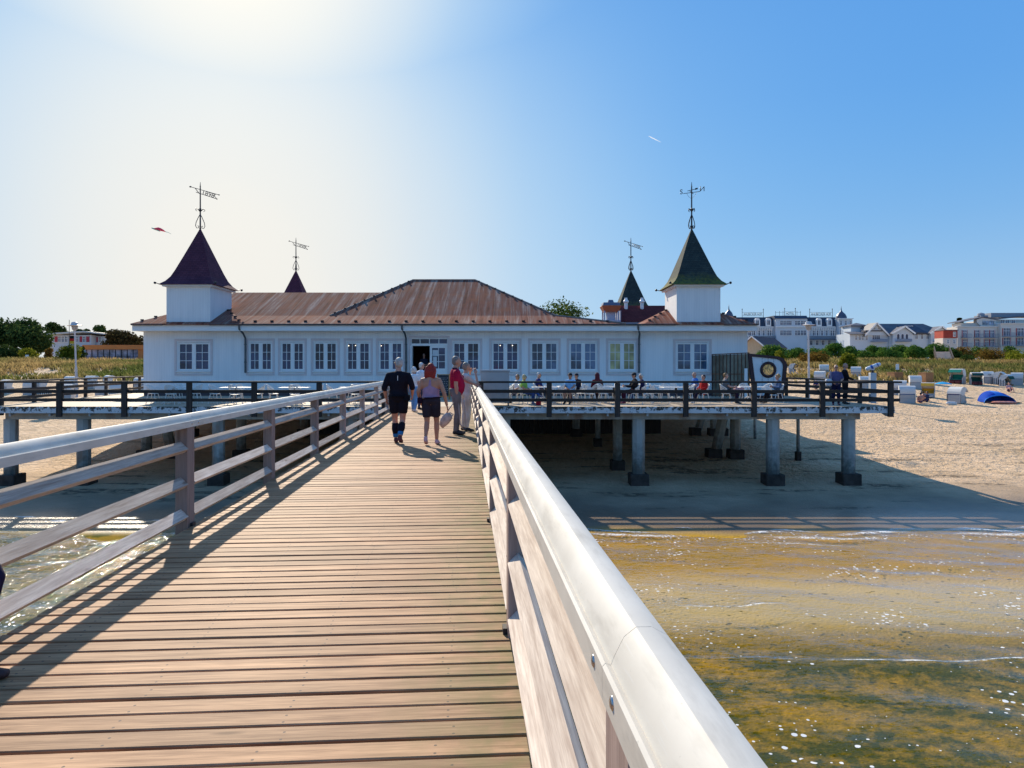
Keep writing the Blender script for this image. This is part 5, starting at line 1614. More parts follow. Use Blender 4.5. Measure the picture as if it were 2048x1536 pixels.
# coin telescope
tl = thing('coin_telescope', 'white and blue coin telescope on a pillar at the terrace end', 'telescope', (PX(1745, 31.5), 31.5, 0))
mb = MB(); mb.bbox(-.16, -.16, 0, .16, .16, .02, .004); mb.bbox(-.13, -.11, .021, .13, .11, 1.36, .015); mb.build('pillar', pm((.55, .57, .60), .4, .08, 3, name='pillar_paint'), tl)
mb = MB(); mb.tube([V((0, 0, 1.36)), V((0, 0, 1.50))], .05, 10); mb.build('swivel', M_iron, tl)
mb = MB(); mb.tube([V((-.26, .05, 1.52)), V((-.2, .04, 1.54)), V((.16, -.05, 1.70)), V((.30, -.08, 1.76))], [.075, .095, .095, .07], 12); mb.build('telescope_body', pm((.70, .72, .76), .35, .05, 3, name='telescope_white'), tl, smooth=True)
mb = MB(); mb.tube([V((-.08, .012, 1.595)), V((.0, -.01, 1.63))], [.099, .099], 12); mb.tube([V((.17, -.053, 1.705)), V((.21, -.06, 1.72))], [.098, .094], 12); mb.build('blue_band', pm((.03, .10, .40), .4, .05, 3, name='telescope_blue'), tl)
mb = MB(); mb.bbox(-.09, -.06, 1.48, .07, .06, 1.58, .01); mb.build('coin_box', pm((.60, .62, .66), .35, .05, 3), tl)
bpy.data.scenes.remove(tmp_scene)
# ------------------------------------------------------------------ vegetation
def leafmat(name, c0, c1, c2=None, trans=.35):
    m = NT(name)
    g = m.n('ShaderNodeNewGeometry').outputs['Random Per Island']
    st = [(0., c0), (.75, c1)] + ([(1., c2)] if c2 else [])
    c = m.ramp(g, st)
    oi = m.n('ShaderNodeObjectInfo').outputs['Random']
    k = m.math('ADD', m.math('MULTIPLY', oi, .35), .82)
    c = m.mix(1.0, c, m.comb(k, k, k), 'MULTIPLY')
    d = m.n('ShaderNodeBsdfDiffuse'); m.l(c, d.inputs[0])
    t = m.n('ShaderNodeBsdfTranslucent'); m.l(m.mix(.5, c, (.16, .20, .02), 'ADD') if False else c, t.inputs[0])
    x = m.n('ShaderNodeMixShader'); x.inputs[0].default_value = trans
    m.l(d.outputs[0], x.inputs[1]); m.l(t.outputs[0], x.inputs[2]); m.l(x.outputs[0], m.out.inputs['Surface'])
    return m.mat
M_bark = pm((.07, .05, .04), .9, .3, 6, .5, 12, name='bark')
def leaves(mb, blobs, n, size, rng, hollow=.55):
    tot = sum(b[3] ** 2 for b in blobs)
    for bx, by, bz, r, fz_ in blobs:
        for _ in range(int(n * r * r / tot)):
            d = V((rng.gauss(0, 1), rng.gauss(0, 1), rng.gauss(0, 1))).normalized()
            q = hollow + (1 - hollow) * rng.random() ** .6
            q *= 1 + .22 * noise.noise((d.x * 2.3 + bx, d.y * 2.3 + by, d.z * 2.3 + bz))
            p = V((bx + d.x * r * q, by + d.y * r * q, bz + d.z * r * q * fz_))
            nrm_ = (d + V((rng.uniform(-.8, .8), rng.uniform(-.8, .8), rng.uniform(-.5, .9)))).normalized()
            a = nrm_.cross(V((rng.uniform(-1, 1), rng.uniform(-1, 1), rng.uniform(-1, 1)))).normalized()
            b = nrm_.cross(a)
            s_ = size * rng.uniform(.6, 1.35)
            mb.face([p - a * s_, p - b * s_ * .55, p + a * s_, p + b * s_ * .55])
def make_plant(name, label, cat, blobs, n, size, mat, trunk=None, seed=1, group=None, hollow=.55):
    rng = random.Random(seed)
    t = thing(name, label, cat, (0, 0, 0), 0, group)
    mb = MB(); leaves(mb, blobs, n, size, rng, hollow)
    mb.build('crown' if trunk else 'foliage', mat, t, fix=False)
    mb = MB()
    if trunk:
        r, h = trunk
        mb.tube([V((0, 0, -.4)), V((.05, 0, h * .4)), V((.0, .1, h))], [r * 1.2, r * .85, r * .55], 9)
        for bx, by, bz, br, f_ in blobs[:7]:
            mb.tube([V((0, .05, h * .55)), V((bx * .5, by * .5, lerp(h * .7, bz, .5))), V((bx, by, bz))], [r * .5, r * .3, r * .1], 6)
        mb.build('trunk', M_bark, t)
    else:
        for k in range(7):
            a = rng.uniform(0, 6.28); b = blobs[k % len(blobs)]
            mb.tube([V((math.cos(a) * .1, math.sin(a) * .1, -.3)), V((b[0] * .5, b[1] * .5, b[2] * .5)), V((b[0], b[1], b[2]))], [.05, .035, .015], 5)
        mb.build('stems', M_bark, t)
    return t
def gblobs(rng, n, w, d, z0, z1, r0, r1, dome=True):
    out = []
    for k in range(n):
        a = rng.uniform(0, 6.28); q = math.sqrt(rng.random())
        z = lerp(z0, z1, rng.random())
        s_ = math.sqrt(max(.05, 1 - ((z - z0) / (z1 - z0 + 1e-6)) ** 2 * .85)) if dome else 1
        out.append((math.cos(a) * q * w * s_, math.sin(a) * q * d * s_, z, rng.uniform(r0, r1), rng.uniform(.75, .95)))
    return out
M_lf_dark = leafmat('dark_green_leaves', (.018, .038, .014), (.06, .10, .028), (.12, .15, .04))
M_lf_mid = leafmat('mid_green_leaves', (.025, .055, .012), (.075, .12, .025), (.17, .18, .04))
M_lf_hedge = leafmat('rose_hedge_leaves', (.03, .075, .014), (.10, .20, .035), (.24, .32, .055))
M_lf_lime = leafmat('yellow_green_leaves', (.09, .12, .012), (.24, .25, .025), (.40, .36, .05), .5)
M_lf_rust = leafmat('rusty_leaves', (.10, .055, .015), (.24, .14, .03), (.34, .25, .05), .45)
M_lf_brown = leafmat('olive_brown_leaves', (.035, .028, .014), (.10, .075, .03), (.18, .14, .05))
def gz(x, y): return ground_z(x, y)
def at(px_, Y_, dz=0): x = PX(px_, Y_); return (x, Y_, gz(x, Y_) + dz)
rg = random.Random(5)
# trees on the left
def tree(px_, Y_, ytop, wpx, label, mat, n, seed, size=.3, name='broadleaf_tree', blobs_n=16):
    rng = random.Random(seed)
    p = at(px_, Y_); H = PZ(ytop, Y_) - p[2]; W_ = wpx * Y_ / F / 2
    r = min(W_, H) * .36
    bl = gblobs(rng, blobs_n, W_ - r * .75, W_ - r * .75, H * .34, H - r * .95, r * .75, r * 1.1)
    t = make_plant(name, label, 'tree', bl, n, size, mat, (max(.18, H * .03), H * .5), seed, 'trees behind the dunes')
    t.location = p
    return t
tree(28, 150, 630, 150, 'largest dark broadleaf tree at the left edge behind the dunes', M_lf_dark, 9000, 3, .34, blobs_n=22)
tree(112, 215, 642, 62, 'round-topped dark tree rising behind the flat-roofed building', M_lf_dark, 3600, 4, .42)
tree(156, 240, 655, 34, 'small distant tree showing just beside the left lamp post', M_lf_dark, 1800, 5, .42)
tree(178, 240, 655, 44, 'low olive tree seen over the white roof with red panels', M_lf_mid, 2200, 6, .42)
tree(200, 235, 646, 40, 'thin pale-crowned tree above the right end of the flat roof', M_lf_mid, 1500, 7, .40)
tree(248, 175, 651, 100, 'brownish spreading tree behind the orange pavilion', M_lf_brown, 6000, 8, .34, blobs_n=20)
tree(1122, 120, 591, 165, 'loose green tree rising behind the flat roof of the pier building', M_lf_mid, 5200, 9, .24, blobs_n=34)
def bush(px_, Y_, ytop, wpx, label, mat, n, seed, size=.16, name='shrub', ybot=None, group='shrubs along the dunes', nb=10, flat=.5):
    rng = random.Random(seed)
    p = at(px_, Y_); H = max(.8, PZ(ytop, Y_) - p[2]); W_ = wpx * Y_ / F / 2
    r = min(W_, H) * .45
    bl = gblobs(rng, nb, max(.1, W_ - r * .8), max(.1, W_ - r * .8), r * .5, max(r * .6, H - r * .9), r * .8, r * 1.1)
    t = make_plant(name, label, 'shrub', bl, n, size, mat, None, seed, group)
    t.location = p
    return t
bush(14, 128, 688, 70, 'dark green thicket at the far left under the largest tree', M_lf_dark, 2600, 21, .2)
bush(55, 126, 692, 44, 'round bright green clipped shrub beside a small white sign', M_lf_lime, 2200, 22, .14)
bush(98, 127, 692, 28, 'yellow-topped dark shrub between the round shrub and the willow bush', M_lf_rust, 1400, 23, .14)
bush(138, 118, 684, 56, 'loose willow bush in front of the left lamp post', M_lf_lime, 3000, 24, .16, nb=14)
bush(166, 135, 690, 22, 'small dark bush against the orange pavilion', M_lf_dark, 900, 25, .16)
hedge = [(1545, 128, 684, 60), (1592, 131, 690, 52), (1636, 128, 687, 58), (1668, 132, 682, 52), (1700, 129, 688, 58), (1722, 127, 694, 56), (1752, 131, 686, 60), (1776, 127, 692, 64), (1806, 131, 682, 58), (1832, 127, 688, 66), (1868, 129, 684, 62), (1890, 127, 690, 50)]
hlab = ['dark hedge shrub nearest the gabled shed', 'hedge shrub second from the shed, left of the right lamp post', 'hedge shrub directly right of the right lamp post', 'taller hedge shrub behind the rusty grass', 'hedge shrub behind the lime bush', 'low hedge shrub just right of the lime bush', 'hedge shrub below the gabled villa left wing', 'round low hedge shrub above the coin telescope', 'tallest hedge shrub before the first arched gable', 'wide round hedge shrub before the villa dormer', 'hedge shrub before the second arched gable', 'last dark hedge shrub beside the wooden beach ramp']
for i, ((a, b, c, d), lb) in enumerate(zip(hedge, hlab)):
    bush(a, b, c, d, lb, M_lf_hedge, 3600, 40 + i, .17, 'hedge_shrub', group='rounded hedge shrubs before the hotels', nb=11)
bush(1564, 112, 695, 34, 'small yellow-green bush below the hedge near the shed', M_lf_lime, 1500, 60, .12)
bush(1698, 92, 703, 46, 'bright lime bush standing out on the dune behind the standing couple', M_lf_lime, 3400, 61, .12, nb=14)
bush(1625, 105, 700, 95, 'rust-brown low bush on the dune behind the right lamp post', M_lf_rust, 3600, 62, .12, nb=18)
bush(1925, 126, 690, 50, 'green-orange bush right of the wooden ramp', M_lf_rust, 1800, 63, .15)
bush(1905, 124, 697, 40, 'bright green bush behind the top of the wooden ramp', M_lf_mid, 1600, 67, .15)
bush(1958, 130, 688, 46, 'dark green bush below the cream hotel balconies', M_lf_hedge, 1600, 64, .15)
bush(1985, 118, 692, 72, 'autumn-orange bush below the cream hotel', M_lf_rust, 2600, 65, .14, nb=14)
bush(1935, 108, 706, 34, 'low green bush at the foot of the wooden ramp', M_lf_mid, 1200, 68, .12)
bush(2018, 132, 686, 36, 'dark round bush near the right edge under the cream hotel', M_lf_hedge, 1300, 66, .15)
bush(2046, 108, 694, 80, 'yellowish bush at the right edge on the dune', M_lf_lime, 2600, 69, .14, nb=14)
# conifer
rng = random.Random(77); ct = thing('conifer_tree', 'dark conifer beside the cream hotel', 'tree', at(1919, 250), 0, 'trees behind the dunes')
Hc = PZ(635, 250) - ct.location.z; mb = MB()
for k in range(2600):
    q = rng.random() ** .7; a = rng.uniform(0, 6.28); rr = (1 - q) * 5.2 * (.55 + .45 * math.sin(q * 38)) * rng.random() ** .4
    p = V((math.cos(a) * rr, math.sin(a) * rr, Hc * (.25 + .75 * q) - rr * .25)); u = V((math.cos(a), math.sin(a), -.3)); w_ = V((-math.sin(a), math.cos(a), .3))
    mb.face([p, p + u * .5 + w_ * .22, p + u * .9, p + u * .5 - w_ * .22])
mb.build('crown', M_lf_dark, ct, fix=False)
mb = MB(); mb.tube([V((0, 0, -.3)), V((0, 0, Hc))], [.4, .05], 8); mb.build('trunk', M_bark, ct)
# dune grass: one mass nobody could count
rng = random.Random(11)
gvs, gfs = [], []
def tuft(x, y, hgt, nb):
    z = gz(x, y)
    for _ in range(nb):
        a = rng.uniform(0, 6.28); lean = rng.uniform(.1, .7) * hgt; w_ = rng.uniform(.025, .055)
        bx, by = x + rng.gauss(0, .22), y + rng.gauss(0, .22)
        h = hgt * rng.uniform(.6, 1.15); b = len(gvs)
        gvs.extend([(bx - w_, by, z - .05), (bx + w_, by, z - .05), (bx + math.cos(a) * lean * .35 + w_ * .6, by + math.sin(a) * lean * .35, z + h * .65), (bx + math.cos(a) * lean, by + math.sin(a) * lean, z + h)])
        gfs.append((b, b + 1, b + 2)); gfs.append((b, b + 2, b + 3))
def grass_field(x0, x1, y0, y1, n, thr=-.15):
    for _ in range(n):
        y = rng.uniform(y0, y1); x = rng.uniform(x0, x1)
        m_ = noise.noise((x * .16, y * .16, 9)) + .5 * noise.noise((x * .5, y * .5, 2)) + (y - 90) * .035
        if m_ > thr: tuft(x, y, rng.uniform(.4, .85), 6)
grass_field(-95, -38, 76, 122, 9500, -.35)
grass_field(28, 112, 76, 120, 15500, -.35)
gme = bpy.data.meshes.new('dune_grass'); gme.from_pydata(gvs, [], gfs)
gm2 = NT('dune_grass')
o_ = gm2.coord('World'); rn = gm2.n('ShaderNodeNewGeometry').outputs['Random Per Island']
pat = gm2.noise(gm2.coord('World', (1, .5, 1)),   .13, 5)
cg = gm2.mix(gm2.ramp(pat, [(.38, 0.), (.62, 1.)]), (.12, .145, .04), (.40, .285, .12))
kk = gm2.math('ADD', gm2.math('MULTIPLY', rn, .9), .45)
cg = gm2.mix(1.0, cg, gm2.comb(kk, kk, kk), 'MULTIPLY')
dd = gm2.n('ShaderNodeBsdfDiffuse'); gm2.l(cg, dd.inputs[0]); tt_ = gm2.n('ShaderNodeBsdfTranslucent'); gm2.l(cg, tt_.inputs[0])
xx_ = gm2.n('ShaderNodeMixShader'); xx_.inputs[0].default_value = .45; gm2.l(dd.outputs[0], xx_.inputs[1]); gm2.l(tt_.outputs[0], xx_.inputs[2]); gm2.l(xx_.outputs[0], gm2.out.inputs['Surface'])
gme.materials.append(gm2.mat)
tag(link('dune_grass', gme), 'dry yellow-green grass covering the dunes', 'grass', kind='stuff')

# ------------------------------------------------------------------ buildings behind the dunes
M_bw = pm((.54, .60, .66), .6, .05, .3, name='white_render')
M_cream = pm((.66, .62, .56), .6, .05, .3, name='cream_render')
M_mans = pm((.035, .05, .085), .5, .2, .6, name='blue_slate_roof')
M_grroof = pm((.12, .12, .14), .6, .2, .5, name='grey_tile_roof')
M_win = pm((.022, .045, .10), .35, .3, .5, spec=.3, name='far_window_glass')
def hb(par, name, mat, boxes, Y0):
    """boxes given by photo extents at depth Y0: (x0,x1,ytop,ybot,front,back)"""
    mb = MB()
    for b in boxes:
        x0, x1, y0, y1, f_, bk = b
        mb.box(PX(x0, Y0), Y0 + f_, PZ(y1, Y0), PX(x1, Y0), Y0 + bk, PZ(y0, Y0))
    return mb.build(name, mat, par, True)
def win_row(par, Y0, xs_, y0, y1, w, front, arch=False, mul=1):
    for x in xs_:
        xa, xb, za, zb = PX(x - w / 2, Y0), PX(x + w / 2, Y0), PZ(y1, Y0), PZ(y0, Y0)
        mb = MB(); e = .10
        yf = Y0 + front
        mb.box(xa - e, yf - .16, za - e, xa, yf - .01, zb + e); mb.box(xb, yf - .16, za - e, xb + e, yf - .01, zb + e)
        mb.box(xa, yf - .16, zb, xb, yf - .01, zb + e); mb.box(xa, yf - .2, za - e, xb, yf - .01, za)
        for k in range(1, mul + 1): xm = lerp(xa, xb, k / (mul + 1)); mb.box(xm - .05, yf - .12, za, xm + .05, yf - .01, zb)
        zm = lerp(za, zb, .66); mb.box(xa, yf - .11, zm - .05, xb, yf - .01, zm + .05)
        wd = mb.build('window', M_trim, par, True)
        mb = MB(); mb.box(xa, yf - .06, za, xb, yf - .008, zb); mb.build('pane', M_win, wd, True)
# grand hotel
Yh = 260
gh = thing('grand_hotel', 'white grand hotel with dark mansard roof, onion domes and rooftop lettering', 'hotel', (PX(1570, Yh), Yh, 4.0))
hb(gh, 'wall', M_bw, [(1436, 1548, 654, 722, 0, 14), (1548.2, 1611, 638, 722, -1.6, 14), (1611.2, 1676, 654, 722, 0, 14)], Yh)
tw = hb(gh, 'corner_tower', M_bw, [(1672, 1699, 638.5, 722, -2.2, 5)], Yh)
hb(gh, 'cornice', M_trim, [(1436, 1547, 653, 655, -.5, -.01), (1547.4, 1611.6, 653, 655, -2.1, -1.61), (1612, 1670, 653, 655, -.5, -.01), (1671, 1700, 653.5, 655, -2.8, -2.21), (1671, 1700, 637.6, 639, -2.8, 5.2), (1436, 1548, 671.5, 673, -.25, -.01), (1612, 1671, 671.5, 673, -.25, -.01)], Yh)
mb = MB()
def mansard(x0, x1, yb, yt, yf, yb_):
    xa, xb, z0, z1 = PX(x0, Yh), PX(x1, Yh), PZ(yb, Yh), PZ(yt, Yh)
    mb.hexa([(xa, Yh + yf, z0), (xb, Yh + yf, z0), (xb, Yh + yb_, z0), (xa, Yh + yb_, z0), (xa, Yh + yf + 1.6, z1), (xb, Yh + yf + 1.6, z1), (xb, Yh + yb_ - 1, z1), (xa, Yh + yb_ - 1, z1)])
mansard(1436, 1547.8, 654, 634, -.2, 14); mansard(1611.4, 1674, 654, 634, -.2, 14); mansard(1546.5, 1612, 638, 631.5, -2.0, 14)
mb.build('roof', M_mans, gh, True)
for x in (1514, 1536, 1637, 1658):
    hbm = MB(); xa, xb = PX(x - 5, Yh), PX(x + 5, Yh); za, zb = PZ(652.5, Yh), PZ(641, Yh)
    K2 = 10; pts = [(xa, Yh - .6, za), (xb, Yh - .6, za), (xb, Yh - .6, zb)] + [((xa + xb) / 2 + (xb - xa) / 2 * math.cos(PI * k / K2), Yh - .6, zb + .9 * math.sin(PI * k / K2)) for k in range(1, K2)] + [(xa, Yh - .6, zb)]
    hbm.prism(pts, (0, 2, 0)); d_ = hbm.build('dormer', M_trim, gh, True)
    hbm = MB(); hbm.box(xa + .5, Yh - .68, za + .5, (xa + xb) / 2 - .1, Yh - .605, zb); hbm.box((xa + xb) / 2 + .1, Yh - .68, za + .5, xb - .5, Yh - .605, zb); hbm.build('dormer_pane', M_win, d_, True)
win_row(gh, Yh, (1559.5, 1565.5, 1571.5, 1577, 1589, 1594.5, 1600.5, 1606), 642.5, 650.5, 4.6, -1.6)
win_row(gh, Yh, (1559.5, 1565.5, 1571.5, 1577, 1589, 1594.5, 1600.5, 1606), 661.5, 671, 4.6, -1.6)
win_row(gh, Yh, (1499, 1507, 1517, 1526, 1535, 1542, 1618, 1628, 1636, 1644, 1653, 1661, 1668), 661.5, 671, 5, 0)
win_row(gh, Yh, (1676, 1685.5, 1695), 642, 651, 3.4, -2.2); win_row(gh, Yh, (1676, 1685.5, 1695), 661, 671, 3.4, -2.2)
win_row(gh, Yh, (1503, 1515, 1527, 1539, 1562, 1574, 1592, 1604, 1622, 1634, 1646, 1658, 1685), 681, 690, 5, -1.6 if False else 0)
mb = MB()
x = 1502
while x < 1672:
    if not 1546 < x < 1613:
        mb = MB(); mb.box(PX(x - .9, Yh), Yh - .7, PZ(659.5, Yh), PX(x + .9, Yh), Yh - .02, PZ(656, Yh)); mb.box(PX(x - .45, Yh), Yh - .3, PZ(672, Yh), PX(x + .45, Yh), Yh - .02, PZ(659.6, Yh)); mb.build('eaves_bracket', M_trim, gh, True)
    x += 4.5
mb = MB()
for a, b in ((1494, 1547), (1613, 1688)):
    mb.box(PX(a, Yh), Yh - 2.4, PZ(679.5, Yh), PX(b, Yh), Yh - .3, PZ(678.2, Yh))
    mb.box(PX(a, Yh), Yh - 2.4, PZ(673, Yh), PX(b, Yh), Yh - 2.3, PZ(672.5, Yh))
    x = a
    while x < b: mb.box(PX(x, Yh), Yh - 2.4, PZ(678.2, Yh), PX(x + .35, Yh), Yh - 2.32, PZ(673, Yh)); x += 1.1
mb.build('balcony', pm((.05, .08, .13), .5, .1, 2, name='dark_blue_iron'), gh, True)
def dome(px_, base, r, par):
    c = (PX(px_, Yh), Yh + 1.4, 0); k = Yh / F
    prof = [(r * k * 1.06, PZ(base, Yh)), (r * k, PZ(base - 2, Yh)), (r * k * .98, PZ(base - 6, Yh)), (r * k * .75, PZ(base - 11, Yh)), (r * k * .36, PZ(base - 15, Yh)), (r * k * .13, PZ(base - 18, Yh)), (.12, PZ(base - 23, Yh)), (.03, PZ(base - 28, Yh))]
    mb = MB(); mb.lathe(prof, 16, c); mb.build('dome', pm((.09, .10, .14), .35, .2, .6, metal=.4, name='lead_dome'), par, True, smooth=True)
dome(1686, 639, 10.5, gh); dome(1460, 636, 8.5, gh)
M_sign = pm((.03, .035, .05), .5, .1, 3, name='dark_sign_letters')
def roof_sign(txt, x0, x1, y0, y1, yy):
    mb = MB(); Y_ = Yh + yy
    xa, xb, za, zb = PX(x0, Y_), PX(x1, Y_), PZ(y1, Y_), PZ(y0, Y_)
    for xq in (xa - .5, xb + .5): mb.beam((xq, Y_, za - .9), (xq, Y_, zb + 1.3), .14, .14); mb.ball((xq, Y_, zb + 1.35), .2, 6, 5)
    mb.beam((xa - .5, Y_, za - .18), (xb + .5, Y_, za - .18), .08, .08); mb.beam((xa - .5, Y_, zb + .14), (xb + .5, Y_, zb + .14), .08, .08)
    s_ = mb.build('roof_sign', M_iron, gh, True)
    o = put_text(txt, 1.0, .06, M_sign, s_, ((xa + xb) / 2, Y_, za), (R(90), 0, 0), 'sign_lettering')
    xs2 = [v.co.x for v in o.data.vertices]; ys2 = [v.co.y for v in o.data.vertices]
    o.scale = ((xb - xa) / (max(xs2) - min(xs2)), (zb - za) / (max(ys2) - min(ys2)), 1)
roof_sign('AHLBECKER HOF', 1487, 1524, 625.6, 630.8, 2); roof_sign('HOTEL', 1572, 1588, 624.2, 629.4, 0); roof_sign('AHLBECKER HOF', 1622, 1662, 625.4, 630.8, 2)
mb = MB()
for x in (1551, 1559, 1566, 1594, 1601):
    mb.beam((PX(x, Yh), Yh, PZ(632, Yh)), (PX(x, Yh), Yh, PZ(622, Yh)), .1, .1)
mb.beam((PX(1551, Yh), Yh, PZ(625, Yh)), (PX(1569, Yh), Yh, PZ(624.5, Yh)), .08, .08); mb.beam((PX(1591, Yh), Yh, PZ(624.5, Yh)), (PX(1602, Yh), Yh, PZ(624.5, Yh)), .08, .08)
mb.build('roof_railing', M_iron, gh, True)
# gabled villa
Yv = 235
vl_ = thing('gabled_villa', 'white villa with grey gabled roofs and arched windows between the hotels', 'villa', (PX(1800, Yv), Yv, 4.0))
def Q(px_, py_, dy=0): return V((PX(px_, Yv), Yv + dy, PZ(py_, Yv)))
hb(vl_, 'wall', M_bw, [(1700, 1776, 667, 712, 0, 10), (1776.2, 1893, 667, 712, -.8, 12), (1722, 1752, 648, 667, 7, 14)], Yv)
def gable(xl, xm, xr, yb, yt, front, back, mat):
    mb = MB(); mb.prism([Q(xl + 1.5, yb, front), Q(xr - 1.5, yb, front), Q(xm, yt + 1.3, front)], (0, back - front, 0)); g_ = mb.build('gable', M_bw, vl_, True)
    mb = MB()
    for a, b in ((xl, xm), (xm, xr)):
        p, q = (Q(a, yb, front - .7), Q(b, yt, front - .7)) if a == xl else (Q(b, yb, front - .7), Q(a, yt, front - .7))
        th = V((0, 0, -.35)); L_ = V((0, back - front + .7, 0))
        mb.hexa([p + th, q + th, q + th + L_, p + th + L_, p, q, q + L_, p + L_])
    mb.build('gable_roof', mat, g_, True)
    mb = MB()
    for a in (xl, xr): mb.beam(Q(a, yb, front - .78) + V((0, 0, -.12)), Q(xm, yt, front - .78) + V((0, 0, -.12)), .08, .5)
    mb.build('bargeboard', M_trim, g_, True)
    return g_
mb = MB()
mb.prism([Q(1749, 646, 4), Q(1860, 646, 4), Q(1893, 667, -1.3), Q(1772, 668, -1.3)], (0, .1, -.3)); mb.prism([Q(1749, 646, 4), Q(1860, 646, 4), Q(1893, 667, 12), Q(1726, 667, 12)], (0, .1, -.3))
mb.build('roof', M_grroof, vl_, True)
gable(1726, 1750, 1775, 671, 645.5, -.6, 5, M_grroof); gable(1774, 1801, 1821, 667.5, 653, -2.2, 3, M_grroof); gable(1850, 1874, 1894, 667, 653, -2.2, 3, M_grroof)
hb(vl_, 'bay', M_bw, [(1779, 1818, 667.6, 712, -2.2, -.81)], Yv); hb(vl_, 'bay', M_bw, [(1854, 1891, 667.1, 712, -2.2, -.81)], Yv)
mb = MB(); mb.prism([Q(1797, 651, 1), Q(1828, 648, 1), Q(1850, 666, -1.8), Q(1806, 664, -1.8)], (0, .1, -.3)); mb.build('dormer_roof', pm((.05, .07, .11), .5, .2, 1, name='dormer_slate'), vl_, True)
mb = MB(); mb.prism([Q(1698, 668, -1), Q(1730, 667, -1), Q(1728, 661.5, 5), Q(1703, 662, 5)], (0, .05, -.25)); mb.prism([Q(1729, 663, -.9), Q(1762, 663, -.9), Q(1762, 660.5, -.9), Q(1729, 660.5, -.9)], (0, 3, 0)); mb.prism([Q(1719, 648.5, 6), Q(1755, 648.5, 6), Q(1742, 642, 10)], (0, 0.1, -.3)); mb.prism([Q(1719, 648.5, 14), Q(1719, 648.5, 6), Q(1742, 642, 10)], (0.05, 0, -.3)); mb.prism([Q(1755, 648.5, 14), Q(1755, 648.5, 6), Q(1742, 642, 10)], (-.05, 0, -.3))
mb.build('side_roof', M_grroof, vl_, True)
def arches(xs_):
    for x in xs_:
        xa, xb = PX(x - 2.3, Yv), PX(x + 2.3, Yv); z0, z1 = PZ(680, Yv), PZ(671, Yv); yf = Yv - 2.2; rr = (xb - xa) / 2
        def arch(w_, y_): return [((xa + xb) / 2 - rr * w_, y_, z0), ((xa + xb) / 2 + rr * w_, y_, z0)] + [((xa + xb) / 2 + rr * w_ * math.cos(PI * k / 8), y_, z1 + rr * w_ * math.sin(PI * k / 8)) for k in range(9)]
        mb = MB(); mb.prism(arch(1.35, yf - .1), (0, .09, 0)); w_ = mb.build('window', M_trim, vl_, True)
        mb = MB(); mb.prism(arch(1.0, yf - .14), (0, .035, 0)); mb.build('pane', M_win, w_, True)
arches((1789, 1797.5, 1806)); arches((1863.5, 1871.5, 1880))
win_row(vl_, Yv, (1712, 1719, 1725, 1733), 671, 680, 3.4, 0); win_row(vl_, Yv, (1752,), 670, 681, 15, 0, mul=3); win_row(vl_, Yv, (1820, 1830, 1841, 1852), 669, 678, 4.2, -.8); win_row(vl_, Yv, (1812, 1818, 1824), 652, 657, 3.4, .3); win_row(vl_, Yv, (1747, 1755), 654, 659, 3.6, -.6)
mb = MB()
for a, b, f_ in ((1740, 1770, -1.6), (1783, 1812, -3.6), (1858, 1886, -3.6)):
    mb.box(PX(a, Yv), Yv + f_, PZ(683, Yv), PX(b, Yv), Yv + f_ + .08, PZ(678.5, Yv)); mb.box(PX(a, Yv), Yv + f_, PZ(684, Yv), PX(b, Yv), Yv + f_ + 1.4, PZ(683.1, Yv))
mb.build('balcony', pm((.16, .22, .32), .5, .1, 2, name='blue_balcony'), vl_, True)
# red block
Yr_ = 197
rb = thing('red_block', 'small block with red upper storey and pale base beside the cream hotel', 'building', (PX(1901, Yr_), Yr_, 4))
hb(rb, 'wall', pm((.62, .56, .5), .6, .05, .3), [(1886, 1914.5, 676.2, 715, 0, 4)], Yr_); hb(rb, 'upper_storey', pm((.38, .05, .03), .6, .12, .6, name='red_cladding'), [(1886, 1914.5, 661, 676, -.15, 4)], Yr_)
hb(rb, 'roof', M_grroof, [(1885, 1914.6, 659.6, 660.9, -.6, 4.4)], Yr_); win_row(rb, Yr_, (1908,), 664.5, 673, 4, -.15); win_row(rb, Yr_, (1908, 1896), 680, 687, 4, 0)
# cream hotel
Yc = 200
ch_ = thing('cream_hotel', 'modern cream hotel with stacked balconies at the right edge of the view', 'hotel', (PX(1990, Yc), Yc, 4))
hb(ch_, 'wall', M_cream, [(1915, 1995.3, 653.5, 715, 0, 5), (1995.6, 2110, 647.5, 715, -1.2, 16)], Yc)
hb(ch_, 'penthouse', M_cream, [(1930, 1996, 645, 653.5, 2, 6), (1996.2, 2110, 638, 647.5, 2, 14)], Yc)
mb = MB()
def Qc(px_, py_, dy=0): return V((PX(px_, Yc), Yc + dy, PZ(py_, Yc)))
mb.prism([Qc(1925, 644.5, 1), Qc(1972, 634, 1), Qc(2000, 638.5, 1), Qc(2110, 627, 1), Qc(2110, 625, 1), Qc(2000, 636, 1), Qc(1972, 632.5, 1), Qc(1925, 643, 1)], (0, 6, 0)); mb.build('roof', M_grroof, ch_, True)
mb = MB(); mb.prism([Qc(1972, 634.6, 1.3), Qc(1999, 639, 1.3), Qc(1999, 652, 1.3), Qc(1968, 652, 1.3), Qc(1960, 644, 1.3), Qc(1960, 638, 1.3)], (0, 1.5, 0)); gb = mb.build('gable_glazing', M_cream, ch_, True)
mb = MB()
for k in range(4): mb.box(PX(1971 + k * 6, Yc), Yc + 1.18, PZ(649, Yc), PX(1976 + k * 6, Yc), Yc + 1.28, PZ(641, Yc))
mb.build('glazing_pane', glassmat('pale_far_glass', (.30, .38, .48), .1), gb, True)
hb(ch_, 'parapet_cap', M_trim, [(1914, 1995.4, 652.4, 653.4, -.3, 1), (1995.5, 2110, 646.4, 647.4, -1.5, 1)], Yc)
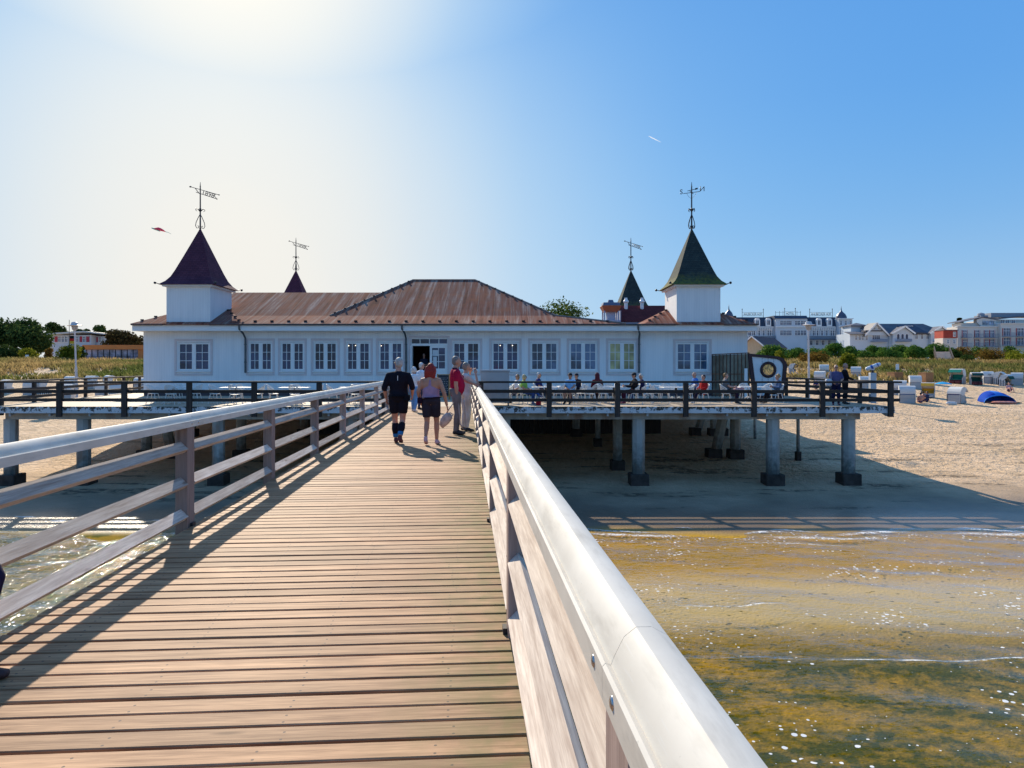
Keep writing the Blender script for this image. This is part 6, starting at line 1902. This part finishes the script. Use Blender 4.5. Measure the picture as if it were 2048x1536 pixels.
win_row(ch_, Yc, (1929, 1954, 1973, 1984), 660.5, 674.5, 7, 0, mul=2); win_row(ch_, Yc, (1929, 1954, 1973, 1984), 678.5, 692, 7, 0, mul=2)
win_row(ch_, Yc, (2007, 2034, 2062), 657, 672, 12, -1.2, mul=3); win_row(ch_, Yc, (2007, 2034, 2062), 676, 690, 12, -1.2, mul=3); win_row(ch_, Yc, (1945, 1953), 646.5, 652, 6, 3); win_row(ch_, Yc, (2014, 2024, 2036), 640, 647, 7, 2)
M_redsh = pm((.35, .05, .06), .6, .1, 2, name='dark_red_shutter')
mb = MB()
for x in (1929, 1954, 1973, 1984):
    for y0, y1 in ((660.5, 674.5), (678.5, 692)):
        for s_ in (-4.6, 4.6): mb = MB(); mb.box(PX(x + s_ - .8, Yc), Yc - .14, PZ(y1, Yc), PX(x + s_ + .8, Yc), Yc - .02, PZ(y0, Yc)); mb.build('shutter', M_redsh, ch_, True)
for x in (2007, 2034, 2062):
    for y0, y1 in ((657, 672), (676, 690)):
        for s_ in (-7.4, 7.4): mb = MB(); mb.box(PX(x + s_ - .9, Yc), Yc - 1.34, PZ(y1, Yc), PX(x + s_ + .9, Yc), Yc - 1.21, PZ(y0, Yc)); mb.build('shutter', M_redsh, ch_, True)
M_balc = pm((.20, .24, .32), .5, .1, 2, name='steel_balcony')
for x, w_, f_ in ((1929, 8, 0), (1954, 8, 0), (1973, 6, 0), (1984, 6, 0), (2007, 10, -1.2), (2034, 10, -1.2), (2062, 10, -1.2)):
    for yb in (675, 693):
        mb = MB(); xa, xb = PX(x - w_, Yc), PX(x + w_, Yc); z0 = PZ(yb - (2 if f_ else 0), Yc)
        mb.box(xa, Yc + f_ - 1.5, z0 - .12, xb, Yc + f_ - .21, z0)
        n_ = int((xb - xa) / .25)
        for k in range(n_ + 1): xq = lerp(xa, xb, k / n_); mb.box(xq - .02, Yc + f_ - 1.5, z0, xq + .02, Yc + f_ - 1.46, z0 + .9)
        mb.box(xa, Yc + f_ - 1.52, z0 + .9, xb, Yc + f_ - 1.44, z0 + .97)
        mb.build('balcony', M_balc, ch_, True)
mb = MB(); mb.box(PX(1985, Yc), Yc + 5, PZ(636, Yc), PX(2000, Yc), Yc + 8, PZ(628, Yc)); mb.lathe([(1.0, PZ(629, Yc)), (.9, PZ(624, Yc)), (.2, PZ(622, Yc))], 10, (PX(1990, Yc), Yc + 6, 0)); mb.box(PX(2006, Yc), Yc + 5, PZ(632, Yc), PX(2100, Yc), Yc + 9, PZ(623, Yc))
mb.build('roof_plant', pm((.28, .30, .34), .5, .1, 2, name='roof_plant_metal'), ch_, True)
# gabled shed on the dune
sh = thing('gabled_shed', 'timber shed with brown roof and pale gable beside the pier building', 'shed', (PX(1505, 152), 152, 3.8), R(-40))
mb = MB(); mb.prism([(-2.4, 0, -.6), (2.4, 0, -.6), (2.4, 0, 2.5), (0, 0, 4.4), (-2.4, 0, 2.5)], (0, 13, 0)); mb.build('wall', pm((.55, .42, .27), .7, .1, 2, name='pale_timber'), sh)
mb = MB()
for s_ in (-1, 1): mb.hexa([V((s_ * 2.9, -.5, 2.05)), V((0, -.5, 4.42)), V((0, 13.5, 4.42)), V((s_ * 2.9, 13.5, 2.05)), V((s_ * 2.9, -.5, 2.27)), V((0, -.5, 4.64)), V((0, 13.5, 4.64)), V((s_ * 2.9, 13.5, 2.27))])
mb.build('roof', pm((.10, .055, .055), .7, .2, 1.5, name='brown_shed_roof'), sh)
mb = MB()
for s_ in (-1, 1): mb.beam((s_ * 2.95, -.56, 2.14), (0, -.56, 4.55), .08, .28)
mb.build('bargeboard', M_trim, sh)
# buildings on the left
Yl = 185
lb_ = thing('flat_roofed_house', 'white flat-roofed building with red panels among the left trees', 'building', (PX(155, Yl), Yl, 3.7))
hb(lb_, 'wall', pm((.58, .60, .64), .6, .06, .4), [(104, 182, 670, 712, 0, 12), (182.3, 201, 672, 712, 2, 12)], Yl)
mb = MB(); mb.prism([V((PX(98, Yl), Yl - 1.5, PZ(670, Yl))), V((PX(174, Yl), Yl - 1.5, PZ(665, Yl))), V((PX(209, Yl), Yl - .5, PZ(669, Yl))), V((PX(209, Yl), Yl + 13, PZ(669, Yl))), V((PX(98, Yl), Yl + 13, PZ(670, Yl)))], (0, 0, .35)); mb.build('roof', pm((.60, .58, .54), .6, .08, .5, name='pale_flat_roof'), lb_, True)
hb(lb_, 'red_panel', pm((.42, .05, .07), .6, .1, .5, name='red_panel'), [(109.5, 115.5, 673, 684, -.1, -.01), (159.5, 164.5, 673, 684, -.1, -.01), (173, 179, 673, 684, -.1, -.01), (184, 187, 673.5, 684, 1.9, 1.99)], Yl)
win_row(lb_, Yl, (119.5, 126, 133, 154, 169), 673.5, 684, 4.4, 0); win_row(lb_, Yl, (191,), 674, 684, 4, 2)
Yo = 150
op = thing('orange_pavilion', 'low orange pavilion with a glazed front behind the left dune', 'pavilion', (PX(230, Yo), Yo, 3.4))
M_or = pm((.62, .20, .05), .6, .08, .4, name='orange_fascia')
hb(op, 'fascia', M_or, [(168, 330, 690, 699, -.6, 8)], Yo); hb(op, 'end_wall', M_or, [(277.5, 330, 699.05, 722, -.3, 7.5)], Yo)
hb(op, 'interior_wall', pm((.40, .38, .42), .7, .1, .4), [(170, 277, 699.1, 722, 3.5, 7)], Yo)
mb = MB()
for k in range(10):
    x = 171 + k * 11.8; mb.box(PX(x, Yo), Yo, PZ(722, Yo), PX(x + .8, Yo), Yo + .15, PZ(699.1, Yo))
mb.box(PX(171, Yo), Yo + .02, PZ(714, Yo), PX(277, Yo), Yo + .1, PZ(713.2, Yo)); mb.build('mullions', M_iron, op, True)
mb = MB(); mb.box(PX(171, Yo), Yo + .16, PZ(722, Yo), PX(277, Yo), Yo + .2, PZ(699.1, Yo)); mb.build('glazing', glassmat('lilac_glass', (.34, .32, .42), .08), op, True)

# ------------------------------------------------------------------ lamps, flag, sign, ramp
def lamp(px_, Y_, ytop, label, tilt):
    x, y, z = at(px_, Y_); H = PZ(ytop, Y_) - z
    t = thing('street_lamp', label, 'lamp post', (x, y, z), 0, 'promenade lamp posts on the beach')
    t.rotation_euler = (0, tilt, 0)
    mb = MB(); mb.tube([V((0, 0, -.3)), V((0, 0, H * .42)), V((0, 0, H * .425)), V((0, 0, H - .75))], [.105, .10, .075, .07], 12); mb.build('pole', pm((.52, .53, .56), .4, .08, 3, name='galvanised_pole'), t)
    mb = MB(); mb.lathe([(.09, H - .75), (.20, H - .68), (.26, H - .40), (.26, H - .36)], 16); hd_ = mb.build('lamp_housing', pm((.34, .34, .35), .5, .05, 4, name='lamp_glass'), t, smooth=True)
    mb = MB(); mb.lathe([(.10, H - .36), (.58, H - .33), (.60, H - .31), (.30, H - .22), (.26, H - .05), (.18, H)], 20); mb.build('lamp_shade', pm((.55, .54, .54), .4, .06, 4, name='lamp_shade'), t)
    return t
lamp(1618, 62, 643, 'tall grey street lamp with flat round shade behind the right terrace', R(-.4))
lamp(154, 62, 644, 'tall grey street lamp with flat round shade behind the left terrace', R(-1.8))
fp = thing('flagpole', 'thin flagpole with a hanging black, red and gold flag behind the left lamp', 'flagpole', at(138.5, 120))
mb = MB(); mb.tube([V((0, 0, -.3)), V((0, 0, 7.2))], [.07, .04], 8); mb.build('pole', M_iron, fp)
for i, (c, z0, z1) in enumerate((((.02, .02, .02), 4.0, 4.45), ((.55, .04, .03), 3.55, 4.0), ((.75, .45, .05), 3.1, 3.55))):
    mb = MB(); ww = [V((.08 + .13 * k, .06 * math.sin(k * 1.3), 0)) for k in range(7)]
    for a, b in zip(ww[:-1], ww[1:]): mb.hexa([a + V((0, 0, z0)), b + V((0, 0, z0)), b + V((0, .01, z0)), a + V((0, .01, z0)), a + V((0, 0, z1)), b + V((0, 0, z1)), b + V((0, .01, z1)), a + V((0, .01, z1))])
    mb.build('flag_stripe', cloth(c), fp)
sg = thing('notice_sign', 'small white notice sign on a post at the foot of the right dune', 'sign', at(1794.5, 84))
mb = MB(); mb.tube([V((0, 0, -.2)), V((0, 0, 1.5))], .035, 8); mb.build('post', M_iron, sg)
mb = MB(); mb.bbox(-.20, -.05, .95, .20, -.02, 1.65, .01); mb.build('sign_board', M_trim, sg)
s2 = thing('notice_board', 'small white board standing before the round green shrub on the left', 'sign', at(54, 118))
mb = MB(); mb.bbox(-.28, -.02, .5, .28, .02, 1.35, .01); mb.build('sign_board', M_trim, s2)
mb = MB()
for x in (-.2, .2): mb.tube([V((x, .03, -.2)), V((x, .03, .9))], .03, 6)
mb.build('post', M_iron, s2)
rp = thing('beach_ramp', 'grey wooden ramp climbing over the dune between the bushes', 'ramp', at(1900, 112))
mb = MB(); r0, r1 = V((-2.0, -2, -.1)), V((3.6, 8, 2.0))
for k in range(30):
    a = r0.lerp(r1, k / 30); mb.beam(a + V((-1.0, .5, 0)), a + V((1.0, -.5, 0)), .26, .06)
mb.build('ramp_boards', M_railwood, rp)
mb = MB()
for s_ in (-1, 1):
    o_ = V((1.0, -.5, 0)) * s_
    mb.beam(r0 + o_ + V((0, 0, .9)), r1 + o_ + V((0, 0, .9)), .08, .08)
    for k in range(6): a = r0.lerp(r1, k / 5) + o_; mb.beam(a + V((0, 0, -.6)), a + V((0, 0, .9)), .09, .09)
mb.build('ramp_handrail', pm((.10, .08, .07), .8, .2, 4), rp)

# ------------------------------------------------------------------ beach chairs, people and gear on the sand
def stripes(name, c0, c1, w):
    m = NT(name).set(.7, .3); x, y, z = m.sep(m.coord('Object'))
    f = m.math('GREATER_THAN', m.math('FRACT', m.math('DIVIDE', m.math('ADD', x, y), w)), .5)
    m.col(m.mix(f, c0, c1)); return m.mat
M_wick = pm((.66, .65, .62), .6, .08, 20, .4, 60, name='white_wicker')
M_str = stripes('dark_white_stripes', (.70, .70, .68), (.04, .045, .06), .18)
M_gwick = pm((.40, .41, .42), .6, .12, 20, .4, 60, name='grey_wicker')
M_brw = pm((.20, .10, .05), .7, .15, 10, .3, 60, name='brown_wicker')
M_maro = pm((.12, .02, .025), .6, .1, 6, name='maroon_panel')
COLS = {'green': (.02, .22, .16), 'dgreen': (.015, .08, .07), 'blue': (.10, .22, .55), 'yellow': (.62, .34, .04), 'white': (.68, .68, .66), 'navy': (.02, .03, .08), 'brown': (.16, .08, .05)}
def beach_chair(label, px_, ybot, hpx, rz, awn='white', side=M_str, base=M_gwick, hood=M_wick, tilt=0, num=None, Yd=None, foot=True):
    # depth from where its foot meets the sloping beach
    best = None
    if tilt == 0: tilt = random.uniform(.04, .22)
    if Yd is None:
        for k in range(300, 1000):
            y = k / 10
            d = abs(HY + (EYE - gz(PX(px_, y), y)) * F / y - ybot)
            if best is None or d < best[0]: best = (d, y)
        Yd = best[1]
    x = PX(px_, Yd); z = gz(x, Yd)
    s_ = min(1.25, max(.85, hpx * Yd / F / 1.62))
    t = thing('beach_chair', label, 'beach chair', (x, Yd, z - .03), rz, 'hooded wicker beach chairs on the sand')
    t.scale = (s_,) * 3
    # opening faces local -y
    mb = MB(); mb.bbox(-.58, -.36, .0, .58, .40, .42, .02); mb.bbox(-.58, .33, .421, .58, .40, .78, .01); mb.build('base', base, t)
    for q in (-1, 1):
        mb = MB(); mb.prism([(q * .585, -.38, .02), (q * .585, .42, .02), (q * .585, .46, .86), (q * .585, -.12, .86), (q * .585, -.38, .62)], (q * .045, 0, 0)); mb.build('side_panel', side, t)
    c, sn = math.cos(tilt), math.sin(tilt)
    def rot(p): y, z_ = p[1] - .2, p[2] - .80; return V((p[0], .2 + y * c - z_ * sn, .80 + y * sn + z_ * c))
    prof = [(.44, .80), (.47, 1.02), (.44, 1.26), (.34, 1.46), (.16, 1.58), (-.06, 1.62), (-.30, 1.58)]
    inn_ = [(.40, .80), (.43, 1.02), (.40, 1.24), (.31, 1.42), (.14, 1.53), (-.06, 1.57), (-.29, 1.54)]
    mb = MB()
    for (a, b, c_, d_) in zip(prof[:-1], prof[1:], inn_[1:], inn_[:-1]):
        mb.hexa([rot((-.60, *a)), rot((-.60, *b)), rot((-.60, *c_)), rot((-.60, *d_)), rot((.60, *a)), rot((.60, *b)), rot((.60, *c_)), rot((.60, *d_))])
    h_ = mb.build('hood', hood, t, smooth=False)
    for q in (-1, 1):
        mb = MB(); mb.prism([rot((q * .601, *p)) for p in prof] + [rot((q * .601, -.16, 1.05)), rot((q * .601, -.06, .80))], (q * .03, 0, 0)); mb.build('hood_side', hood, h_)
    mb = MB(); mb.hexa([rot((-.61, -.31, 1.60)), rot((.61, -.31, 1.60)), rot((.61, -.31, 1.58)), rot((-.61, -.31, 1.58)), rot((-.61, -.66, 1.36)), rot((.61, -.66, 1.36)), rot((.61, -.66, 1.34)), rot((-.61, -.66, 1.34))]); mb.build('awning', cloth(COLS[awn], .06), t)
    mb = MB(); mb.bbox(-.55, -.36, .425, .55, .30, .50, .02); mb.bbox(-.55, .22, .505, .55, .325, .95, .02); mb.build('cushion', cloth(COLS[awn] if awn not in ('white',) else (.10, .12, .3), .1), t)
    if foot:
        mb = MB(); mb.bbox(-.50, -.72, .05, -.05, -.40, .26, .015); mb.bbox(.05, -.72, .05, .50, -.40, .26, .015); mb.build('footrest', base, t)
    if num: put_text(num, .30, .004, M_iron, h_, wl(h_) + V((0, .49, 1.08)), (R(90), 0, PI), 'chair_number')
    return t
# right of the building (rz: 0 = open towards the camera)
beach_chair('large white hooded beach chair with blue-grey top nearest the terrace corner', 1814, 806, 37, R(155), 'blue')
beach_chair('white beach chair seen obliquely half hidden behind the nearest chair by the terrace corner', 1800, 797, 30, R(150), 'white', Yd=66)
beach_chair('white beach chair tilted back with striped side and bolster, alone on the sand', 1913, 806, 35, R(115), 'white', tilt=.35)
beach_chair('white beach chair with yellow lining beside sunbathers', 1856, 794, 30, R(-35), 'yellow', tilt=.1)
beach_chair('white beach chair with dark striped apron just behind the first row', 1830, 781, 26, R(165), 'white', Yd=71)
beach_chair('green-awninged beach chair with maroon frame and striped side', 1915, 767, 31, R(-55), 'green', M_str, M_maro)
beach_chair('beach chair with dark green lining left of a white-backed chair', 1952, 769, 22, R(-15), 'dgreen', M_str, M_maro)
beach_chair('white-backed beach chair with a number right of the dark green one', 1975, 767, 22, R(170), 'white', num='324')
beach_chair('white and maroon beach chair behind the blue beach tent', 1997, 768, 23, R(40), 'white', M_str, M_maro)
beach_chair('reclined beach chair with green hood lining and orange cushion', 2010, 772, 20, R(30), 'dgreen', M_str, M_brw, tilt=.5)
beach_chair('white beach chair with striped side at the right edge of the view', 2034, 770, 24, R(145), 'white')
beach_chair('small white beach chair showing behind the right edge of the porthole panel', 1585, 760, 15, R(60), 'brown', Yd=88)
beach_chair('grey-white beach chair between the lamp post and the standing woman', 1648, 760, 15, R(160), 'navy', Yd=86)
beach_chair('white beach chair just right of the man in black jacket', 1712, 762, 17, R(150), 'white', Yd=82)
beach_chair('striped beach chair seen through the rails near the telescope pillar', 1730, 787, 26, R(170), 'navy', Yd=70)
beach_chair('white beach chair low behind the side rail near the lamp post', 1640, 790, 22, R(140), 'white', Yd=76)
# left of the building
for a in (('white beach chair at the left edge behind the left terrace rail', 14, 787, 20, R(160), None), ('white beach chair second from the left edge behind the terrace', 62, 790, 30, R(170), None), ('low white beach chair left of the left lamp post', 86, 789, 20, R(140), None), ('white beach chair directly behind the left lamp post', 142, 779, 26, R(175), None), ('white beach chair in front of the left lamp post', 134, 797, 30, R(185), '536'),
          ('white beach chair with number right of the left lamp post', 183, 777, 24, R(172), '130'), ('white beach chair turned away between two numbered chairs', 217, 776, 24, R(140), None), ('white striped beach chair low behind the terrace rail post', 206, 795, 26, R(165), None), ('broad white beach chair nearest the left terrace', 234, 796, 26, R(176), None), ('white beach chair with number beside the building corner', 281, 782, 28, R(180), '530')):
    beach_chair(a[0], a[1], a[2], a[3], a[4], 'white', M_wick if random.random() < .5 else M_str, num=a[5])
def basket(label, px_, Y_, w_, h_):
    t = thing('wicker_box', label, 'wicker box', at(px_, Y_), R(12), 'brown wicker boxes on the beach')
    mb = MB(); mb.lathe([(w_ * .62, 0), (w_ * .72, h_ * .5), (w_ * .74, h_)], 4, rot=PI / 4); mb.build('box_body', M_brw if False else pm((.36, .18, .08), .8, .2, 8, .5, 40, name='tan_wicker'), t)
    mb = MB(); mb.lathe([(w_ * .77, h_), (w_ * .77, h_ + .06)], 4, rot=PI / 4); mb.build('rim', pm((.42, .22, .10), .8, .2, 8), t)
basket('brown wicker box below the white notice sign', 1790, 78, 1.05, 1.0)
basket('brown wicker box half behind the striped-apron chair', 1852, 75, .95, 1.15)
# beach tent
tn = thing('beach_tent', 'open blue beach tent on the sand at the right', 'tent', at(1995, 61), R(8))
tn.location.z = gz(tn.location.x, 61)
mb = MB(); n1, n2 = 12, 6; pts = []
for j in range(n2 + 1):
    th = R(6) + (PI * .52) * j / n2
    pts.append([V((1.55 * math.cos(PI * i / n1) * (1 - .22 * (j / n2)), -.75 * math.cos(th) + .45 + .25 * j / n2, .98 * math.sin(PI * i / n1) * (.55 + .45 * math.sin(th)))) for i in range(n1 + 1)])
for j in range(n2):
    for i in range(n1):
        a, b, c, d = pts[j][i], pts[j][i + 1], pts[j + 1][i + 1], pts[j + 1][i]
        k_ = V((0, .02, -.02)); mb.mi = 1 if j == 0 or i in (5, 6) else 0
        mb.hexa([a, b, c, d, a + k_, b + k_, c + k_, d + k_])
mb.mi = 0
back = pts[-1]; mb.prism([p + V((0, .0, 0)) for p in back], (0, .03, 0))
mb.build('tent_shell', [cloth((.012, .07, .42), .06), cloth((.06, .25, .72), .06)], tn, fix=True)
mb = MB(); mb.bbox(-1.5, -.95, .0, 1.5, .5, .03, .01); mb.build('ground_sheet', cloth((.10, .06, .08)), tn)
bt = thing('beach_towel', 'crumpled salmon towel lying in front of the blue tent', 'towel', (tn.location.x - .1, 60.0, gz(tn.location.x, 60.0) + .02))
mb = MB(); mb.ball((0, 0, .08), (1.15, .4, .13), 18, 8, .12); mb.build('towel_cloth', cloth((.62, .26, .20), .3), bt, smooth=True)
# umbrella
um = thing('beach_umbrella', 'light blue beach umbrella beyond the tilted beach chair', 'umbrella', at(1886, 66))
H_ = PZ(764, 66) - um.location.z
mb = MB(); mb.tube([V((0, 0, -.1)), V((0, 0, H_))], .02, 6); mb.build('pole', M_trim, um)
mb = MB(); mb.lathe([(.0, H_ + .02), (.35, H_ - .04), (.75, H_ - .18), (.72, H_ - .20), (.33, H_ - .07), (.0, H_ - .01)], 10, cap=False); mb.build('canopy', cloth((.03, .34, .62), .1), um)
# white bolster
bo = thing('bolster', 'white roll cushion lying at the foot of the tilted beach chair', 'cushion', (PX(1903, 59.3), 59.3, 0)); bo.location.z = gz(bo.location.x, 59.3) + .12
mb = MB(); mb.tube([V((-.40, 0, 0)), V((-.30, 0, 0)), V((.3, 0, -.02)), V((.40, 0, -.02))], [.12, .16, .16, .12], 12); mb.build('roll', cloth((.70, .68, .66), .05), bo, smooth=True)
mb = MB()
for x in (-.26, .26): mb.tube([V((x - .015, 0, 0)), V((x + .015, 0, 0))], .163, 12)
mb.build('piping', cloth((.5, .48, .47), .05), bo)
# sunbathers
tmp_scene = bpy.data.scenes.new('tmp_scene2')
SITG = dict(SIT)
for k, v in SIT.items(): SITG[k] = (v[0], v[1], v[2] - .38)
SITG.update(knL=(-.13, .40, .46), knR=(.13, .40, .46), anL=(-.13, .62, .07), anR=(.13, .62, .07), toL=(-.13, .80, .05), toR=(.13, .80, .05), wrL=(-.14, .34, .44), wrR=(.14, .34, .44))
def bather(label, px_, Y_, rz, sk, top, hair):
    x = PX(px_, Y_); person(label, (x, Y_, gz(x, Y_) - .02), rz, 1.75, None, SITG, sk, top, ((.06, .05, .12), .6), None, hair, fine=False)
bather('bare-backed sunbather with dark hair sitting on the sand left of the yellow-lined chair', 1841, 60.5, R(-20), (.60, .27, .19), None, ((.05, .03, .02), 'short'))
bather('sunbather sitting between the bare-backed one and the yellow-lined chair', 1847.5, 61.5, R(-60), (.45, .20, .14), None, ((.04, .03, .03), 'short'))
bather('sunbather in dark top sitting in front of the yellow-lined beach chair', 1853.5, 61.2, R(30), SK2, ((.03, .04, .10), .6, 'shirt'), ((.12, .06, .03), 'short'))
bather('person sitting on the sand seen through the rails left of the terrace couple', 1632, 70, R(160), SK1, ((.04, .04, .12), .6, 'shirt'), ((.08, .04, .03), 'short'))
bather('pink-shouldered person sitting among the beach chairs near the right edge', 2018, 68, R(170), (.60, .30, .24), ((.5, .35, .38), .2, 'shirt'), ((.2, .12, .08), 'short'))
bpy.data.scenes.remove(tmp_scene)
# ------------------------------------------------------------------ kite and aircraft trail
kt = thing('kite', 'red kite with a green tail flying left of the left tower', 'kite', P(322, 459, 75))
def kq(px_, py_): return P(px_, py_, 75) - kt.location
mb = MB(); mb.tube([kq(309, 457), kq(316, 457.5), kq(321, 459), kq(326, 461), kq(331, 463.5)], [(.05, .12), (.16, .05), (.15, .05), (.10, .04), (.03, .03)], 8); mb.build('sail', cloth((.9, .08, .14), .1), kt, smooth=True)
mb = MB(); mb.tube([kq(303.5, 456), kq(310, 458.5), kq(316, 460.5), kq(320.5, 463)], [(.05, .06), (.07, .03), (.07, .03), (.02, .02)], 8); mb.tube([kq(331, 463.5), kq(337, 465), kq(342, 468)], [.03, .02, .015], 6); mb.build('tail', cloth((.10, .42, .36), .1), kt, smooth=True)
trl = thing('aircraft_trail', 'short white aircraft trail high in the blue sky on the right', 'contrail', P(1309, 278, 4000))
mt = NT('vapour'); df_ = mt.n('ShaderNodeBsdfDiffuse'); df_.inputs[0].default_value = (.9, .9, .9, 1); tp_ = mt.n('ShaderNodeBsdfTransparent'); tl_ = mt.n('ShaderNodeBsdfTranslucent'); tl_.inputs[0].default_value = (.9, .9, .9, 1)
m1 = mt.n('ShaderNodeMixShader'); m1.inputs[0].default_value = .5; mt.l(df_.outputs[0], m1.inputs[1]); mt.l(tl_.outputs[0], m1.inputs[2]); m2 = mt.n('ShaderNodeMixShader'); m2.inputs[0].default_value = .55; mt.l(tp_.outputs[0], m2.inputs[1]); mt.l(m1.outputs[0], m2.inputs[2]); mt.l(m2.outputs[0], mt.out.inputs['Surface'])
def tq(px_, py_): return P(px_, py_, 4000) - trl.location
mb = MB(); mb.tube([tq(1297, 272), tq(1303, 275), tq(1312, 279.5), tq(1322, 284.5)], [1.2, 3.2, 2.6, .6], 8); mb.build('vapour', mt.mat, trl, smooth=True)
